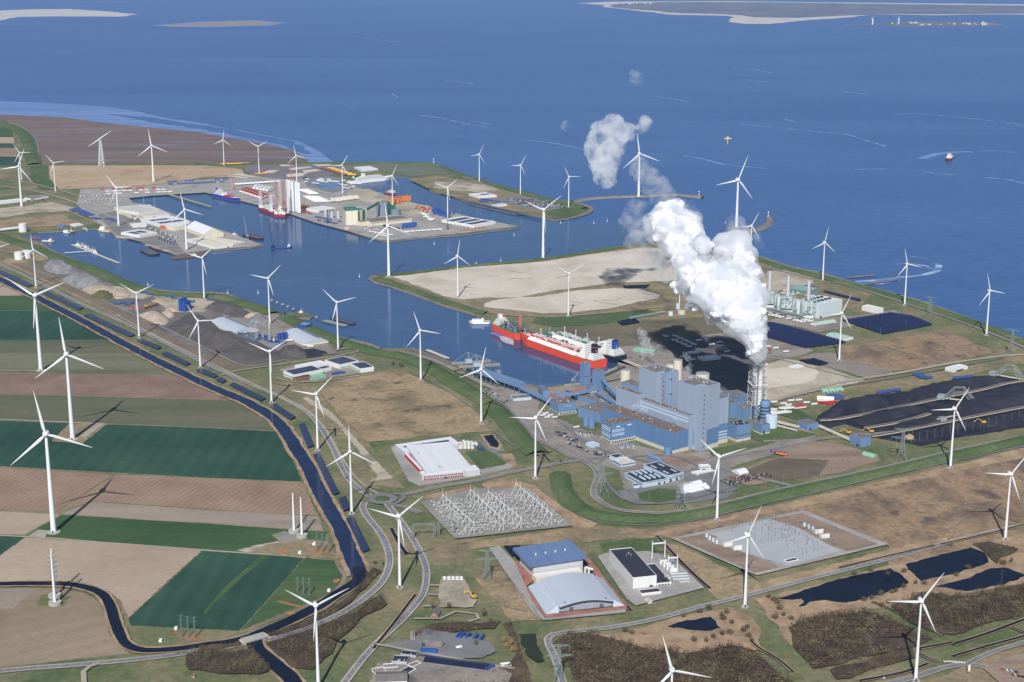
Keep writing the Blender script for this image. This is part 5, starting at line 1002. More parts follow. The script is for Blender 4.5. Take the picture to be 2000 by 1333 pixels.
# green and white factory
building('food_factory', 'white and green hall with dark solar roof, right end of the group', 'factory', (704,729),(730.5,725),(688,718),9, WALLW, PVM, bands=[(3,0,1,1.5,4)], stripmat=GREENP)
building('food_factory', 'stepped white and green hall with dark solar roof in the middle of the group', 'factory', (664,722),(700,714),(632,713),10, WALLW, PVM, bands=[(0,0,1,1.5,4)], stripmat=GREENP)
building('food_factory', 'front left white hall with green wall band and dark solar roof', 'factory', (574.5,743),(630,732),(560,733.5),11, WALLW, PVM, bands=[(3,0,1,2,5),(0,0,.25,2,5)], stripmat=GREENP, pv=None)
building('food_factory', 'long low white roofed hall behind the front left hall', 'factory', (590,727),(640,717),(578,721),8, WALLW, ROOFW)
building('food_factory', 'pale green low extension at the front of the white hall', 'factory', (609,744),(637,738),(607,739),6, GREENP, GREENP)
building('food_factory', 'small white hall with dark roof between front and middle halls', 'factory', (628,729),(648,724),(622,725),8, WALLW, PVM)
building('timber_office', 'two storey brown timber fronted office before the green and white factory', 'office building', (577,746),(608,742),(574,742),7, pmat('timber', S(150,116,84)), ROOFD, wins=[(0,.05,.95,4,5.6,8),(0,.05,.95,1,2.6,8)])
# spoil yard sheds and plant
def vault(label, A, B, C, H, rise, group=None):
    r, L, W = building('vaulted_warehouse', label, 'warehouse', A, B, C, H, CREAM, SILVER, roofkind='arch', rise=rise)
    for k in range(14): MB().box(L*(k+.6)/15, W*.62, H+rise*.9, L*(k+.6)/15+2, W*.72, H+rise*.98).build('roof_light', DARK, r)
    return r
vault('white vaulted warehouse on the dark spoil yard, left one', (407,634),(456,655),(437,619),4,8)
vault('white vaulted warehouse with brown stained end, right one by the water', (551,656),(593,677),(592,646),4,9)
for px, py, r_, h_, m, lb in [(502,665,4.5,18,GREYT,'tall grey silo with ribs at the asphalt plant'),(545,665,4,15,BLUEP,'bright blue silo, left of three'),(551.5,664,4,15,BLUEP,'bright blue silo, middle of three'),(558.5,662,4,14,BLUEP,'bright blue silo, right of three'),(514,664,2.5,14,STEEL,'slim grey silo beside the ribbed one'),(535,670,2.2,10,WTANK,'small white silo at the foot of the turbine behind the plant')]: cyl_thing('silo', lb, 'silo', px, py, r_, h_, m)
g = G(527,669); r = empty('asphalt_plant_stack', (g.x,g.y,0),0, 'grey steel chimney of the asphalt plant in line with the turbine tower behind', 'chimney'); MB().tube((0,0,0),(0,0,42),1.6,n=10).build('pipe', SILVW, r); mb = MB(); lattice_legs(mb, 30,3.5,3,5,.3); mb.build('frame', STEEL, r)
building('asphalt_plant', 'blue and grey asphalt plant machinery left of the ribbed silo', 'plant', (462,662),(500,668),(470,652),7, BLUED, STEELD, vents=14)
building('asphalt_plant', 'low dark blue roofed plant building at the foot of the grey chimney', 'plant', (520,672),(548,676),(520,666),5, BLUED, ROOFD, vents=4)
building('blue_hopper', 'bright blue steel hopper building behind the right vaulted warehouse', 'plant', (582,643),(598,646),(586,638),12, BLUEP, STEEL)
building('concrete_plant_tower', 'tall bright blue concrete plant tower, left twin with white lettering', 'plant', (349,608),(354.5,609),(351,603), HT(352,608,584), BLUEP, BLUEP)
building('concrete_plant_tower', 'tall bright blue concrete plant tower, right twin', 'plant', (355.5,609),(361.5,610),(357,604), HT(357,608,588), BLUEP, BLUEP)
building('red_shed', 'brownish red low workshop among the blue containers and sand', 'shed', (250,602),(283,606),(252,590),6, pmat('brick_red', S(140,92,80)), ROOFG)
# heaps: irregular mounds
def heap(name, label, cat, px, H, mat, seed=1, rough=1.0, ridge=.32, group=None):
    pts = [G(x, y) for x, y in px]; c = sum(pts, Vector())/len(pts); pts = catmull(pts+[pts[0]], 8)[:-1]; n = len(pts); K = 9; vs = []
    for k in range(K+1):
        t = k/K; s = 1-t*(1-ridge)
        for p in pts:
            q = c+(p-c)*s; z_ = H*(1-(1-t)**1.25); nz = noise.noise(Vector((q.x/18, q.y/18, seed)))*H*.3*rough*min(1, t*3)+noise.noise(Vector((q.x/6, q.y/6, seed+5)))*H*.07*rough*min(1, t*3)
            vs.append((q.x-c.x, q.y-c.y, max(ZT+.02, z_+nz) if k else 0.2))
    vs.append((0,0, H)); mb = MB(); fs = [(k*n+i, k*n+(i+1)%n, (k+1)*n+(i+1)%n, (k+1)*n+i) for k in range(K) for i in range(n)]+[(K*n+i, K*n+(i+1)%n, (K+1)*n) for i in range(n)]
    a = sum(pts[i].x*pts[(i+1)%n].y-pts[(i+1)%n].x*pts[i].y for i in range(n))
    if a < 0: fs = [f[::-1] for f in fs]
    mb._add(vs, fs, True); o = mb.build(name, mat, loc=(c.x, c.y, 0)); return tag(o, label, cat, group)
M_ASPHALTG = gmat('dark_millings', [S(78,76,78), S(92,88,88), S(104,98,94)], .03, fine=.12)
M_SANDH = gmat('heap_sand', [S(158,142,124), S(182,166,146), S(196,182,164)], .04, fine=.12)
M_GREYH = gmat('heap_grey', [S(112,112,118), S(136,136,140), S(160,158,158)], .05, fine=.15, stretch=(1.6,.8))
M_BROWNH = gmat('heap_brown', [S(112,96,84), S(140,120,104)], .05, fine=.15)
M_MOSS = gmat('heap_moss', [S(88,94,68), S(112,108,80)], .04, fine=.15)
M_COALH = gmat('coal', [S(40,42,56), S(50,52,64), S(62,62,72)], .03, fine=.12, stretch=(.5,2))
for nm, lb, px, H, m, s in [
 ('spoil_heap','largest dark millings heap, flat topped, along the pale storage wall',[(325,640),(372,612),(392,622),(410,645),(455,662),(520,682),(560,700),(478,714),(400,682)],17,M_ASPHALTG,1),
 ('spoil_heap','smooth dark grey heap below the asphalt plant',[(540,690),(560,676),(592,682),(600,698),(560,704)],13,M_ASPHALTG,2),
 ('spoil_heap','black coarse heap beside the smooth grey one',[(590,684),(620,685),(640,692),(600,700)],7,M_COALH,3),
 ('spoil_heap','dark grey ridge behind the left vaulted warehouse',[(398,603),(425,588),(455,595),(492,615),(470,622),(430,612)],13,M_ASPHALTG,4),
 ('spoil_heap','grey cone heap between the vaulted warehouse and the turbine',[(474,634),(495,618),(520,622),(525,632),(500,640)],11,M_GREYH,5),
 ('spoil_heap','tan heap on top of the grey ridge',[(475,621),(490,611),(510,615),(500,622)],7,M_SANDH,6),
 ('spoil_heap','dark terraced heap nearest the white tanks',[(84,520),(100,508),(125,510),(142,522),(150,532),(115,536),(92,530)],13,M_GREYH,7),
 ('spoil_heap','silvery grey rippled heap, biggest of the upper yard',[(118,546),(150,534),(180,541),(205,555),(196,560),(160,564),(140,558)],15,M_GREYH,8),
 ('spoil_heap','sandy brown heap in front of the rippled grey one',[(160,566),(185,558),(215,561),(235,570),(210,580),(175,576)],9,M_SANDH,9),
 ('spoil_heap','mossy green heap beside the sandy brown one',[(176,582),(190,566),(210,568),(222,580),(205,588)],9,M_MOSS,10),
 ('sand_heap','pale sand heap left of the storage yard office',[(216,572),(235,566),(255,572),(250,582),(225,584)],7,M_SANDH,11),
 ('sand_heap','large pale sand heap beside the canal road turbine',[(270,616),(290,610),(315,614),(330,628),(318,636),(290,628)],11,M_SANDH,12),
 ('sand_heap','pale sand cone below the blue twin towers',[(316,612),(330,608),(342,616),(330,622)],8,M_SANDH,13),
 ('sand_heap','small tan heap left of the blue twin towers',[(322,606),(335,600),(350,606),(338,610)],5,M_SANDH,14),
 ('sand_heap','small tan heap right of the blue twin towers',[(360,602),(372,594),(384,600),(374,606)],5,M_SANDH,15),
 ('sand_heap','tan heap near the blue pond at the dike foot',[(295,590),(312,584),(325,590),(310,596)],5,M_SANDH,16),
 ('spoil_heap','brown rubble heap along the dike track',[(150,528),(170,532),(190,546),(175,545),(155,536)],6,M_BROWNH,17)]:
    heap(nm, lb, 'heap', px, H, m, s, group='heaps on the spoil yard')
heap('coal_pile','long black coal pile at the left end of the coal yard','coal pile',[(1598,822),(1628,796),(1720,778),(1735,783),(1742,796),(1680,806),(1620,826)],16,M_COALH,20,.6,.6)
heap('coal_pile','black coal pile in the back row beneath the far stacker','coal pile',[(1745,778),(1800,764),(1880,748),(1960,738),(1975,745),(1880,766),(1800,782),(1755,792)],15,M_COALH,21,.8,.5)
heap('coal_pile','black coal pile in the middle row left of the bucket reclaimer','coal pile',[(1665,822),(1750,804),(1800,797),(1810,803),(1750,818),(1690,832)],9,M_COALH,22,.3,.7)
heap('coal_pile','very long black coal pile in the middle row reaching the right edge','coal pile',[(1850,790),(1930,772),(2050,745),(2120,745),(2110,775),(1990,800),(1900,812),(1860,808)],15,M_COALH,23,.8,.5)
heap('coal_pile','low black coal pile in the front row','coal pile',[(1740,834),(1840,812),(1860,812),(1850,826),(1790,840),(1750,842)],7,M_COALH,24,.3,.7)
heap('coal_pile','black coal pile in the front row reaching the right edge','coal pile',[(1900,826),(1960,812),(2100,790),(2120,805),(2000,824),(1930,836)],8,M_COALH,25,.3,.7)
heap('sand_heap','small orange sand heap in front of the coal yard','heap',[(1765,856),(1776,850),(1786,856),(1778,860)],4,gmat('orange_sand',[S(190,150,110),S(204,166,124)],.05),26)
for k, px in enumerate([[(1600,825),(1640,822),(1750,800),(1850,779),(1925,763),(1980,750),(2100,735)],[(1690,840),(1760,828),(1815,812)],[(1700,856),(1740,850),(1820,834),(1900,818),(2000,799),(2120,780)]]):
    a = G(*px[0]); r = empty('yard_conveyor', (a.x, a.y, 0),0, ['long pale belt conveyor track in the back of the coal yard','short pale belt conveyor track in the middle of the coal yard','long pale belt conveyor track along the front of the coal yard'][k], 'conveyor'); 
    path = catmull([G(*p)-a for p in px], 20); mb = MB(); ribbon(mb, path, [(-4.6,.4+ZT),(-4,2+ZT),(-2.8,2+ZT),(-2.5,.6+ZT),(2.5,.6+ZT),(2.8,2+ZT),(4,2+ZT),(4.6,.4+ZT)]); mb.build('track_bed', G_PATH, r)
    mb = MB(); ribbon(mb, path, [(-1.6,2.6+ZT),(1.6,2.6+ZT)]); mb.build('belt', ROOFG, r)
def stacker(label, px, py, yaw, s=1.0):
    g = G(px, py); r = empty('bucket_reclaimer', (g.x,g.y,ZT), yaw, label, 'reclaimer', 'coal yard reclaimers')
    mb = MB()
    for y in (-4,4):
        mb.beam((-22*s,y,2),(-6*s,y,20*s),.8); mb.beam((-6*s,y,20*s),(8*s,y,22*s),.8); mb.beam((8*s,y,22*s),(26*s,y,4),.8); mb.beam((-14*s,y,2),(-2*s,y,14*s),.6); mb.beam((-2*s,y,14*s),(8*s,y,15*s),.6); mb.beam((8*s,y,15*s),(18*s,y,3),.6)
        for k in range(8): t=k/8; mb.beam((-22*s+16*s*t,y,2+18*s*t),(-14*s+12*s*t,y,2+12*s*t),.4); mb.beam((8*s+18*s*t,y,22*s-18*s*t),(8*s+10*s*t,y,15*s-12*s*t),.4)
    for x, z_ in ((-22*s,2),(-6*s,20*s),(8*s,22*s),(26*s,4)): mb.beam((x,-4,z_),(x,4,z_),.6)
    mb.build('arch_truss', STEEL, r); MB().box(-28*s,-6,1,-18*s,6,9).build('drive_cabin', STEEL, r); MB().box(-30*s,-2,2.5,40*s,2,4).build('boom', PLINTH, r)
stacker('grey arched bucket reclaimer in the middle of the coal yard', 1870,787, math.radians(-28),1.25)
stacker('grey arched stacker at the far right corner of the coal yard', 1968,742, math.radians(-40),1.25)
def reclaimer_boom(label, px, py, yaw):
    g = G(px, py); r = empty('spreader', (g.x,g.y,ZT), yaw, label, 'reclaimer'); mb = MB(); [mb.beam((-26,y,2),(26,y,9),.6) for y in (-2,2)]; [mb.beam((-26+6*k,-2,2+.8*k),(-20+6*k,2,2.8+.8*k),.4) for k in range(8)]; mb.build('boom', PLINTH, r); MB().box(-6,-5,0,6,5,7).build('base', STEEL, r)
reclaimer_boom('pale spreader boom on the front conveyor behind the dike turbine', 1840,826, math.radians(12))
def bulldozer(label, px, py, yaw=0, m=YELLOW):
    g = G(px, py); r = empty('excavator', (g.x,g.y,ZT), yaw, label, 'excavator', 'yellow machines in the yards')
    MB().box(-4,-2.6,0,4,-1.4,1.6).box(-4,1.4,0,4,2.6,1.6).build('tracks', DARK, r); MB().box(-3.8,-2,1.6,3,2,4.4).build('body', m, r); MB().box(0,-1,4.4,2.4,1,6).build('cab', WIN, r)
    mb = MB(); mb.beam((3,0,3.5),(10,0,7),.7); mb.beam((10,0,7),(15,0,2),.6); mb.box(14,-1,1,16,1,2.6); mb.build('arm', m, r)
for px, py, yw, lb in [(1658,850,2.6,'long armed yellow machine on the grass by the coal yard, left one'),(1702,848,2.6,'long armed yellow machine on the coal yard grass, right one'),(1921,830,2.7,'yellow machine on the front coal field near the fence'),(285,602,.4,'yellow excavator in the sand yard'),(925,1172,2.4,'yellow excavator with grey machine on the small dirt yard'),(974,362+400,1,'yellow machine beside the blue jetty')][:5]: bulldozer(lb, px, py, yw)
# big halls in the lower right
r, L, W = building('bus_hall', 'tall silver hall with blue mono roof overhanging its walls, rear of the two silver halls', 'hall', (1042,1132),(1138,1117),(1018,1105),19, SILVW, ROOFG, par=.2)
for o in list(r.children):
    if o.name.startswith('roof'): bpy.data.objects.remove(o)
mb = MB(); mb.prism([(-7,-4),(L+6,-4),(L+6,W+8),(-7,W+8)], 19.4, [19.8,19.8,23.5,23.5]); mb._add([(-7,-4,19.4),(L+6,-4,19.4),(L+6,W+8,19.4),(-7,W+8,19.4)], [(3,2,1,0)]); mb.build('roof', panel_mat('blue_grey_roof', S(104,126,164),6,.94, axis='X', rough=.4), r)
for k in range(4): MB().lathe(L*(.2+.2*k), W*.55, [(1,19.5),(1,24)], 8).build('roof_vent', WALLW, r)
building('hall_link', 'low cream link building between the two silver halls', 'hall', (1047,1142),(1138,1128),(1042,1134),9, CREAM, WALLW)
a, rz, L, W = frame((1066.7,1203),(1222,1186),(1028.5,1149)); r = empty('arched_hall', (a.x, a.y, 0), rz, 'huge silver hall with curved roof and sloping sides, front of the two silver halls', 'hall')
n = 14; cx0, cx1 = .16*L, .84*L; zf = lambda t: 11+5.5*math.sin(math.pi*t); mb = MB(); vs = []
for k in range(n+1): t = k/n; x = cx0+(cx1-cx0)*t; vs += [(x, -3, zf(t)),(x, W*.97, zf(t))]
mb._add(vs, [(2*k, 2*k+2,2*k+3,2*k+1) for k in range(n)]); mb._add([(v[0], v[1], v[2]-.7) for v in vs], [(2*k+1,2*k+3,2*k+2,2*k) for k in range(n)])
mb._add([vs[2*k] for k in range(n+1)]+[(vs[2*k][0], vs[2*k][1], vs[2*k][2]-.7) for k in range(n+1)], [(k, n+1+k, n+2+k, k+1) for k in range(n)]); mb.build('roof', SILVER, r)
mb = MB(); 
mb._add([(0,0,1.5),(cx0,4,10.6),(cx0,W*.96,10.6),(0,W,1.5)], [(0,1,2,3)]); mb._add([(L,0,1.5),(cx1,4,10.6),(cx1,W*.96,10.6),(L,W,1.5)], [(3,2,1,0)]); mb._add([(0,0,1.5),(cx0,0,1.5),(cx0,4,10.6)], [(0,1,2)]); mb._add([(cx1,0,1.5),(L,0,1.5),(cx1,4,10.6)], [(0,1,2)]); mb.build('sloping_side', SILVER, r)
mb = MB(); walls(mb, L-.6, W-.6,0,1.5,.3,.3); mb.prism([(cx0,4),(cx1,4),(cx1,W*.95),(cx0,W*.95)], 1.4,10.8); mb._add([(cx0,3.9,10.5)]+[(cx0+(cx1-cx0)*k/n,3.9,zf(k/n)-.2) for k in range(n+1)]+[(cx1,3.9,10.5)], [tuple(range(n+3))]); mb.build('wall', pmat('silver_gable', S(160,166,176),.5), r)
for k in range(7): MB().tube((cx0+(cx1-cx0)*(k+1)/8,2.6,12.8+2*math.sin(math.pi*(k+1)/8)),(cx0+(cx1-cx0)*(k+1)/8,4,12.8+2*math.sin(math.pi*(k+1)/8)),.8, n=8).build('porthole', WIN, r)
for u in (.3,.68): MB().box(L*u, 3.6,1.5, L*u+5,4.2,6).build('door', STEELD, r)
patch('brick_apron', [(1066,1204),(1222,1187),(1225,1194),(1068,1212),(1040,1180),(1020,1150),(1000,1100),(1030,1100),(1045,1135),(1028,1149)], G_BRICKP)
patch('concrete_apron', [(955,1073),(975,1070),(1005,1100),(1040,1180),(1066,1212),(1222,1194),(1222,1201),(1060,1216),(1040,1200),(1000,1140)], G_CON)
patch('brick_apron', [(1138,1095),(1150,1094),(1225,1187),(1222,1190),(1195,1160),(1160,1125)], G_BRICKP)
for k, (x, y) in enumerate([(1143,1121),(1150,1123)]):
    g = G(x, y); r = empty('air_duct', (g.x,g.y,0),0, ['white curved air duct between the halls, left one','white curved air duct between the halls, right one'][k], 'duct'); MB().tube((0,0,0),(0,0,9),1.5,n=8).build('pipe', WALLW, r); MB().tube((0,0,9),(5,1,7),1.7,n=8).build('elbow', WALLW, r)
# converter hall with black roof
patch('converter_yard', [(1167,1090),(1183,1084),(1265,1080),(1315,1095),(1376,1152),(1345,1160),(1242,1187),(1225,1175)], G_CON, amp=.3)
building('converter_hall', 'white hall with black flat roof and ribbed side wall', 'hall', (1236,1154),(1282,1149),(1187,1098), HT(1236,1154,1128.7), WALLW, ROOFD, vents=3, doors=[(0,.7,.85,0,5)])
building('converter_annex', 'low white annex with black roof on the right of the black roofed hall', 'hall', (1283,1148),(1311,1145),(1264,1110),6, WALLW, ROOFD, vents=2, wins=[(0,.1,.9,2,4,4)])
building('converter_store', 'long white box with black roof in front of the black roofed hall', 'shed', (1253,1168),(1291.6,1163.5),(1250,1160),6, WALLW, ROOFD)
building('converter_store', 'tiny white box with black lid at the yard corner', 'shed', (1266,1180),(1274,1178),(1260,1175),3.6, WALLW, ROOFD)
building('converter_store', 'small white cabin beside the rows of coolers', 'shed', (1302,1135),(1311,1133),(1298,1130),3.6, WALLW, ROOFD)
building('converter_store', 'small white cabin at the end of the cooler bank', 'shed', (1329,1142),(1346,1140),(1327,1138),3.6, WALLW, WALLW)
g = G(1328,1130); r = empty('cooler_bank', (g.x,g.y,0),.1, 'bank of white and grey coolers beside the black roofed hall', 'coolers')
for k in range(7): MB().box(-11,-14+4.2*k,.8,11,-11+4.2*k,3.4).build('cooler', WALLW if k%2 else STEEL, r)
def gantry_frame(label, px, py, w, H, yaw, n=2, d=14):
    g = G(px, py); r = empty('line_gantry', (g.x,g.y,0), yaw, label, 'gantry'); mb = MB()
    for x in (-w/2, w/2): mb.tube((x,0,0),(x,0,H),.9,.6,n=8)
    mb.box(-w/2,-.7,H-4.5,w/2,.7,H-3); mb.build('portal', WHITE, r); rnd = random.Random(px); b = MB()
    for k in range(14): x, y = rnd.uniform(-w/2,w/2), rnd.uniform(-d,d); b.lathe(x,y,[(.5,0),(.4,rnd.uniform(4,9))],6); b.beam((x,y,6),(x+rnd.uniform(-3,3),y+rnd.uniform(-3,3),6.5),.2)
    b.build('insulators', STEEL, r)
gantry_frame('tall white line portal behind the white fire walls, left one', 1286,1093,18,27,.25); gantry_frame('white line portal beside the fire walls, right one', 1314,1112,12,20,.1)
for k in range(4):
    g = G(1296+k*6.6,1106+k*5.4); r = empty('transformer', (g.x,g.y,0),.15, '%s white walled transformer box beside the black roofed hall' % ['rearmost','second','third','nearest'][k], 'transformer', 'white walled transformers'); MB().box(-5,-.4,0,5,.4,9).box(-5,.4,0,-4.4,8,9).build('fire_wall', WALLW, r); MB().box(-3,2,0,3,7,5).build('tank', STEEL, r)
# small settlement at the bottom
patch('yard', [(745,1262),(800,1255),(830,1232),(900,1243),(960,1260),(968,1278),(940,1290),(870,1290),(800,1280)], G_ASPH, amp=1)
patch('yard', [(862,1130),(895,1125),(910,1140),(930,1175),(925,1190),(860,1190),(855,1165)], G_SAND2, amp=1.5)
patch('yard', [(735,1300),(800,1285),(960,1300),(1000,1320),(990,1345),(720,1345)], G_YARD, amp=1)
road('yard_lane', [(808,1212),(860,1212),(890,1198),(930,1203),(935,1212),(915,1218)], 4, G_PATH, edge=False)
road('yard_lane', [(735,1262),(790,1272),(860,1285),(960,1303),(1005,1310)], 4, G_PATH, edge=False)
for pts_ in [[(836,1147),(862,1147)],[(836,1165),(860,1166)],[(826,1188),(850,1187)]]: road('yard_lane', pts_, 4, G_PATH, edge=False, )
BRICK = pmat('brick_wall', S(170,134,112),.9,.12,.8)
building('brick_house', 'small brick house with dark gable roof beside the curved road', 'house', (841,1208),(855,1209),(846,1196),3.4, BRICK, ROOFG, roofkind='gabley', rise=4.5, wins=[(0,.1,.9,.9,2.4,3)])
building('farm_building', 'long low house with grey gable roof on the dark yard', 'house', (848,1266),(862,1269),(850,1258),3.2, BRICK, ROOFG, roofkind='gable', rise=3)
building('farm_building', 'grey gable roofed bungalow with white and blue front', 'house', (826,1264),(860,1269.5),(830,1256),3.2, WALLW, ROOFG, roofkind='gable', rise=4, doors=[(0,.8,.95,0,2.6)])
r, L, W = building('long_shed', 'very long grey shed with dark solar roof and white doors', 'shed', (827,1299),(951,1315),(838,1287),4.2, pmat('grey_shed', S(140,142,148),.7), PVM, roofkind='gable', rise=2, doors=[], bands=[(0,.22,.24,0,2.6),(0,.45,.465,0,2.6),(0,.51,.525,0,2.6),(0,.76,.775,0,2.6)])
building('flat_block', 'flat grey blue block with black roof, left of the cluster', 'house', (765,1301),(795,1303),(770,1289),6.5, pmat('light_grey_wall', S(176,180,188)), ROOFD, vents=3)
building('flat_block', 'flat block with black roof and white windows, behind the left one', 'house', (782,1286),(812,1290),(790,1278),6, pmat('light_grey_wall', S(176,180,188)), ROOFD, wins=[(0,.4,.95,1,3,4)], vents=2)
building('flat_block', 'low black roofed L shaped block with white edge', 'house', (733,1322),(755,1318),(745,1308),3.6, WALLW, ROOFD)
building('flat_block', 'low black roofed block above the big white shed', 'house', (750,1310),(777,1308),(752,1302),3.6, WALLW, ROOFD)
building('flat_block', 'low black roofed block right of the courtyard', 'house', (793,1323),(813,1312),(788,1312),4, WALLW, ROOFD)
building('flat_block', 'small black roofed block at the right rim of the cluster', 'house', (805,1308),(823,1300),(803,1300),3.6, WALLW, ROOFD)
building('big_shed', 'white shed with grey roof and blue windows cut by the bottom edge', 'shed', (735,1343),(795,1341),(737,1324),7, WALLW, ROOFG, roofkind='gable', rise=3, wins=[(0,.25,.4,1,4,1),(0,.65,.8,1,4,1)])
for k, (x, y) in enumerate([(865,1137),(873.5,1137),(881.5,1137),(890,1137),(898,1137)]):
    building('white_garage', '%s white garage box in the row on the dirt yard' % ['first','second','middle','fourth','last'][k], 'garage', (x,y),(x+6.5,y-.2),(x-.5,y-5),4, WALLW, WALLW, group='row of white garages')
building('small_shed', 'low grey hut before the row of white garages', 'shed', (866,1143),(885,1142),(864,1138),3, BRICK, ROOFG)
building('small_shed', 'dark green container hut at the right end of the garages', 'shed', (888,1140),(901,1139),(887,1135),3, GREEN, ROOFD)
building('small_shed', 'short white cabin right of the long solar shed', 'cabin', (980,1307),(999,1305),(978,1300),3.2, WALLW, WALLW)
building('small_shed', 'round roofed white hut on the island of the dark yard', 'hut', (893,1271),(903,1269),(891,1266),2, WALLW, WALLW, roofkind='arch', rise=2)
tag(heap('sand_heap', 'bright orange yellow sand heap on the dirt yard', 'heap', [(900,1160),(906,1153),(916,1155),(918,1162),(908,1164)], 3, gmat('yellow_sand', [S(214,166,84), S(226,180,100)], .1),31))
# harbour buildings
building('cream_warehouse', 'large cream warehouse, low outer part nearest the railway', 'warehouse', (259.5,430),(331,424),(218,411),9, CREAM, SILVW, doors=[(0,.1,.16,0,5),(0,.55,.62,0,5)])
building('cream_warehouse', 'raised centre of the large cream warehouse', 'warehouse', (270.5,415),(312,408.5),(247,405.5),16, CREAM, SILVW, top=True)
building('cream_warehouse', 'white warehouse with two dark solar strips in front of the cream one', 'warehouse', (312,445),(370,438),(293,432),10, WALLW, ROOFW, pv=[(.1,.1,.9,.3),(.1,.55,.7,.72)])
building('white_hall', 'small white hall beside the turbine on the quay', 'hall', (259.5,446),(287.6,444),(257,440),6, WALLW, ROOFW, roofkind='gable', rise=2)
building('white_hall', 'white hall with two dark solar panels on its roof at the harbour', 'hall', (273,466),(307,460),(252,457),9, WALLW, ROOFW, pv=[(.15,.3,.45,.8),(.55,.3,.85,.8)])
building('tent_warehouse', 'big white warehouse with steep pitched roof like a tent', 'warehouse', (398,467),(437,463),(367,452),12, CREAM, ROOFW, roofkind='gabley', rise=17)
building('flat_warehouse', 'long low cream roofed warehouse in front of the tent shaped one', 'warehouse', (419,488),(455,483),(379,471),8, WALLW, CREAM, doors=[(0,.7,.8,0,4)])
building('flat_warehouse', 'right wing of the long low warehouse at the pier end', 'warehouse', (456,482),(479,477),(437,463),7, SILVW, CREAM)
building('cream_office', 'cream office block with red annex beside the tall turbine', 'office building', (340,452),(361,449),(338,446),13, CREAM, ROOFW)
building('red_annex', 'small orange red roofed building beside the cream office', 'shed', (322,449),(330,448),(321,445),7, ORANGE, ORANGE)
HSI = HT(684,441,409)
building('grain_silo_block', 'tall cream silo block with green flat roof on the quay', 'silo block', (676,441),(699,440),(670,436), HSI, CREAM, GREEN, upper=(HSI-6, GREEN), vents=3)
building('grain_silo_tower', 'cream and green striped tower joined to the cream silo block', 'silo block', (699.5,441),(717,437),(698,435), HSI-4, CREAM, GREEN, bands=[(0,.0,.2,2,HSI-6),(0,.5,.8,2,HSI-6)], stripmat=GREEN, vents=2)
building('green_elevator', 'dark green elevator tower beside the large grey silo', 'silo block', (757,421),(763,420),(756,417), HT(757,420,394), GREEN, GREEN)
building('green_bridge', 'green machine house low beside the round grey silo', 'silo block', (764,420),(773,419),(763,416),28, GREEN, GREEN)
gallery('green conveyor bridge from the cream silo block to the grey silo', [(716,437,HSI-10),(740,424,42)], 6,5, GREEN, 0)
cyl_thing('grain_silo', 'large dark grey round grain silo', 'silo', 747.5,421,19, HT(747.5,421,396), GREYT)
cyl_thing('grain_silo', 'lower wide grey round grain silo right of the green elevator', 'silo', 773,421,15.5, HT(773,421,410), GREYT)
for px, py, rr, lb in [(648.5,427,4.5,'slim white silo near the quay, left of two'),(661,427,5.5,'white silo near the quay, right of two'),(636,424,4,'white silo beside the blue hopper')]: cyl_thing('silo', lb, 'silo', px, py, rr, 22, SILVW)
building('long_warehouse', 'very long cream sided warehouse with grey roof right of the cream silo block', 'warehouse', (724,443),(804,434.5),(708,436),13, CREAM, ROOFG, wins=[(0,.02,.98,9,11,26)], vents=0)
building('long_warehouse', 'small cream office with red roof at the left end of the long warehouse', 'office building', (705,443),(722,441),(703,438),14, CREAM, ROOFB)
building('solar_warehouse', 'flat white warehouse with blue solar rows at the pier tip', 'warehouse', (927,446),(968,438.5),(875,433),9, WALLW, ROOFW, pv=[(.05,.12,.95,.3),(.05,.4,.95,.58),(.05,.68,.95,.88)])
building('white_shed', 'white shed behind the upright tower sections', 'shed', (622,417),(655,412),(614,410),9, WALLW, WALLW, wins=[(0,.05,.95,1,6,10)])
building('dark_blue_hall', 'dark blue barrel roofed hall near the ferry', 'hall', (629,369),(666,366.5),(628,363),8, BLUED, BLUED, roofkind='gable', rise=3)
building('quay_shed', 'dark slate flat roofed shed in front of the long warehouse', 'shed', (748,443),(775,450),(738,438),6, ROOFD, ROOFG)
building('ferry_terminal', 'white building behind the ferry with many roof ridges', 'terminal', (707,336),(738,334),(703,330),8, WALLW, ROOFW, wins=[(0,.05,.95,2,4,12)])
building('terminal_sheds', 'white stepped shed on the outer pier beside the car terminal', 'shed', (935,389),(970,386),(920,383),8, WALLW, ROOFW, pv=[(.4,.4,.9,.7)])
building('terminal_sheds', 'pale round roofed shed on the outer pier', 'shed', (971,405),(991,403),(969,401),5, WALLW, SILVW, roofkind='arch', rise=2)
building('long_white_shed', 'very long low white shed beside the tall turbine at the left edge', 'shed', (0,400),(52,394),(-4,396),6, WALLW, WALLW)
building('long_white_shed', 'low white shed right of the very long one', 'shed', (62,392),(95,387),(60,388),6, WALLW, ROOFG)
building('quay_office', 'white low office beside the tug quay', 'office building', (147,444),(163,442),(145,440),5, WALLW, ROOFW, wins=[(0,.05,.95,1,3,8)])
building('quay_office', 'small dark blue hall on the tug quay', 'hall', (124,446),(130,445),(123,442),7, BLUED, BLUED)
for px, py, rr, hh, lb in [(45,453,12,24,'big white storage tank at the end of the white conveyor'),(37.5,507,12,20,'white storage tank behind the left turbine, left of two'),(52.5,504,12,20,'white storage tank behind the left turbine, right of two')]: cyl_thing('storage_tank', lb, 'tank', px, py, rr, hh, WTANK if 0 else WALLW)
gallery('white covered conveyor running to the big white tank', [(-40,457,3),(41,449.5,6)], 8,5, WALLW, 20)
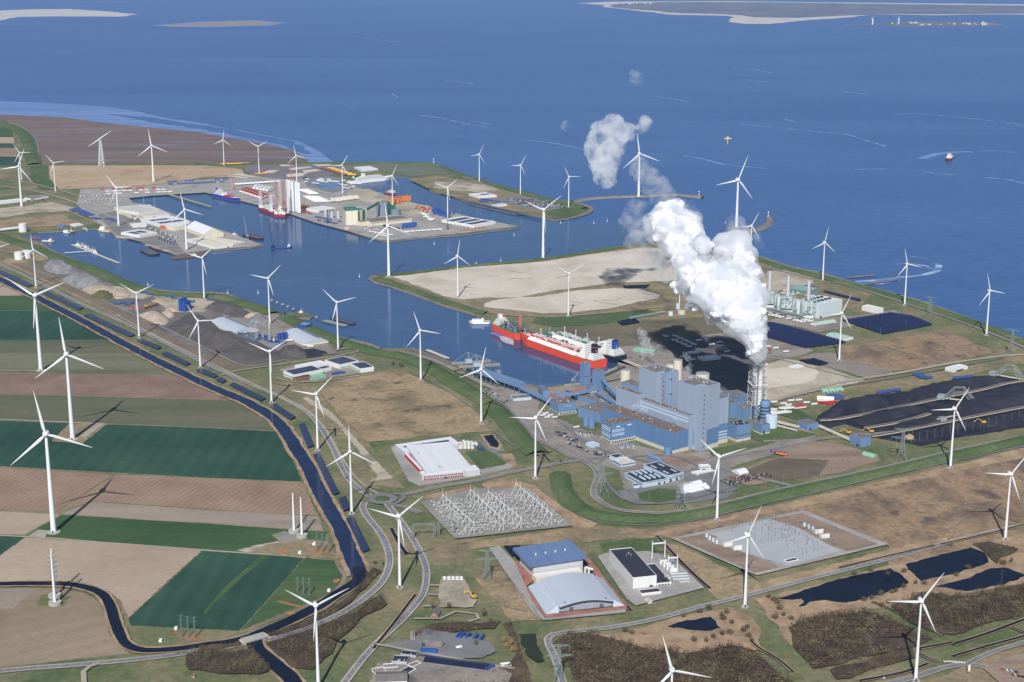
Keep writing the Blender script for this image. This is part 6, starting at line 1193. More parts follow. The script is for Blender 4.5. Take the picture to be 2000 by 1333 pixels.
for k, (A, B, C) in enumerate([((1608,769),(1619,768),(1606,764)),((1621,768),(1632,767),(1619,763)),((1634,767),(1648,765),(1632,761))]):
    building('green_tunnel_shed', '%s pale green round roofed shed behind the scrap yard' % ['left','middle','right'][k], 'shed', A, B, C, 3, GREENP, GREENP, roofkind='arch', rise=4, doors=[(0,.3,.6,0,3)], group='green tunnel sheds')
building('white_hall', 'white gabled hall beside the scrap containers', 'hall', (1596,784),(1628,786),(1600,779),4, WALLW, ROOFW, roofkind='gable', rise=4)
building('white_hall', 'white open fronted hall behind the coal yard', 'hall', (1862,729),(1890,722),(1848,724),7, WALLW, ROOFW, doors=[(0,.2,.7,0,4)])
building('red_roof_shed', 'small white hall with red roof in the contractor yard', 'shed', (1553,800),(1575,797),(1550,796),4, WALLW, REDP, roofkind='gable', rise=1.5)
building('green_tunnel_shed', 'long pale green tunnel shed beside the soil rows', 'shed', (1683,890),(1705,896),(1685,884),2.5, GREENP, GREENP, roofkind='arch', rise=3)
building('green_roof_yard', 'long green sheds on the dark yard below the steam puff', 'shed', (1236,687),(1276,692),(1238,681),4, GREENP, GREENP, roofkind='gable', rise=2)
building('white_platform', 'flat white slab lying on the sandy ground right of the chimney', 'slab', (1552,721),(1571,717),(1545,716),1.8, WALLW, WALLW)
building('white_stack_sheds', 'white sheds half in the shadow of the steam plume', 'shed', (1372,707),(1408,703),(1370,701),6, WALLW, ROOFW, vents=4)
building('white_stack_sheds', 'narrow white shed deep in the shadow of the steam plume', 'shed', (1347,693),(1367,691),(1346,690),4, WALLW, ROOFW)
building('switch_house', 'small white house with black roof in the open grey switchyard', 'shed', (1538,1103),(1560,1098),(1535,1098),4, WALLW, ROOFD, doors=[(0,.6,.75,0,2.5)])
for px, py, lb in [(1422,1071,'white fire wall on the left side of the open switchyard, rear one'),(1441,1078,'white fire wall on the left side of the open switchyard, front one'),(1600,1046,'white fire wall on the right side of the open switchyard, rear one'),(1612,1055,'white fire wall on the right side of the open switchyard, front one')]:
    g = G(px, py); r = empty('fire_wall', (g.x,g.y,0),.3, lb, 'wall', 'white fire walls of the switchyard'); MB().box(-6,-.5,0,6,.5,9).build('slab', WALLW, r); MB().box(-6.3,-.8,0,-5.7,6,9).build('side_slab', WALLW, r)
building('cabin', 'small brick hut on the lawn at the lower left', 'hut', (374,1325),(381,1325),(373,1321),3, BRICK, ROOFD)
for px, py, lb in [(313,1255,'tiny white cabin beside the clay track, front one'),(343,1231,'tiny white cabin beside the three slim masts, rear one'),(618,1297-25,'x'),(613,1066,'tiny white cabin left of the upper slim masts'),(585,1083,'tiny white cabin by the farm track'),(642,1157,'tiny white cabin at the corner of the grass field')]:
    if lb != 'x': building('equipment_cabin', lb, 'cabin', (px-3,py),(px+3,py),(px-3,py-3),3, WALLW, WALLW)
patch('switchyard_gravel', [(820,984),(925,958),(1030,957),(1118,1031),(888,1056)], G_GRAV)
patch('switchyard_road', [(1310,1055),(1570,1000),(1735,1067),(1478,1128)], G_CON)
patch('switchyard_soil', [(1325,1056),(1378,1046),(1400,1052),(1395,1065),(1440,1078),(1526,1112),(1474,1123)], G_SOIL, amp=.6)
patch('switchyard_soil', [(1506,1016),(1566,1006),(1715,1067),(1655,1081),(1600,1062),(1572,1040),(1520,1030)], G_SOIL, amp=.6)
patch('switchyard_gravel', [(1390,1046),(1505,1018),(1560,1035),(1640,1080),(1540,1110),(1440,1078)], gmat('light_grey_gravel', [S(166,168,174), S(178,180,184)], .02, fine=.05))
# ---------------- lattice pylons ----------------
GALV = pmat('galvanised_lattice', S(132,146,142),.5,.1,.4)
def pylon_meshes(H=52):
    mb = MB(); s = H/52
    cs = lambda z: (7.5-4.6*min(1, z/(22*s))) if z < 22*s else 2.9-1.9*(z-22*s)/(30*s)
    zs = [0,11*s, 19*s, 25*s, 30*s, 34.5*s, 38.5*s, 42.5*s, 46.5*s, 50*s]
    for a, b in zip(zs, zs[1:]):
        p, q = cs(a), cs(b); P = [(-p,-p),(p,-p),(p,p),(-p,p)]; R = [(-q,-q),(q,-q),(q,q),(-q,q)]
        for j in range(4):
            k = (j+1) % 4; mb.beam((*P[j],a),(*R[j],b),.45); mb.beam((*P[j],a),(*R[k],b),.25); mb.beam((*P[k],a),(*R[j],b),.25); mb.beam((*R[j],b),(*R[k],b),.25)
    arms = []
    for z_, l in ((34.5*s, 17),(48*s, 13)):
        am = MB()
        for sg in (-1,1):
            for y in (-1.2,1.2): am.beam((sg*1.5,y,z_),(sg*l,0,z_+1.5),.3); am.beam((sg*1.5,y,z_+3.2),(sg*l,0,z_+1.6),.25)
            for k in range(6): t = k/6; t2 = (k+1)/6; am.beam((sg*(1.5+(l-1.5)*t),-1.2*(1-t),z_+1.5*t),(sg*(1.5+(l-1.5)*t2),1.2*(1-t2),z_+3.2-1.6*t2),.18); am.beam((sg*(1.5+(l-1.5)*t),1.2*(1-t),z_+1.5*t),(sg*(1.5+(l-1.5)*t2),-1.2*(1-t2),z_+1.5*t2),.18)
            for d in (l, l*.62): am.tube((sg*d,0,z_+1.4),(sg*d,0,z_-2),.22,n=5)
        arms.append(am)
    return mb, arms
bm0, arms0 = pylon_meshes(); PB = bm0.build('lattice_body', GALV); PA = [a.build('crossarm', GALV) for a in arms0]
PYM = [PB.data]+[a.data for a in PA]
for o in [PB]+PA: bpy.data.objects.remove(o)
PY = [(1177,971,908,'lattice pylon on the dike bend left of the dark roofed workshop',.3),(1329,994,926,'lattice pylon on the grass below the white tunnel tents',.3),(951.5,1136,1074,'lattice pylon between the switchyard and the silver halls',.1),(1091.5,1331,1260,'lattice pylon nearest the bottom edge beside the wood',.1),(1761,901,838,'lattice pylon beside the blue drive house at the coal yard fence',-.4),(1815,617,580,'lattice pylon on the sea dike behind the solar fields',-.6),(1974.8,692,644,'lattice pylon near the right edge at the sea dike',-.6)]
for px, py, ty, lb, yw in PY:
    g = G(px, py); s = HT(px, py, ty)/50.5; r = empty('lattice_pylon', (g.x, g.y, 0), yw, lb, 'pylon', 'lattice power pylons')
    for nm, me in zip(('lattice_body', 'crossarm', 'crossarm'), PYM): o = bpy.data.objects.new(nm, me); COL.objects.link(o); o.parent = r; o.scale = (s, s, s)
# white monopole pylons with insulator arms
def monopole(label, px, py, ty):
    g = G(px, py); H = HT(px, py, ty); r = empty('monopole_pylon', (g.x,g.y,0),.5, label, 'pylon', 'white tubular power masts')
    MB().lathe(0,0,[(1.9,0),(1.6,H*.4),(.9,H)],14).build('mast', WHITE, r); MB().lathe(0,0,[(8,0),(8,.8+ZT)],24,sm=False).build('foundation', CONC, r)
    for k in range(6):
        z_ = H*(.42+.1*k); mb = MB(); mb.tube((1,0,z_),(6,0,z_+1.2),.2,n=5); mb.tube((1,0,z_-2.2),(6,0,z_+1.2),.15,n=5); mb.tube((-1,0,z_),(-5,0,z_+1),.15,n=5); mb.build('insulator_arm', STEELD, r)
monopole('white tubular mast, left one of the pair beside the canal field', 574.4,1040,963.5)
monopole('white tubular mast, right one of the pair beside the canal field', 589.8,1048.6,972)
monopole('white tubular mast, front one of the pair in the brown field at the lower left', 107.6,1180.5,1081.4)
monopole('white tubular mast, rear one of the pair in the brown field at the lower left', 107,1166,1072)
def slim_mast(label, px, py, ty, grp):
    g = G(px, py); H = HT(px, py, ty); r = empty('slim_mast', (g.x,g.y,0),0, label, 'mast', grp); mb = MB(); lattice_legs(mb, H, .9,.6,8,.16); mb.build('lattice_body', GALV, r)
    mb = MB(); [mb.beam((-3.5,0,H*k),(3.5,0,H*k+1.2),.2) for k in (.78,.97)]; mb.build('crossarm', GALV, r)
for k, (x, y, t) in enumerate([(619,1078,1041),(630,1080,1043),(641,1081,1044)]): slim_mast('%s of the three slim grey masts above the green field corner' % ['leftmost','middle','rightmost'][k], x, y, t, 'upper slim masts')
for k, (x, y, t) in enumerate([(581.5,1158,1128),(593,1161,1129),(604.5,1164,1131)]): slim_mast('%s of the three slim grey masts beside the canal bend' % ['leftmost','middle','rightmost'][k], x, y, t, 'middle slim masts')
for k, (x, y, t) in enumerate([(355,1244.5,1202),(368,1246,1204),(381,1247,1205.5)]): slim_mast('%s of the three slim grey masts above the lower road' % ['leftmost','middle','rightmost'][k], x, y, t, 'lower slim masts')
for k, (px, py, w) in enumerate([(828,1052,30),(872,1046,22)]):
    g = G(px, py); r = empty('line_portal', (g.x,g.y,0),.15, ['grey lattice line portal at the left of the mast filled switchyard','dense grey lattice portal at the switchyard corner'][k], 'gantry'); mb = MB()
    for x in (-w/2, w/2):
        sub = MB(); lattice_legs(sub, 20,1.6,1.0,6,.3); mb.v += [] ; mb._add([(v[0]+x, v[1], v[2]) for v in sub.v], sub.f)
    for y in (-1,1): mb.beam((-w/2,y,20),(w/2,y,20),.35); mb.beam((-w/2,y,22),(w/2,y,22),.35)
    for q in range(10): mb.beam((-w/2+w*q/10,-1,20),(-w/2+w*(q+1)/10,1,22),.25)
    mb.build('portal', GALV, r)
# ---------------- switchyard full of masts (left) ----------------
g0 = G(820,984)
def lerp2(u, v):      # inside the switchyard quad, photograph positions
    a = Vector((835,986)); b = Vector((1035,960)); c = Vector((1112,1030)); d = Vector((890,1052)); return (a*(1-u)*(1-v)+b*u*(1-v)+c*u*v+d*(1-u)*v)
root = empty('bus_bar_field', (g0.x, g0.y, 0),0, 'dense grey field of insulators and bus bars in the mast filled switchyard', 'switchgear')
rnd = random.Random(5); cols = [MB() for _ in range(4)]
for i in range(52):
    for j in range(26):
        u, v = .02+.96*i/51,.06+.9*j/25; p = lerp2(u, v); q = G(p.x, p.y)-g0; h = rnd.choice((3.5,5,6,7.5,9)); mb = cols[(i//13)]
        if rnd.random() < .12: continue
        mb.tube((q.x, q.y, .3),(q.x, q.y, h),.34,.2, n=4, sm=False); 
        if rnd.random() < .5: mb.box(q.x-.9, q.y-.9, h-1.4, q.x+.9, q.y+.9, h)
        if rnd.random() < .6: mb.beam((q.x, q.y, h),(q.x+rnd.uniform(-1,1), q.y+rnd.choice((-6,6)), h),.14)
for mb in cols: mb.build('insulators', pmat('insulator_grey', S(198,198,194),.5,.12,.8), root)
mb = MB()
for j in range(9):
    v = .1+.85*j/8; a = lerp2(.02, v); b = lerp2(.98, v); mb.beam((G(a.x,a.y)-g0)+Vector((0,0,9)),(G(b.x,b.y)-g0)+Vector((0,0,9)),.2)
mb.build('bus_bars', STEEL, root)
# the four long white portals with lightning rods: (start px, end px, number of masts)
lb4 = ['first white portal row from the left in the mast filled switchyard','second white portal row from the left in the mast filled switchyard','third white portal row from the left in the mast filled switchyard','rightmost white portal row in the mast filled switchyard']
for k, (a, b, n) in enumerate([((865,990),(926,1048),9),((919,980),(984,1041),9),((954,984),(1018,1037),9),((1008,968),(1078,1029),9)]):
    A = G(*a); B = G(*b); r = empty('portal_row', (A.x,A.y,0),0, lb4[k], 'gantry', 'white portal rows of the switchyard'); d = B-A; beam = MB()
    H = 19
    beam.tube((0,0,H),(d.x,d.y,H),.5, n=6); beam.build('crossbeam', WHITE, r)
    for i in range(n):
        c = d*(i/(n-1)); m = MB(); m.tube((c.x,c.y,0),(c.x,c.y,H+9),.4,.16,n=6); m.build('mast', WHITE, r); m = MB(); m.tube((c.x,c.y,H),(c.x-9,c.y-5,0),.26,n=5); m.build('strut', WHITE, r)
for k, (x, y, t) in enumerate([(844,996,967),(900,1000,972),(930,1010,980),(1000,1000,975),(940,985,960),(985,985,962),(1060,1010,985),(1050,995,975),(1025,985,960)]):
    pass
fence_p = [(820,985),(925,958),(1032,957),(1120,1031),(888,1057),(820,985)]
def fence(label, px, h=2.4, m=None, post=6, cat='fence'):
    pts = [G(x, y) for x, y in px]; o = pts[0]; r = empty('fence', (o.x,o.y,0),0, label, cat); mb = MB(); pm = MB()
    for p, q in zip(pts, pts[1:]):
        p = p-o; q = q-o; n = max(1, int((q-p).length/post))
        for k in range(n): a = p.lerp(q, k/n); pm.beam((a.x,a.y,0),(a.x,a.y,h+ZT),.09)
        for z_ in (.6,1.2,1.8, h): mb.beam((p.x,p.y,z_+ZT),(q.x,q.y,z_+ZT),.045)
    mb.build('rails', m or STEELD, r); pm.build('posts', m or STEELD, r)
fence('grey fence round the mast filled switchyard', fence_p)
fence('grey fence along the coal yard beside the dike', [(1720,900),(1790,880),(1870,860),(2000,830),(2100,808)])
fence('dark fence along the pale workshop road', [(1205,935),(1245,983),(1300,990),(1400,965),(1440,952)])
fence('long fence round the silver halls', [(945,1070),(1060,1218),(1230,1200),(1145,1075)])
# open switchyard (right): rows of thin poles
g0 = G(1395,1046); root = empty('pole_field', (g0.x,g0.y,0),0, 'rows of thin grey insulator poles in the open grey switchyard', 'switchgear'); rnd = random.Random(8)
quads = [((1432,1025),(1508,1012),(1560,1048),(1480,1066)),((1500,1040),(1570,1026),(1650,1062),(1560,1090))]
for a, b, c, d in quads:
    mb = MB(); bar = MB()
    for i in range(13):
        for j in range(9):
            u, v = i/12, j/8; x = a[0]*(1-u)*(1-v)+b[0]*u*(1-v)+c[0]*u*v+d[0]*(1-u)*v; y = a[1]*(1-u)*(1-v)+b[1]*u*(1-v)+c[1]*u*v+d[1]*(1-u)*v
            if rnd.random() < .25: continue
            q = G(x, y)-g0; h = rnd.choice((5,6,8,8)); mb.tube((q.x,q.y,0),(q.x,q.y,h),.22,n=4,sm=False); bar.beam((q.x-2,q.y,h),(q.x+2,q.y,h),.16)
    mb.build('poles', STEELD, root); bar.build('bus_bars', STEEL, root)
for k, (x, y) in enumerate([(1386,1058),(1393,1062),(1380,1053),(1400,1066),(1571,1032),(1579,1036),(1587,1040)]):
    cyl_thing('reactor', ['white capped coil, second on the left side of the open switchyard','white capped coil, third on the left side of the open switchyard','white capped coil, first on the left side of the open switchyard','white capped coil, last on the left side of the open switchyard','white capped coil, left of three at the rear of the open switchyard','white capped coil, middle of three at the rear of the open switchyard','white capped coil, right of three at the rear of the open switchyard'][k], 'coil', x, y, 1.9,8, WTANK, group='white capped coils', rim=False)
for k, (x, y, t) in enumerate([(1430,1045,1000),(1506,1028,985),(1366,1066,1022),(1577,1068,1020),(1396,1040,1002),(1636,1047,1003),(1464,1088,1050),(1396,1066,1030)]):
    g = G(x, y); r = empty('lightning_rod', (g.x,g.y,0),0, '%s thin lightning mast of the open grey switchyard' % ['second rear','third rear','left front','right middle','first rear','right rear','centre front','left middle'][k], 'mast', 'lightning masts'); MB().tube((0,0,0),(0,0,HT(x,y,t)),.3,.1,n=6).build('pole', GALV, r); MB().box(-.7,-.7,0,.7,.7,.5+ZT).build('base', CONC, r)
# ---------------- ships ----------------
HORANGE = pmat('hull_orange_red', S(230,82,56),.4,.08,.05)
DECKR = pmat('deck_red', S(196,70,52),.7,.12,.1, streak=False)
DECKG = pmat('deck_green', S(70,124,100),.7,.12,.1, streak=False)
SHIPW = pmat('ship_white', S(236,236,232),.4,.03,.1)
HNAVY = pmat('hull_navy', S(28,38,66),.4,.1)
HBLUE = pmat('hull_blue', S(38,72,160),.4,.08)
HDKRED = pmat('hull_dark_red', S(168,52,50),.5,.1)
RUST = pmat('rusty_steel', S(128,96,84),.8,.2,.15)
BLACKP = pmat('black_paint', S(44,44,52),.5,.1)
def ship(name, label, near_bow, near_stern, B, F, hull, deck, bowf=.2, sternf=.1, sheer=2.5, cat='ship', group=None, full=.55, boot=None, away=True):
    b, s = G(*near_bow, ZW), G(*near_stern, ZW); d = b-s; L = d.length; d.normalize(); n = Vector((-d.y, d.x, 0))
    if n.y < 0: n = -n
    c = s+n*B/2 if away else s
    r = empty(name, (c.x, c.y, ZW), math.atan2(d.y, d.x), label, cat, group); N = 18; vs = []
    for i in range(N+1):
        t = i/N; x = L*t
        if t > 1-bowf: u = (t-(1-bowf))/bowf; w = math.sqrt(max(0,1-u**2.2)); ww = (1-u**1.5)
        elif t < sternf: u = 1-t/sternf; w = 1-.25*u*u; ww = 1-full*.5*u
        else: w = ww = 1
        w = max(w, .02); ww = max(ww*.97,.015); z = F+sheer*max(0,(t-.75)/.25)**2; xo = x+(L*.025 if t > .98 else 0)
        vs += [(x, -B/2*ww, -1.5),(x, -B/2*ww, .8),(xo, -B/2*w, z),(xo, -B/2*w+.3*w, z),(xo, B/2*w-.3*w, z),(xo, B/2*w, z),(x, B/2*ww, .8),(x, B/2*ww, -1.5)]
    mb = MB(); fs = []
    for i in range(N):
        for j in (1,5): a = i*8+j; fs.append((a, a+8, a+9, a+1))
        a = i*8+2; fs.append((a, a+8, a+9, a+1)); a = i*8+4; fs.append((a, a+8, a+9, a+1))
    fs += [(0,1,6,7),(1,2,5,6)]; mb._add(vs, [f[::1] for f in fs]); mb.build('hull', hull, r)
    m2 = MB(); m2._add(vs, [(i*8+j, i*8+8+j, i*8+9+j, i*8+1+j) for i in range(N) for j in (0,6)]); m2.build('waterline_band', boot or BLACKP, r)
    m3 = MB(); m3._add([(v[0], v[1], v[2]-.9) for v in vs], [(i*8+3, i*8+11, i*8+12, i*8+4) for i in range(N)]); m3.build('deck', deck, r)
    return r, L
def blocks(r, nm, lst, m):
    mb = MB()
    for x0, x1, y, z0, z1 in lst: mb.box(x0,-y, z0, x1, y, z1)
    return mb.build(nm, m, r)
def house(r, x0, x1, B, z0, levels, m=None, wing=True):
    for k in range(levels):
        f = 1-.09*k; xa, xb = x0+(x1-x0)*.08*k, x1-(x1-x0)*.04*k
        MB().box(xa, -B/2*f, z0+2.8*k, xb, B/2*f, z0+2.8*k+2.7).build('deckhouse', m or SHIPW, r)
        w = MB(); w.box(xa+.5,-B/2*f-.08, z0+2.8*k+1.1, xb-.5,-B/2*f, z0+2.8*k+1.9); w.box(xb, -B/2*f+.6, z0+2.8*k+1.1, xb+.08, B/2*f-.6, z0+2.8*k+1.9); w.box(xa-.08,-B/2*f+.6, z0+2.8*k+1.1, xa, B/2*f-.6, z0+2.8*k+1.9); w.build('window', WIN, r)
    zt = z0+2.8*levels
    m_ = MB(); m_.beam(((x0+x1)/2,0,zt),((x0+x1)/2,0,zt+7),.35); m_.beam(((x0+x1)/2,-2,zt+4.5),((x0+x1)/2,2,zt+4.5),.25); m_.build('mast', m or SHIPW, r); return zt
def lettering(text, r, loc, rot, size, m):
    cu = bpy.data.curves.new('ship_name', 'FONT'); cu.body = text; cu.size = size; cu.extrude = .04; cu.align_x = 'CENTER'
    o = bpy.data.objects.new('ship_name', cu); dg = bpy.context.evaluated_depsgraph_get(); COL.objects.link(o); bpy.context.view_layer.update()
    me = bpy.data.meshes.new_from_object(o.evaluated_get(bpy.context.evaluated_depsgraph_get())); bpy.data.objects.remove(o)
    p = bpy.data.objects.new('ship_name', me); COL.objects.link(p); me.materials.append(m); p.parent = r; p.location = loc; p.rotation_euler = rot; return p
def lng(name, label, bow, stern, B, F, hull, deckm, trunk_side, trunk_top, funnel, boot=None):
    r, L = ship(name, label, bow, stern, B, F, hull, deckm, .16,.12,2.5, 'gas carrier ship', boot=boot)
    x0, x1 = .22*L, .84*L; h = 7; mb = MB(); y0, y1 = B*.46, B*.34
    V = [(x0,-y0,F),(x1,-y0*.85,F),(x1,-y1*.8,F+h),(x0,-y1,F+h),(x0,y1,F+h),(x1,y1*.8,F+h),(x1,y0*.85,F),(x0,y0,F)]
    mb._add(V, [(0,1,2,3),(4,5,6,7),(0,3,4,7),(1,6,5,2)]); mb.build('trunk_side', trunk_side, r)
    mb = MB(); mb._add([(v[0],v[1],v[2]+.1) for v in V[2:6]], [(0,3,2,1)]); mb.build('trunk_deck', trunk_top, r)
    rnd = random.Random(int(L)); mb = MB()
    for k in range(34): x = rnd.uniform(x0+4, x1-4); y = rnd.uniform(-y1*.7, y1*.7); s = rnd.uniform(1,3); mb.box(x, y, F+h, x+s*rnd.uniform(1,3), y+s, F+h+rnd.uniform(1,3))
    mb.build('deck_equipment', deckm, r); mb = MB()
    for y in (-5,-2,2,5): mb.tube((x0,y,F+h+1.8),(x1,y,F+h+1.8),.45,n=5)
    for k in range(9): x = x0+(x1-x0)*(k+.5)/9; mb.beam((x,-y1*.9,F+h+1.2),(x,y1*.9,F+h+1.2),.3)
    for k in range(60): x = rnd.uniform(x0, x1); y = rnd.uniform(-y1, y1); mb.box(x, y, F+h, x+rnd.uniform(.6,4), y+rnd.uniform(.6,2), F+h+rnd.uniform(.8,3.4))
    mb.build('pipes', SHIPW, r)
    mb = MB(); [mb.beam((.01*L+k*L*.0475,-B*.49*(1 if 1<k<17 else .8),F),(.01*L+k*L*.0475,-B*.49*(1 if 1<k<17 else .8),F+1.6),.25) for k in range(20)]; mb.build('railing', SHIPW, r)
    for k in range(4): x = x0+(x1-x0)*(k+.5)/4; MB().tube((x,-3,F+h),(x,-3,F+h+15),.8,.6,n=8).tube((x,-3,F+h+15),(x,-3,F+h+16.5),1.3,n=8).build('vent_mast', SHIPW, r)
    MB().box((x0+x1)/2-8,-B*.47,F+.5,(x0+x1)/2+8,-B*.36,F+9).build('manifold', RUST if hull is HORANGE else STEEL, r)
    zt = house(r, .10*L, .2*L, B*.86, F, 8); house(r, .02*L, .09*L, B*.7, F, 4)
    MB().box(.175*L,-B*.5,zt-3,.2*L,B*.5,zt-.4).build('bridge_wing', SHIPW, r)
    MB().box(.055*L,-4.5,F+10,.095*L,4.5,zt+5).build('funnel', funnel, r); MB().box(.0549*L,-4.6,zt+.2,.0951*L,4.6,zt+1.3).build('funnel_stripe', HORANGE if hull is HORANGE else funnel, r); MB().box(.057*L,-4,zt+5,.093*L,4,zt+7).build('funnel_top', BLACKP, r)
    mb = MB(); [mb.beam((L*.93+x,y,F+2),(L*.93+x,y,F+5),.6) for x in (0,4) for y in (-5,5)]; mb.box(L*.9,-3,F+2,L*.93,3,F+4); mb.beam((L*.955,0,F+2),(L*.955,0,F+14),.5); mb.build('foredeck_gear', SHIPW, r)
    return r, L
r, L = lng('gas_carrier', 'long orange red gas carrier with white trunk deck and black and red funnel', (1003,669),(1156,722),44,15, HORANGE, DECKR, SHIPW, DECKR, BLACKP)
lettering('EEMSHAVEN LNG', r, (L*.26,-22.12,9.2),(math.radians(90),0,0),5.2, SHIPW)
MB().box(L*.53,-22.15,1.2,L*.575,-21.9,13.5).build('brown_patch', RUST, r)
lng('gas_carrier', 'dark hulled white gas carrier with green deck and blue funnel moored behind the orange one', (1052,664),(1196,711),43,13, HNAVY, DECKG, SHIPW, DECKG, BLUEP)
r, L = ship('regasification_ship', 'shorter red ship with white stern house and grey piping deck beyond the gas carrier', (1012,668),(957,646),40,15, HORANGE, DECKG, .12,.06,1, 'ship')
house(r, .03*L, .2*L, 30,15,5); MB().box(.05*L,-4,28,.11*L,4,36).build('funnel', SHIPW, r); MB().box(.045*L,-8,33,.14*L,-7,34).box(.05*L,7,31,.15*L,8,34).build('crane_jib', HORANGE, r)
rnd = random.Random(3); mb = MB()
for k in range(150): x, y, z = rnd.uniform(.25,.86)*L, rnd.uniform(-16,16), rnd.uniform(15,26); mb.tube((x,y,z),(x+rnd.choice((0,0,8)),y+rnd.choice((0,7,0)),z+rnd.choice((0,4,0))),rnd.uniform(.3,1.1),n=5)
mb.build('process_piping', STEELD, r); mb = MB()
for k in range(30): x, y = rnd.uniform(.25,.84)*L, rnd.uniform(-15,12); mb.box(x,y,15,x+rnd.uniform(2,6),y+rnd.uniform(2,5),15+rnd.uniform(3,10))
mb.build('process_modules', STEEL, r); mb = MB(); sub = MB(); lattice_legs(sub, 34,2.2,1.6,8,.35,15); mb._add([(v[0]+.8*L, v[1], v[2]) for v in sub.v], sub.f); mb.build('mast', pmat('red_white_mast', S(220,120,110)), r)
def simple_ship(name, label, bow, stern, B, F, hull, deck, hx=(.06,.24), lv=3, cat='ship', group=None, cargo=None, boot=None, sheer=1.5, away=True, bowf=.22):
    r, L = ship(name, label, bow, stern, B, F, hull, deck, bowf, .08, sheer, cat, group, boot=boot, away=away)
    z = house(r, hx[0]*L, hx[1]*L, B*.8, F-.8, lv) if lv else F
    if cargo: MB().box(cargo[0]*L,-B*.36,F-.8,cargo[1]*L,B*.36,F+cargo[2]).build('hatch', cargo[3], r)
    if lv > 1: MB().box(hx[0]*L+.3,-B*.12,z-3,hx[0]*L+B*.25,B*.12,z+2.5).build('funnel', hull, r)
    return r, L
r, L = simple_ship('cargo_ship', 'dark blue cargo ship with white upperworks moored at the quay', (461,394),(411,383),24,10, HBLUE, SHIPW, (.12,.36),6, cargo=(.5,.75,2,DECKR), boot=HDKRED)
blocks(r, 'deckhouse', [(.4*L,.46*L,8,9,18)], SHIPW)
def jackup(label, a, b, B, leg_top, s=1.0, nx=4):
    r, L = ship('jack_up_vessel', label, b, a, B, 9, HDKRED, RUST, .1,.05,1, 'jack up vessel'); LT = leg_top
    for k, (x, y) in enumerate([(.12,-.36),(.12,.36),(.8,-.36),(.8,.36)]):
        sub = MB(); lattice_legs(sub, LT, 3.2,3.2, int(LT/8),.3); mb = MB(); mb._add([(v[0]+x*L, v[1]+y*B, v[2]) for v in sub.v], sub.f); mb.build('leg', [WHITE, pmat('leg_red', S(196,128,124))][k % 2], r); MB().box(x*L-5,y*B-5,8,x*L+5,y*B+5,17).build('leg_housing', SHIPW, r)
    house(r, .24*L, .4*L, B*.6,9,5); mb = MB(); mb.tube((.6*L,0,9),(.6*L,0,24),3,n=10); mb.box(.6*L-5,-4,24,.6*L+6,4,30); [mb.beam((.6*L,y,28),(.6*L+20,y*.4,66),.7) for y in (-3,3)]; mb.build('deck_crane', SHIPW, r); mb = MB(); rnd = random.Random(int(L))
    for k in range(16): x, y = rnd.uniform(.1,.9)*L, rnd.uniform(-.4,.4)*B; mb.box(x,y,9,x+rnd.uniform(2,7),y+rnd.uniform(2,5),9+rnd.uniform(2,6))
    mb.build('deck_equipment', SHIPW, r); MB().lathe(.3*L,0,[(.5,24),(9,25),(9,25.6)],12).build('helideck', DECKG, r)
jackup('red jack up vessel with four lattice legs, left one at the quay', (503,410),(533,421),38,62)
jackup('red jack up vessel with very tall red and white legs, right one at the quay', (556,425),(535,424),40,112)
r, L = simple_ship('ferry', 'large white ferry lying in the inner basin of the pier', (768,352.5),(686,361),27,13, SHIPW, SHIPW, (.08,.82),4, 'ferry', sheer=3, boot=BLACKP); MB().box(.3*L,-5,22,.36*L,5,34).build('funnel', SHIPW, r); MB().box(.01*L,-9,13.2,.1*L,9,16).build('stern_deck', DECKG, r)
simple_ship('supply_ship', 'small red and white supply ship in the inner basin', (771,381),(750,378),15,5, HDKRED, SHIPW, (.3,.85),3)
simple_ship('coaster', 'small orange red coaster with white deck before the cream silo block', (700,458),(670,451),14,5, HORANGE, STEEL, (.04,.2),2, cargo=(.3,.8,1.5,STEEL))
simple_ship('survey_ship', 'cream and yellow working ship at the tug quay', (188,452),(212,455),16,5, pmat('cream_hull', S(206,190,164)), YELLOW, (.35,.8),4)
simple_ship('tug', 'white ferry shaped boat with rounded roof, left of three small boats', (121,455),(133,457),10,3, SHIPW, SHIPW, (.2,.85),2, 'boat')
simple_ship('tug', 'dark blue tug beside the rounded white boat', (132,453),(142,456),8,3, HNAVY, RUST, (.3,.6),2, 'tug')
simple_ship('barge', 'small brown work barge in front of the dark blue tug', (132,457),(143,460),7,2, RUST, RUST, (.1,.2),0, 'barge')
simple_ship('tug', 'little white boat at the quay left of the cream working ship', (160,448),(168,450.5),7,2.5, SHIPW, SHIPW, (.2,.7),1, 'boat')
simple_ship('house_boat', 'cream house boat with two white domes beside the red jetty', (80,473),(103,474),14,3, pmat('cream_hull', S(206,190,164)), SHIPW, (.15,.4),2, 'boat', bowf=.08)
simple_ship('barge', 'dark flat barge moored off the quay corner', (292,501),(271,490.5),32,4, HNAVY, pmat('barge_deck', S(104,98,104)), lv=0, cat='barge', bowf=.06, sheer=0)
simple_ship('barge', 'long rusty barge with white tank and orange boat below the tall turbine', (405,501),(339,507),22,4.5, RUST, RUST, (.55,.7),1, 'barge', bowf=.06, sheer=0)
simple_ship('barge', 'reddish brown barge with crane at the pier tip', (505,470),(472,462),24,5, HNAVY, RUST, (.1,.2),0, 'barge', bowf=.1, sheer=0)
simple_ship('tug', 'white tug with tall mast at the pier tip', (450,460),(462,463),9,3, HDKRED, SHIPW, (.25,.7),2, 'tug')
r, L = simple_ship('crane_ship', 'dark blue crane barge with black lattice crane in open water', (571,485),(529,487),14,3, HBLUE, STEELD, (.78,.9),3, 'barge', sheer=1, bowf=.1)
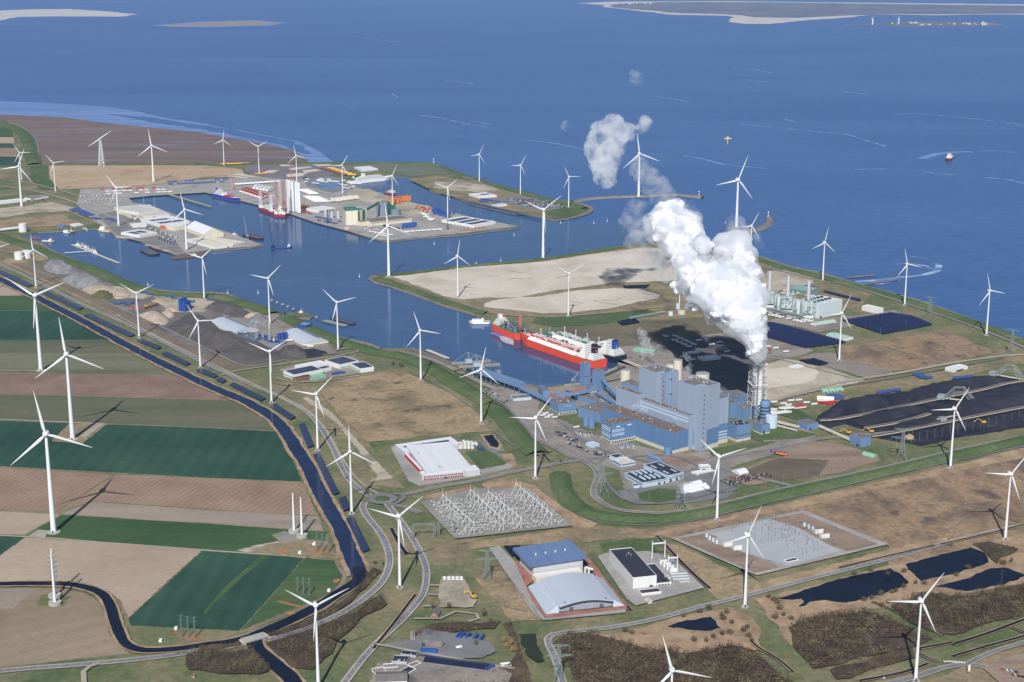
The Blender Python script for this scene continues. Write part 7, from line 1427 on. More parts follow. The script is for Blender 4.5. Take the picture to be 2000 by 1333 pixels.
mb = MB(); g_ = (5,0,3); mb.box(1,-4,3,11,4,8); [mb.beam((6,y,7),(-1,y*.3,62),.6) for y in (-2,2)]; [mb.beam((6-.7*k,2,7+5.5*k),(5.3-.7*k,-2,12.5+5.5*k),.3) for k in range(10)]; mb.beam((9,0,20),(-1,0,62),.2); mb.beam((9,0,8),(9,0,20),.5); mb.build('lattice_crane', BLACKP, r)
small_crane('harbour_crane', 'mobile crane with long thin jib on the brown barge', 483,468, STEEL, math.radians(120),1.1,(18,60))
small_crane('harbour_crane', 'small crane on the quay of the cream warehouse', 281,397, STEEL, math.radians(110),.9,(8,30))
small_crane('harbour_crane', 'bright blue quay crane beside the white silos', 640,437, BLUEP, math.radians(100),1.2,(10,34))
small_crane('harbour_crane', 'dark tall harbour crane at the foot of the pier turbine', 874,449, DARK, math.radians(80),1.0,(8,46))
small_crane('harbour_crane', 'orange and blue crane with a boom on the blue ship quay', 455,372, pmat('crane_salmon', S(212,150,130)), math.radians(120),1.3,(30,46))
small_crane('harbour_crane', 'orange crawler crane standing behind the left tower section group', 569,360, ORANGE, math.radians(100),1.6,(10,60))
small_crane('harbour_crane', 'orange crawler crane right of the tower sections', 592,410, ORANGE, math.radians(60),1.4,(14,46))
for k, (x, y) in enumerate([(146,480),(151,482),(156,481),(162,485),(168,488),(176,491),(180,494)]):
    simple_ship('tug', '%s tug in the row at the floating jetty' % ['first','second','third','fourth','fifth','sixth','last'][k], (x,y),(x+7,y+3.2),7,3, [SHIPW,HNAVY,HDKRED][k%3], SHIPW, (.3,.7),2, 'tug', 'tugs at the floating jetty', sheer=1)
simple_ship('service_ship', 'white and grey service ship with long gangway left of the red ship', (917,634),(957,634),16,5, SHIPW, STEEL, (.3,.9),2)
simple_ship('barge', 'flat grey barge, front one of the pair off the blue hopper', (625,629),(670,640),18,3, STEELD, STEEL, lv=0, cat='barge', bowf=.05, sheer=0)
simple_ship('barge', 'flat grey barge, rear one of the pair off the blue hopper', (643,624),(687,636),14,3, BLACKP, STEELD, lv=0, cat='barge', bowf=.05, sheer=0)
simple_ship('barge', 'long pale coal barge beside the quay left of the coal crane', (872,704),(828,686),12,3, STEELD, PLINTH, lv=0, cat='barge', bowf=.08, sheer=0)
simple_ship('work_boat', 'small red and white boats at the stone jetty by the blue hopper', (580,613),(594,615),8,2.5, REDP, SHIPW, (.3,.7),2, 'boat')
simple_ship('offshore_ship', 'small red and white ship alone on the open sea at the right', (1852,316),(1856,309),24,12, HDKRED, SHIPW, (.35,.8),5, away=False)
g = G(1421,282, ZW); r = empty('sea_beacon', (g.x,g.y,ZW),0, 'yellow cross shaped beacon standing alone in the sea', 'beacon'); MB().lathe(0,0,[(2.4,-3),(2.4,36)],8).build('pile', YELLOW, r); MB().box(-14,-3,22,14,3,27).build('platform', PLINTH, r); MB().box(-4,-3,27,4,3,33).build('cabin', YELLOW, r)
def jetty(label, a, b, w, z=2.5, m=None, piles=14, name='jetty'):
    A, B_ = G(*a, ZW), G(*b, ZW); L = (B_-A).length; r = empty(name, (A.x,A.y,ZW), math.atan2(B_.y-A.y, B_.x-A.x), label, 'jetty'); MB().box(0,-w/2,z,L,w/2,z+1).build('deck', m or PLINTH, r); mb = MB()
    for k in range(int(L/piles)+1):
        for y in (-w*.4, w*.4): mb.tube((k*piles+.8,y,-3),(k*piles+.8,y,z),.6,n=6)
    mb.build('piles', STEELD, r)
jetty('long floating jetty lined with tugs', (141,479),(232,515),7,1, PLINTH, 20)
jetty('thin white footbridge from the dike to the floating jetty', (125,498),(180,494),3,5, WALLW, 20)
jetty('long wooden pier on piles in the upper basin', (316,379),(412,407),9,5, pmat('pier_tan', S(176,168,140)))
jetty('short finger pier beside the cream warehouse quay', (228,465),(262,468),12,3)
jetty('blue edged quay jetty along the car terminal', (915,398),(1058,431),8,5, BLUEC)
jetty('small dark jetty off the sandy quay corner', (284,481),(300,483),5,2)
jetty('thin red jetty below the big white tank', (62,467),(80,467),5,2, DECKR)
jetty('concrete cooling water pier, left of two at the sea dike', (1655,545),(1710,540),8,3, G_STONE); jetty('concrete cooling water pier, right of two at the sea dike', (1690,558),(1754,549),8,3, G_STONE)
jetty('long grey coal quay with conveyor rails', (801,683),(905,722),14,3, pmat('coal_quay', S(120,112,108)))
for k, (x, y) in enumerate([(531,591),(541.5,595),(552,599),(562.5,603),(573,608),(618,624)]):
    g = G(x, y, ZW); r = empty('dolphin', (g.x,g.y,ZW),0, '%s mooring dolphin in the line off the stone jetty' % ['first','second','third','fourth','fifth','last'][k], 'mooring post', 'mooring dolphins'); MB().lathe(0,0,[(2,-3),(2,5)],10).build('pile', STEELD, r); MB().lathe(0,0,[(3,5),(3,6.2)],10).build('cap', PLINTH, r)
for k, (x, y) in enumerate([(1095,436),(1160,437),(1417,436),(978,510),(702,541),(848,477),(1004,460),(504,573),(445,573),(289,557),(930,516),(1186,433)]):
    g = G(x, y, ZW); r = empty('buoy', (g.x,g.y,ZW),0, 'small pale navigation buoy floating on the water', 'buoy', 'navigation buoys'); MB().lathe(0,0,[(1.6,-1),(1.8,1.2),(.6,2)],10).build('float', WHITE, r); MB().lathe(0,0,[(.5,2),(.4,7),(1,7.2),(.1,8.6)],8).build('mark', WHITE, r)
for px, py, lb in [(1365,383,'small white light at the tip of the long breakwater'),(1500.5,424,'small white light on the end of the curved breakwater'),(847,318,'white radar mast on the headland dike')]:
    g = G(px, py); r = empty('harbour_light', (g.x,g.y,0),0, lb, 'beacon'); MB().lathe(0,0,[(2,0),(1.4,12),(2.2,12.2),(2.2,15),(.2,17)],10).build('tower', WHITE, r); MB().lathe(0,0,[(4,-2),(4,3.5)],10).build('base', CONC, r)
# foam and wakes on the water: thin froth sheets
FOAM = gmat('foam', [S(92,122,174), S(128,154,196), S(196,208,226)], .02, fine=.2, contrast=(.38,.66))
FOAM2 = gmat('silt_streak', [S(96,130,184), S(120,150,198)], .02, fine=.1)
def foam(px, w, jag=3, m=None, z=.06): o = strip('foam_line', px, w, m or FOAM, z=ZW+z, jag=jag, step=25, kind='stuff'); o['label'] = 'thin white line of foam on the sea'; return o
for px, w in [([(820,224),(870,232),(920,243),(952,247)],9),([(1018,273),(1060,276),(1100,282),(1150,294)],9),([(690,71),(720,74),(750,79),(780,82)],14),([(1335,304),(1370,309),(1408,319),(1440,323),(1500,328)],10),([(1447,243),(1480,245),(1508,249)],10),([(1536,251),(1570,253),(1600,257),(1650,261),(1690,273),(1730,285)],9),([(1533,232),(1552,237)],10),([(1746,221),(1800,222),(1870,228),(1940,236),(2000,244)],10),([(1669,330),(1700,329),(1735,329)],8),([(1800,333),(1830,338),(1870,341)],8),([(1925,346),(1970,350),(2010,360)],8),([(1910,295),(1950,294),(1985,297)],9),([(868,156),(900,160),(925,163)],12),([(933,237),(960,243)],7),([(765,183),(778,190)],9),([(1270,187),(1305,191),(1345,199)],10),([(1430,133),(1480,137),(1510,143)],12),([(1455,155),(1490,159),(1500,161)],12),([(1645,178),(1670,181),(1690,184)],12),([(1745,515),(1780,513),(1812,519)],7),([(1809,520),(1830,527)],6)]: foam(px, w)
for px, w in [([(1672,549),(1700,547),(1740,543),(1775,538),(1805,535),(1825,530),(1833,522),(1828,512)],16),([(1668,552),(1700,553),(1735,549),(1760,545)],14),([(1780,500),(1805,502),(1812,504)],6)]: foam(px, w, 6)
for px, w in [([(1800,309),(1830,300),(1870,296),(1900,296)],40),([(960,648),(985,658),(1000,668)],12),]: foam(px, w, 5, FOAM2,.04)
foam([(960,647),(985,653),(1003,662)], 9,3)
patch('discharge_foam', [(975,655),(990,654),(1003,662),(1003,672),(988,668),(978,662)], gmat('grey_foam', [S(160,160,180), S(196,194,206)], .1), amp=1.5, z=ZW+.07)
# ---------------- yard and quay clutter: every item its own object ----------------
def one(nm, mb, mats): o = mb.build(nm, mats); me = o.data; bpy.data.objects.remove(o); return me
def place(nm, me, px, py, rz, label, cat, group, s=1.0, z=None):
    g = G(px, py); o = bpy.data.objects.new(nm, me); COL.objects.link(o); o.location = (g.x, g.y, ZT if z is None else z); o.rotation_euler = (0,0, rz); o.scale = (s, s, s); return tag(o, label, cat, group)
def grid(a, b, c, nu, nv, skip=0.0, seed=0):
    rnd = random.Random(seed); out = []
    for i in range(nu):
        for j in range(nv):
            if rnd.random() < skip: continue
            u = i/max(1, nu-1); v = j/max(1, nv-1); out.append((a[0]+(b[0]-a[0])*u+(c[0]-a[0])*v, a[1]+(b[1]-a[1])*u+(c[1]-a[1])*v))
    return out
def car_mesh(m):
    mb = MB(); mb.prism([(-2.2,-.9),(2.2,-.9),(2.3,-.5),(2.3,.5),(2.2,.9),(-2.2,.9),(-2.3,.5),(-2.3,-.5)], .35,.95); mb._add([(-1.9,-.82,.95),(1.2,-.82,.95),(.5,-.7,1.5),(-1.5,-.7,1.5),(-1.9,.82,.95),(1.2,.82,.95),(.5,.7,1.5),(-1.5,.7,1.5)], [(0,1,2,3),(5,4,7,6),(2,6,7,3)]); mb.mat(1); mb._add([(1.21,-.82,.96),(1.21,.82,.96),(.51,.7,1.49),(.51,-.7,1.49)], [(0,1,2,3)]); mb._add([(-1.91,-.82,.96),(-1.91,.82,.96),(-1.51,.7,1.49),(-1.51,-.7,1.49)], [(3,2,1,0)])
    for x in (-1.4,1.4):
        for y in (-.85,.85): mb.tube((x,y-.1,.34),(x,y+.1,.34),.34,n=10)
    return one('parked_car', mb, [m, WIN])
CARM = [car_mesh(pmat('car_'+n, S(*c),.3,.03)) for n, c in (('black',(40,42,50)),('grey',(120,124,130)),('white',(230,230,230)),('blue',(50,70,120)),('red',(180,50,44)),('silver',(176,180,186)))]
rnd = random.Random(11)
def cars(pts, rz, label, group, red=.05, s=1.0):
    for x, y in pts:
        k = rnd.choices(range(6), [4,2,2,2,red*20,2])[0]; place('parked_car', CARM[k], x+rnd.uniform(-.4,.4), y+rnd.uniform(-.2,.2), rz+rnd.uniform(-.05,.05), label, 'car', group, s)
cars(grid((1418,946),(1462,937),(1422,950),14,2,.2,1),1.2, 'car in the rows of the workshop car park', 'cars parked beside the white dome tent')
cars(grid((1428,937),(1500,929),(1434,941),20,2,.2,2),1.2, 'car in the upper rows of the car park below the white dome tent', 'cars in the upper car park rows', .3)
for i, (a, b) in enumerate([((1085,846),(1105,850)),((1088,852),(1128,862)),((1100,858),(1125,866)),((1128,872),(1145,884)),((1140,884),(1190,890)),((1160,890),(1195,896)),((1108,868),(1135,878))]): cars(grid(a, b, a, 13,1,.25, i),.9, 'car parked in the %s row before the blue power station' % ['rear left','second left','third left','middle','front','front right','short middle'][i], 'power station cars row %s' % 'abcdefg'[i])
cars(grid((992,391),(1072,392),(1022,405),26,7,.12,3),.5, 'small car in the dense import lot on the outer pier', 'cars on the pier terminal', 0,1.25)
cars(grid((1958,1313),(1985,1318),(1972,1323),9,2,.2,4),-.9, 'dark car in the car park at the lower right corner', 'cars in the corner car park')
cars(grid((945,768),(985,790),(950,764),8,2,.3,5),.7, 'car beside the coal quay conveyor', 'cars at the coal quay')
for x, y, lb in [(862,939,'car left of the factory entrance'),(870,937,'car right of the factory entrance'),(1095,905,'white car driving on the plant road'),(677,937,'dark car on the main road above the roundabout'),(706,966,'car entering the roundabout'),(1726,1330,'black car driving at the bottom right'),(183,606,'red car on the long harbour road'),(240,634,'white van on the long harbour road')]: place('driving_car', CARM[hash(lb) % 3 if 0 else len(lb) % 5], x, y, .9, lb, 'car', None)
cont = one('container', MB().box(-6.1,-1.25,0,6.1,1.25,2.6).box(-6.14,-1.28,0,-5.9,1.28,2.63).box(5.9,-1.28,0,6.14,1.28,2.63), [BLUEP])
def recol(me, nm, m): c = me.copy(); c.materials.clear(); c.materials.append(m); c.name = nm; return c
CC = {'blue': cont, 'orange': recol(cont,'container',ORANGE), 'red': recol(cont,'container',REDP), 'white': recol(cont,'container',WALLW), 'dark': recol(cont,'container',BLUEC)}
def containers(pts, col, rz, label, group, s=1.0, levels=1):
    nm = 'cabin' if 'cabin' in label else 'crate' if 'crate' in label else 'pipe_stack' if 'rack' in label else 'storage_box' if ' box' in label else 'container'
    for x, y in pts:
        for k in range(levels): place(nm, CC[col], x, y, rz, label, nm.replace('_', ' '), group, s, ZT+2.65*s*k)
containers(grid((846,418),(872,426),(850,412),7,4,.15,1), 'blue', -.5, 'blue box in the big blue stack on the pier', 'blue stack beside the pier turbine', 1.3,2)
containers(grid((790,447),(808,445),(791,443),4,2), 'blue', .1, 'blue container in the block before the long warehouse', 'blue block before the long warehouse', 1.4,2)
containers(grid((761,401),(773,399),(761,399),3,2), 'orange', .1, 'orange container in the left wall of the orange pair', 'left orange container wall', 1.8,3)
containers(grid((778,396),(796,394),(778,394),4,2), 'orange', .1, 'orange container in the right wall of the orange pair', 'right orange container wall', 1.8,3)
containers([(830,411),(826,407),(840,409),(868,418)], 'red', -.4, 'red container near the blue stack on the pier', 'red containers on the pier', 1.2)
containers([(595,418),(600,416),(605,419)], 'red', -.5, 'red frame container at the foot of the tower sections', 'red containers by the tower sections')
containers([(598,415),(604,413)], 'dark', -.5, 'dark blue container at the foot of the tower sections', 'blue containers by the tower sections')
containers([(1512,885),(1519,888),(1526,889)], 'blue', -.3, 'blue container in the row on the soil yard', 'blue containers on the soil yard', 1); containers([(1516,886.5),(1523,890),(1530,892)], 'orange', -.3, 'orange container in the row on the soil yard', 'orange containers on the soil yard')
for k, (x, y) in enumerate([(896,1246),(903,1246.5),(914,1247),(929,1249),(941,1250.5)]): place('truck_trailer', cont, x, y, 1.2, '%s of the five blue trailers above the dark yard' % ['first','second','third','fourth','last'][k], 'trailer', 'blue trailers', 1.05)
containers([(838,1278)], 'blue', -.15, 'long blue container by the flat black roofed blocks', None, 1.6); containers([(957,1310)], 'blue', .8, 'blue container at the right end of the long solar shed', None, 1.1)
containers([(654,733),(660,731),(668,731)], 'blue', .2, 'blue container in the yard of the green and white factory', 'blue containers at the green factory'); containers([(938,880)], 'blue', -.5, 'blue container beside the white process units', None)
containers([(228,596),(240,594),(340,585),(330,582),(362,598),(375,592),(250,598),(262,594),(280,574),(292,577),(410,588)], 'dark', .3, 'blue container scattered in the sand yard', 'blue containers of the sand yard', 1.2)
containers([(1790,735),(1797,738),(1804,741),(1812,742),(1720,771),(1730,769),(1740,767),(1750,766),(1870,742),(1880,741),(1890,740),(1898,743)], 'dark', .3, 'dark blue pipe rack on the grass behind the coal yard', 'blue racks behind the coal yard', 1.5)
containers([(1335,700),(1343,703),(1352,706),(1420,690),(1405,672),(1390,676),(1365,668)], 'white', .4, 'white cabin in the dark contractor ground behind the boiler towers', 'white cabins behind the boiler towers', 1.1)
containers([(1530,792),(1540,795),(1512,789),(1545,786),(1560,785),(1575,790),(1590,793),(1500,680),(1515,683),(1480,672),(1460,668),(1535,690)], 'white', .3, 'white cabin in the contractor yards right of the chimney', 'white cabins right of the chimney', 1)
containers([(1600,790),(1612,790),(1620,793),(1626,789),(1640,791)], 'red', .2, 'rusty red box in the scrap yard beside the white gabled hall', 'scrap yard boxes', 1.1)
containers(grid((200,372),(300,368),(202,376),14,2,.4,9), 'red', .2, 'red or rusty box on the wide quay behind the upper basin', 'red boxes behind the upper basin', 1.2)
containers(grid((210,376),(330,372),(212,381),12,2,.4,10), 'white', .2, 'white box on the wide quay behind the upper basin', 'white boxes behind the upper basin', 1.3)
containers(grid((332,357),(440,352),(334,362),14,2,.35,12), 'dark', .1, 'dark blue box on the quay behind the wooden pier', 'dark boxes behind the wooden pier', 1.5)
containers(grid((140,412),(170,424),(150,410),7,3,.2,13), 'dark', .4, 'dark blue stack in the yard behind the tug quay', 'dark stack behind the tug quay', 1.4)
containers([(183,428),(186,429),(190,430),(194,430),(210,430),(216,431),(222,433)], 'dark', .3, 'dark box beside the round black stack near the turbine', 'dark boxes near the quay turbine', 1.4)
containers(grid((620,351),(700,358),(622,354),12,2,.4,14), 'white', .2, 'white crate on the blue grey paving behind the ferry quay', 'white crates on the ferry quay', 1.3)
containers(grid((725,455),(770,462),(727,459),8,2,.4,15), 'white', -.3, 'pale crate at the quay end beside the slate shed', 'pale crates at the quay end', 1)
containers(grid((940,395),(970,400),(942,391),7,2,.3,16), 'blue', .3, 'blue crate on the outer pier beside the white sheds', 'blue crates on the outer pier', 1.2)
containers(grid((795,455),(880,449),(796,458),9,1,.2,17), 'white', 0, 'white box along the southern pier edge', 'white boxes on the southern pier edge', 1.2)
containers(grid((822,420),(840,432),(828,418),5,3,.4,18), 'white', -.4, 'white box between the blue stack and the long warehouse', 'white boxes by the blue stack', 1.3)
containers(grid((1060,815),(1120,842),(1066,811),8,2,.5,19), 'white', .5, 'white cabin in the yard before the square blue block', 'white cabins before the square block', .9)
# wind turbine parts on the quay
nac = one('turbine_nacelle', MB().box(-7,-2.6,1,7,2.6,6.5).box(-5,-3,0,-3,3,1).box(3,-3,0,5,3,1), [WHITE]); nacr = one('turbine_nacelle', (lambda m: (m.box(-7,-2.6,1,7,2.6,5), m.mat(1), m.box(-6.8,-2.4,5,6.8,2.4,6.8), m)[-1])(MB()), [WHITE, REDP])
for x, y in grid((473,377),(512,390),(480,374),9,2): place('turbine_nacelle', nacr, x, y, 1.2, 'white nacelle with red top in the rows on the quay', 'turbine nacelle', 'red topped nacelles on the quay', 1.5)
for x, y in grid((500,371),(525,376),(503,368),5,2): place('turbine_nacelle', nac, x, y, 1.2, 'all white nacelle behind the red topped rows', 'turbine nacelle', 'white nacelles on the quay', 1.7)
cyl = one('tower_section', MB().tube((-17,0,3.2),(17,0,3.2),3.1,2.6,n=14), [WHITE])
for x, y in grid((468,363),(536,358),(468,363),8,1): place('tower_section', cyl, x, y, .25, 'white tower section lying on the quay behind the nacelles', 'tower section', 'lying tower sections')
for x, y in grid((592,374),(612,382),(592,374),7,1): place('tower_section', cyl, x, y, .25, 'pale tower section lying beside the blade rows', 'tower section', 'lying tower sections by the blades')
bl = one('turbine_blade', blade_mesh(62, True), [WHITE])
for k in range(12):
    x, y = 590+k*2.1,386+k*.95; g = G(x, y); o = bpy.data.objects.new('stored_blade', bl); COL.objects.link(o); o.location = (g.x, g.y, 3.4); o.rotation_euler = (0, math.radians(90),.15); tag(o, 'long white blade in the close stored rows on the quay', 'turbine blade', 'stored blades')
pile = one('steel_pile', (lambda m: (m.tube((-30,0,4),(0,0,4),4,n=14), m.mat(1), m.tube((0,0,4),(34,0,4),3.9,n=14), m)[-1])(MB()), [RUST, YELLOW])
for k, (x, y) in enumerate([(640,332),(648,334.5),(656,337),(664,339.5),(672,342),(680,344.5)]): place('foundation_pile', pile, x, y, -.35, 'giant rust and yellow foundation pile lying near the ferry', 'pile', 'yellow foundation piles')
for x, y in grid((440,322.8),(478,321.5),(440,322.8),9,1): place('foundation_pile', recol(pile, 'steel_pile', YELLOW), x, y, 0, 'yellow pile in the row beside the turbine at the mud edge', 'pile', 'yellow pile row at the mud edge', .6)
for x, y in [(504,342),(512,341),(518,340)]: place('foundation_pile', recol(pile, 'steel_pile', YELLOW), x, y, .1, 'yellow piece at the foot of the V bladed turbine', 'pile', 'yellow pieces on the dark paving', .4)
for x, y in grid((655,392),(690,387),(657,396),4,3): place('tower_section', recol(cyl, 'tower_section', PLINTH), x, y, .1, 'cream pipe in the rows behind the cream silo block', 'pipe', 'cream pipe rows')
up = [(563.5,413.2),(567,415),(570.5,414.5),(573.5,416),(579,415.5),(582.5,417.5),(586,418.5)]
for k, (x, y) in enumerate(up):
    g = G(x, y); r = empty('upright_tower_section', (g.x,g.y,0),0, '%s upright white tower on the quay, counted from the left' % ['first','second','third','fourth','fifth','sixth','seventh'][k], 'turbine tower', 'upright white towers'); H = HT(x, y, 351+1.1*k*.9)
    MB().lathe(0,0,[(3.6,ZT),(3.2,H)],16).build('shell', WHITE, r); MB().lathe(0,0,[(4.2,0),(4.2,ZT+1)],16).build('base_ring', STEELD, r)
# lamp posts
lamp = one('lamp_post', (lambda m: (m.tube((0,0,0),(0,0,12),.16,.1,n=5), m.box(-.9,-.25,11.9,.9,.25,12.15), m)[-1])(MB()), [STEEL])
lp_ = [(1420+k*22,975-k*5.2) for k in range(12)]+[(1735+k*15,878-k*3.2) for k in range(18)]+[(1452,864),(1478,858),(1512,872),(1540,860),(1330,960),(1268,984),(1292,975),(1408,858+4),(1500,880),(1550,900),(1243,935),(1203,930)]+[(100+k*34,545+k*20) for k in range(10)]+[(1210+k*22,632-k*2) for k in range(9)]+[(1230,905),(1290,935),(1055,752),(1123,765),(886,728),(790,680),(960,752),(1640,658),(1690,650),(1719,656),(1770,640)]
for k, (x, y) in enumerate(lp_): w = 'along the road on top of the dike' if k < 12 else 'along the coal yard fence' if k < 30 else 'beside the workshop and plant roads' if k < 42 else 'along the long harbour road' if k < 52 else 'on the grass before the gas terminal' if k < 61 else 'on the quay and solar field edges'; place('lamp_post', lamp, x, y, .3, 'thin grey lamp post '+w, 'lamp post', 'lamp posts '+w, 1.2)
for k, (x, y) in enumerate([(865,443),(898,431),(932,423),(965,443),(705,372),(725,378),(745,386),(779,389),(796,394),(841,432),(731,459),(728,444)]): place('floodlight_mast', lamp, x, y, .3, 'tall thin floodlight mast on the pier', 'floodlight mast', 'floodlight masts on the pier', 2.6)
for k in range(10): place('road_marker_block', one('road_block', MB().box(-.9,-.9,0,.9,.9,1), [WALLW]),1844+k*4.3,1297+abs(k-2)*.35,0, 'white block in the row at the bend of the parking road', 'road block', 'white road blocks')
g = G(1892,1316); r = empty('sign_pillar', (g.x,g.y,ZT),.3, 'tall white sign pillar beside the parking road', 'sign'); MB().box(-1.4,-.3,0,1.4,.3,8).build('panel', WALLW, r); MB().box(-1.8,-.7,0,1.8,.7,.5).build('base', CONC, r)
for k, x in enumerate((803,806,809.5)): g = G(x, 1254); r = empty('flagpole', (g.x,g.y,ZT),0, '%s white flagpole at the gate of the dark yard' % ['left','middle','right'][k], 'flagpole', 'flagpoles'); MB().tube((0,0,0),(0,0,12),.25,.15,n=6).build('pole', WHITE, r); MB().box(-.5,-.5,0,.5,.5,.4).build('base', CONC, r)
# bridge
a, b = G(478,1257), G(517,1246); d = (b-a); rz = math.atan2(d.y, d.x); r = empty('road_bridge', (a.x,a.y,0), rz, 'low concrete road bridge over the dark canal', 'bridge'); L = d.length
MB().box(-2,-7,ZT+.15,L+2,7,ZT+.8).build('deck', CONC, r); [MB().box(x,-7.6,0,x+2.5,7.6,ZT+.1).build('abutment', PLINTH, r) for x in (-4,L+1.5)]; MB().box(-2,-7.3,ZT+.8,L+2,-7,ZT+1.8).box(-2,7,ZT+.8,L+2,7.3,ZT+1.8).build('parapet', STEEL, r)

town = one('town_block', MB().box(-26,-20,0,26,20,16).box(-20,-12,16,10,10,22), [PLINTH])
for k in range(46):
    x = random.uniform(1195,1290) if k < 24 else random.uniform(1720,1930); y = random.uniform(5.2,8.5) if k < 24 else random.uniform(45,50)
    place('town_block', town, x, y, random.uniform(0,3), 'tiny white block of the far island town' if k < 24 else 'tiny pale building on the far harbour spit', 'building', 'far island town' if k < 24 else 'far harbour buildings', random.uniform(.35,.9), ZW)

for k, (a, b, c, nu, nv, col, w) in enumerate([((600,352),(690,366),(590,356),13,2,'white','on the blue grey paving by the ferry'),((545,400),(600,408),(545,396),7,2,'red','at the foot of the jack up vessels'),((610,430),(662,440),(612,425),9,2,'dark','on the quay before the white silos'),((715,450),(740,461),(722,446),5,2,'white','behind the orange red coaster'),((815,405),(850,418),(812,409),6,2,'orange','near the sand plot of the pier'),((160,386),(215,382),(170,394),8,2,'white','left of the quay turbine'),((270,450),(330,470),(285,446),7,2,'white','between the two small white halls'),((310,468),(338,478),(314,464),6,2,'dark','beside the harbour turbine'),((900,452),(950,446),(900,450),8,1,'orange','on the southern pier edge'),((1105,776),(1160,790),(1110,770),8,2,'dark','between the conveyors'),((1440,668),(1490,690),(1450,664),6,2,'red','beside the plume shadow'),((1300,660),(1345,680),(1310,656),6,2,'white','above the green roofed sheds'),((1500,805),(1545,800),(1505,812),9,3,'white','in the contractor park right of the absorber'),((1615,777),(1640,775),(1617,783),6,3,'dark','in the scrap yard'),((470,655),(530,668),(475,650),8,2,'dark','among the asphalt plant'),((560,672),(600,684),(566,668),6,2,'white','around the right vaulted warehouse'),((1500,612),(1590,632),(1505,618),14,2,'white','along the front of the gas power station'),((1530,575),(1600,590),(1534,570),9,2,'white','behind the gas boiler units')]):
    containers(grid(a, b, c, nu, nv, .35,30+k), col, .3+k*.2, col+' box '+w, col+' boxes '+w, 1.1)
# ---------------- trees, shrubs, woods ----------------
def leaf_mat(name, cols):
    m, b = base_mat(name, cols[0], .95, spec=.05); nt = m.node_tree; n = nt.nodes; l = nt.links
    tc = n.new('ShaderNodeTexCoord'); a = n.new('ShaderNodeTexNoise'); a.inputs['Scale'].default_value = .07; a.inputs['Detail'].default_value = 4; c = n.new('ShaderNodeTexWhiteNoise')
    ge = n.new('ShaderNodeNewGeometry'); rp = n.new('ShaderNodeValToRGB'); 
    while len(rp.color_ramp.elements) < len(cols): rp.color_ramp.elements.new(.5)
    for i, q in enumerate(cols): rp.color_ramp.elements[i].position = .28+.42*i/(len(cols)-1); rp.color_ramp.elements[i].color = q
    ad = n.new('ShaderNodeMath'); ad.operation = 'MULTIPLY_ADD'; ad.inputs[1].default_value = .3; l.new(ge.outputs['Random Per Island'], ad.inputs[0]); sb = n.new('ShaderNodeMath'); sb.operation = 'SUBTRACT'; sb.inputs[1].default_value = .17
    l.new(tc.outputs['Object'], a.inputs['Vector']); l.new(a.outputs['Fac'], sb.inputs[0]); l.new(sb.outputs[0], ad.inputs[2]); l.new(ad.outputs[0], rp.inputs[0]); l.new(rp.outputs[0], b.inputs['Base Color']); return m
TWIG = leaf_mat('bare_twigs', [S(70,60,54), S(98,82,72), S(108,98,78), S(132,126,94)])
TWIGG = leaf_mat('olive_twigs', [S(84,84,62), S(106,104,76), S(124,122,90)])
BARK = pmat('bark', S(104,92,80),.9,.15,1)
def crown(mb, cx, cy, z0, r, h, n, rnd, up=.4):
    for _ in range(n):
        u = rnd.uniform(-1,1); a = rnd.uniform(0,6.283); q = rnd.uniform(.6,1)**.5; s = math.sqrt(1-u*u)
        x = cx+math.cos(a)*s*r*q; y = cy+math.sin(a)*s*r*q; z = z0+h*.5+u*h*.5*q; e = rnd.uniform(.5,1.1)*r*.19+.25
        nn = Vector((math.cos(a)*s, math.sin(a)*s, u*.8+.25))+Vector((rnd.uniform(-1,1), rnd.uniform(-1,1), rnd.uniform(-1,1)))*.45; nn.normalize(); d1 = nn.orthogonal().normalized(); d2 = nn.cross(d1); w = rnd.uniform(0,6.28); d1, d2 = (d1*math.cos(w)+d2*math.sin(w))*e, (d2*math.cos(w)-d1*math.sin(w))*e
        p = Vector((x, y, max(z, .3))); o = len(mb.v); mb.v += [tuple(p-d1*.5), tuple(p+d1*.5), tuple(p+d2)]; mb.f.append((o, o+1, o+2)); mb.mi.append(mb.cur); mb.smooth.append(False)
def inside(x, y, P):
    c = False; n = len(P)
    for i in range(n):
        a, b = P[i], P[(i+1) % n]
        if (a[1] > y) != (b[1] > y) and x < (b[0]-a[0])*(y-a[1])/(b[1]-a[1])+a[0]: c = not c
    return c
def wood(label, px, sp, rr, hh, n, seed, m=TWIG, name='woodland', holes=()):
    P = [G(x, y) for x, y in px]; P2 = [(p.x, p.y) for p in P]; rnd = random.Random(seed); mb = MB(); tr = MB(); x0, x1 = min(p[0] for p in P2), max(p[0] for p in P2); y0, y1 = min(p[1] for p in P2), max(p[1] for p in P2)
    cx, cy = (x0+x1)/2,(y0+y1)/2; y = y0
    while y < y1:
        x = x0
        while x < x1:
            a, b = x+rnd.uniform(-.5,.5)*sp, y+rnd.uniform(-.5,.5)*sp
            if inside(a, b, P2):
                k = .5+1.1*noise.noise(Vector((a*.012, b*.012, seed)))+rnd.random()*.5
                if k > .18: r = rr*rnd.uniform(.55,1.25); h = hh*rnd.uniform(.6,1.2)*min(1,.5+k*.6); crown(mb, a-cx, b-cy, ZT-.6, r, h, n, rnd); tr.tube((a-cx, b-cy, 0),(a-cx+rnd.uniform(-.5,.5), b-cy, h*.9),.16,.05, n=3, caps=False)
            x += sp
        y += sp
    o = mb.build(name, m, loc=(cx, cy, 0)); tag(o, label, 'woodland', kind='stuff'); t = tr.build('trunks', BARK, o)
    patch('woodland_floor', px, G_WOOD, amp=5, z=ZT-.1)
    return o
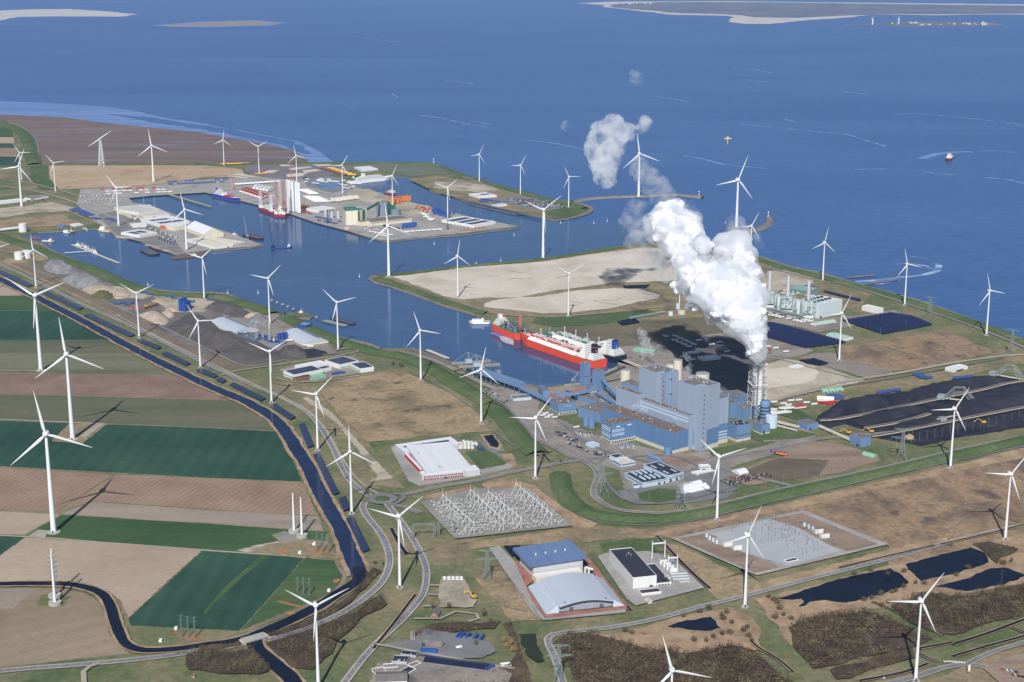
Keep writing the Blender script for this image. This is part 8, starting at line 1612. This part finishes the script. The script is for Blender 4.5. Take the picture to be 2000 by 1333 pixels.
G_WOOD = gmat('woodland_floor', [S(62,54,48), S(84,72,62), S(112,98,78)], .03, fine=.2)
wood('leafless brown scrub wood at the bottom centre around the turbine head', [(1083,1262),(1112,1243),(1150,1238),(1200,1252),(1260,1270),(1340,1280),(1430,1264),(1470,1272),(1502,1300),(1545,1335),(1560,1400),(1150,1400),(1115,1310)], 8,5.9,9,95,1)
wood('leafless brown scrub wood left of the lower right turbine', [(1540,1232),(1560,1216),(1620,1202),(1690,1197),(1740,1212),(1790,1240),(1822,1250),(1760,1272),(1640,1297),(1590,1310),(1560,1275)], 8,5.9,8.5,95,2)
wood('leafless brown scrub wood below the right ponds', [(1742,1188),(1800,1162),(1880,1168),(1960,1152),(2050,1132),(2150,1120),(2150,1180),(1930,1220),(1862,1243),(1820,1238),(1765,1212)], 8,5.9,8.5,95,3)
wood('strip of bare young trees above the dark ditch at the bottom right', [(1622,1312),(1700,1288),(1780,1268),(1786,1288),(1700,1316),(1640,1330)], 5,3,6,30,4)
wood('tall bare grey trees left of the canal bridge', [(365,1280),(430,1276),(492,1270),(500,1285),(530,1312),(505,1322),(430,1318),(366,1312)], 4.6,3.2,11,46,5)
wood('bare grey wood between canal and grass dike', [(520,1262),(580,1241),(620,1228),(672,1206),(715,1182),(748,1165),(753,1182),(706,1212),(672,1246),(630,1288),(612,1310),(575,1306),(540,1282)], 4.8,3.4,10,46,6)
wood('bare hedge strip between canal and curved main road', [(512,1246),(600,1216),(665,1182),(702,1148),(726,1115),(744,1118),(716,1152),(670,1188),(603,1226),(540,1245)], 4.6,2.8,5.5,34,7)
wood('brown scrub beside the long solar shed at the bottom', [(885,1325),(940,1318),(1000,1303),(1010,1270),(985,1225),(1000,1218),(1015,1260),(1036,1335),(1040,1370),(880,1370)], 6,3.6,5.5,36,8)
wood('low scrub around the brick house', [(815,1238),(850,1222),(900,1218),(940,1222),(972,1215),(965,1232),(900,1236),(850,1240),(822,1252)], 6,3.2,5.5,36,9)
wood('brown scrub on the bank left of the bridge road', [(390,1266),(440,1260),(470,1258),(470,1266),(420,1274),(385,1276)], 5,2.6,4.5,30,10)
wood('brown scrub along the upper right pond bank', [(1898,1064),(1935,1060),(1985,1074),(1970,1088),(1945,1104),(1925,1082)], 6,3.4,5,36,11)
def shrub(px, py, r, h, label, group, m=TWIG, seed=0, nm='shrub'):
    g = G(px, py); ro = empty(nm, (g.x,g.y,0),0, label, 'tree' if nm.endswith('tree') else 'shrub', group); rnd = random.Random(seed*7+int(px)); mb = MB()
    for k in range(5): a = rnd.uniform(0,6.28); q = rnd.uniform(0,.5)*r; crown(mb, math.cos(a)*q, math.sin(a)*q, ZT-.3 if nm == 'shrub' else h*.2, r*rnd.uniform(.55,.8), h*rnd.uniform(.7,1),60, rnd)
    mb.build('crown', m, ro); t = MB(); t.tube((0,0,0),(.2,.1,h*.6),.3,.12,n=5,caps=False)
    for k in range(4): a = rnd.uniform(0,6.28); t.tube((.1,0,h*.3),(math.cos(a)*r*.6,math.sin(a)*r*.6,h*.75),.14,.05,n=4,caps=False)
    t.build('trunk', BARK, ro)
sh = [(1334,1207),(1368,1199),(1385,1193),(1408,1206),(1413,1212),(1430,1220),(1419,1200),(1452,1235),(1460,1229),(1463,1246),(1468,1256),(1411,1243),(1425,1239),(1394,1248),(1355,1255),(1380,1256),(1501,1169),(1512,1175),(1518,1182),(1522,1192),(1530,1205),(1545,1212),(1514,1210),(1735,1127),(1742,1160),(1750,1158),(1764,1150),(1700,1118),(1669,1125),(1765,1119),(1788,1143),(1806,1144),(1890,1112),(1868,1127),(1960,1104),(1975,1100),(1945,1094),(1687,1175),(1702,1172),(1720,1165),(1735,1180),(1722,1188),(1760,1185),(1575,1260),(1640,1277),(1680,1272),(1625,1207),(1800,1180),(1235,1240),(1220,1236)]
for k, (x, y) in enumerate(sh): w = 'round the small kite shaped pond' if k < 16 else 'on the reed slope right of the grass lane' if k < 23 else 'near the three large ponds' if k < 41 else 'among the reeds by the ditches'; c = ['leafless brown','olive tinged'][k % 3 == 0]; shrub(x, y, 3.6+(k*37%5)*.6,4+(k*13%4), 'round '+c+' shrub '+w, c+' shrubs '+w, [TWIG, TWIGG][k % 3 == 0], k)
for k, (x, y, r, h, lb) in enumerate([(944,1206,5,11,'bare round tree right of the dirt track loop'),(960,1226,5.5,12,'bare round tree below the dirt track loop'),(877,1190,4,10,'bare tree above the brick house'),(811,1246,3.5,9,'dark bare tree beside the flagpoles'),(768,713,5,6,'left bush of the pair on the meadow by the green factory'),(784,717,6,7,'right bush of the pair on the meadow by the green factory'),(717,967,4,6,'bush beside the roundabout'),(733,1103,3,4,'small bush on the verge by the long solar field'),(748,1105,3,4,'second small bush on the verge by the long solar field'),(930,1263,4,6,'bush on the island of the dark yard'),(826,1266,3,5,'dark bush beside the grey gabled bungalow')]):
    shrub(x, y, r, h, lb, None, TWIG if k != 9 else TWIGG, k+50, 'tree' if k < 4 else 'shrub')
for k, (x, y) in enumerate([(990,1268),(997,1260),(985,1255),(1002,1275)]): shrub(x, y, 4,6, 'orange willow shrub beside the grass lane', 'orange willow shrubs', leaf_mat('willow_orange_%d' % k, [S(150,110,70), S(182,136,88), S(200,156,108)]), k+80)
for k, (x, y) in enumerate([(845,1190),(850,1193),(862,1232),(870,1233),(880,1234),(890,1234),(900,1235),(910,1235),(918,1234)]): shrub(x, y, 2.4,8, 'thin bare tree in the row below the brick house', 'tree row below the brick house', TWIG, k+90, 'tree')
# ---------------- steam ----------------
def Q(px, py, D):
    d = ray(px, py); t = D/d[1]; return Vector((d[0]*t, D, CAM_H+d[2]*t))
def cloud_mesh(name, blobs, voxel, disp, label, cat, mat, group=None, kind=None):
    mb = MB()
    bmv = bmesh.new()
    for c, r, sq in blobs:
        bmesh.ops.create_icosphere(bmv, subdivisions=3, radius=1, matrix=Matrix.Translation(c) @ Matrix.Diagonal((r, r*sq, r, 1)))
    me = bpy.data.meshes.new(name); bmv.to_mesh(me); bmv.free()
    o = bpy.data.objects.new(name, me); COL.objects.link(o); me.materials.append(mat)
    rm = o.modifiers.new('union', 'REMESH'); rm.mode = 'VOXEL'; rm.voxel_size = voxel; rm.use_smooth_shade = True
    for k, (sz, st, tp) in enumerate(disp):
        tx = bpy.data.textures.new(name+'_t%d' % k, tp); tx.noise_scale = sz
        if tp == 'CLOUDS': tx.noise_depth = 3
        dm = o.modifiers.new('d%d' % k, 'DISPLACE'); dm.texture = tx; dm.strength = st; dm.mid_level = .5 if tp == 'CLOUDS' else .35; dm.texture_coords = 'GLOBAL'
        if k == 0:
            r2 = o.modifiers.new('r2', 'REMESH'); r2.mode = 'VOXEL'; r2.voxel_size = voxel*.8; r2.use_smooth_shade = True
    return tag(o, label, cat, group, kind)
def steam_surface():
    m = bpy.data.materials.new('dense_steam'); m.use_nodes = True; n = m.node_tree.nodes; l = m.node_tree.links; n.clear()
    o = n.new('ShaderNodeOutputMaterial'); d = n.new('ShaderNodeBsdfDiffuse'); d.inputs[0].default_value = (.78,.79,.81,1); t = n.new('ShaderNodeBsdfTranslucent'); t.inputs[0].default_value = (.74,.77,.83,1)
    mx = n.new('ShaderNodeMixShader'); mx.inputs[0].default_value = .3; l.new(d.outputs[0], mx.inputs[1]); l.new(t.outputs[0], mx.inputs[2]); l.new(mx.outputs[0], o.inputs[0]); return m
def steam_volume(name, dens, scale, lo, hi, soft=True):
    m = bpy.data.materials.new(name); m.use_nodes = True; n = m.node_tree.nodes; l = m.node_tree.links; n.clear()
    o = n.new('ShaderNodeOutputMaterial'); v = n.new('ShaderNodeVolumePrincipled'); v.inputs['Color'].default_value = (.97,.98,1,1); v.inputs['Anisotropy'].default_value = .2
    l.new(v.outputs[0], o.inputs['Volume'])
    if scale:
        tc = n.new('ShaderNodeTexCoord'); nz = n.new('ShaderNodeTexNoise'); nz.inputs['Scale'].default_value = scale; nz.inputs['Detail'].default_value = 5; nz.inputs['Roughness'].default_value = .62; nz.inputs['Distortion'].default_value = .4
        l.new(tc.outputs['Object'], nz.inputs['Vector']); mr = n.new('ShaderNodeMapRange'); mr.inputs[1].default_value = lo; mr.inputs[2].default_value = hi; mr.inputs[3].default_value = 0; mr.inputs[4].default_value = dens
        l.new(nz.outputs['Fac'], mr.inputs[0]); l.new(mr.outputs[0], v.inputs['Density'])
    else: v.inputs['Density'].default_value = dens
    return m
PL = [(1478,690,15,2502),(1477,678,20,2505),(1472,662,27,2512),(1466,645,33,2522),(1452,628,36,2535),(1470,618,30,2540),(1430,612,40,2555),(1405,590,40,2580),(1450,590,42,2575),(1470,570,30,2590),(1380,570,40,2605),(1350,545,36,2635),(1420,558,44,2620),(1395,545,40,2640),(1340,515,30,2670),(1362,535,38,2660),(1325,480,36,2710),(1300,452,38,2745),(1288,440,28,2760),(1310,425,34,2770),(1320,408,22,2790),(1340,440,32,2770),(1352,462,32,2750),(1370,485,22,2730),(1440,480,30,2760),(1415,478,24,2770),(1462,495,20,2745),(1450,515,28,2720),(1468,535,24,2690),(1425,520,22,2710),(1478,600,18,2560),(1472,645,22,2515)]
STEAM = steam_surface()
root = empty('steam_plume', (406,2500,120),0, 'huge billowing white steam plume rising from the lattice chimney', 'steam plume')
def cl(name, lst, k, voxel, disp, mat, parent=root, label=None, cat=None, group=None, sq=1.15):
    bl = [(Q(px, py, D)-(parent.location if parent else Vector()), r*k*D/FPX, sq) for px, py, r, D in lst]
    o = cloud_mesh(name, bl, voxel, disp, label, cat, mat, group)
    if parent: o.parent = parent
    return o
CORE = [p if i not in (24,25,26) else (p[0],p[1]+6,p[2]*.78,p[3]) for i, p in enumerate(PL)]+[(1388,530,26,2660),(1315,500,20,2700),(1400,610,24,2560),(1360,590,20,2600),(1330,560,18,2640),(1486,560,16,2600)]
cl('dense_core', CORE, .79,3.0, [(30,34,'CLOUDS'),(13,15,'CLOUDS'),(5,5.5,'CLOUDS')], STEAM)
cl('soft_edge', PL, 1.03,5, [(34,34,'CLOUDS'),(12,10,'CLOUDS')], steam_volume('steam_veil', .13,.04,.36,.62))
cl('thin_wisps', [(1250,470,22,2790),(1272,500,22,2780),(1300,525,20,2740),(1265,445,18,2800),(1400,500,26,2760),(1440,455,22,2800),(1470,470,18,2780),(1345,410,14,2820),(1300,390,12,2830)], 1.25,5, [(26,40,'CLOUDS'),(11,16,'CLOUDS')], steam_volume('steam_wisp', .05,.035,.47,.72))
r2 = empty('drifting_steam', (300,3400,300),0, 'torn grey white steam cloud drifting over the sea beyond the plume', 'steam cloud')
cl('cloud_body', [(1190,262,34,3300),(1172,285,30,3300),(1200,250,26,3300),(1185,320,26,3280),(1178,345,22,3270),(1200,300,20,3280),(1168,330,14,3270),(1230,255,18,3320),(1258,247,15,3320)], 1.1,6, [(40,44,'CLOUDS'),(14,14,'CLOUDS')], steam_volume('steam_torn', .07,.03,.45,.64), r2)
cl('trailing_veil', [(1250,330,18,3150),(1268,350,24,3100),(1290,372,22,3050),(1245,405,16,3080),(1235,430,18,3050),(1228,445,14,3000),(1300,385,16,3000)], 1.2,5, [(30,46,'CLOUDS'),(11,18,'CLOUDS')], steam_volume('steam_veil_thin', .03,.035,.46,.68), r2)
r3 = empty('small_steam_puff', (250,3600,300),0, 'tiny faint steam puff far up over the sea', 'steam cloud'); cl('cloud_body', [(1103,243,9,3600),(1108,250,7,3600),(1243,150,13,4200),(1250,158,9,4200)], 1.1,4, [(20,26,'CLOUDS'),(8,10,'CLOUDS')], steam_volume('steam_puff_thin', .03,.05,.46,.7), r3)
for k, (pts, lb) in enumerate([([(1260,712,3),(1258,700,5),(1256,690,6),(1260,680,7),(1256,670,6)],'thin steam column on the left boiler tower'),([(1338,742,4),(1340,730,6),(1345,722,8),(1349,714,5)],'steam puff on the rim of the right boiler tower'),([(1250,808,5),(1245,800,7),(1240,795,7),(1247,790,5)],'steam puff on the brown roof of the turbine hall, left one'),([(1330,833,4),(1324,826,5),(1318,820,5)],'steam puff on the brown roof of the turbine hall, right one'),([(1345,702,6),(1340,696,6),(1336,692,4)],'steam puff above the tall cream silos'),([(1275,690,5),(1270,678,6),(1262,665,8),(1255,655,9),(1250,648,7)],'faint curl of steam above the green roofed yard')]):
    D0 = G(pts[0][0], pts[0][1]+(105 if k < 2 else 38 if k < 4 else 30)).y
    rr = empty('steam_puff', tuple(Q(pts[0][0], pts[0][1], D0)),0, lb, 'steam', 'small steam puffs'); cl('puff', [(x, y, q, D0) for x, y, q in pts], 1.15,1.6, [(9,7,'CLOUDS')], steam_volume('puff_%d' % k, .22,.16,.46,.74), rr)
# ---------------- haze: real air round the camera and everything below the sky ----------------
hz = MB(); hz.box(-70000,-4000, ZW-1.0,70000,95000,900)
hm = bpy.data.materials.new('haze_air'); hm.use_nodes = True; hn = hm.node_tree.nodes; hn.clear()
ho = hn.new('ShaderNodeOutputMaterial'); hv = hn.new('ShaderNodeVolumePrincipled')
hv.inputs['Color'].default_value = (.46,.66,1.0,1); hv.inputs['Density'].default_value = HAZE_D; hv.inputs['Anisotropy'].default_value = 0.2
hm.node_tree.links.new(hv.outputs[0], ho.inputs['Volume'])
tag(hz.build('haze', hm), kind='stuff')
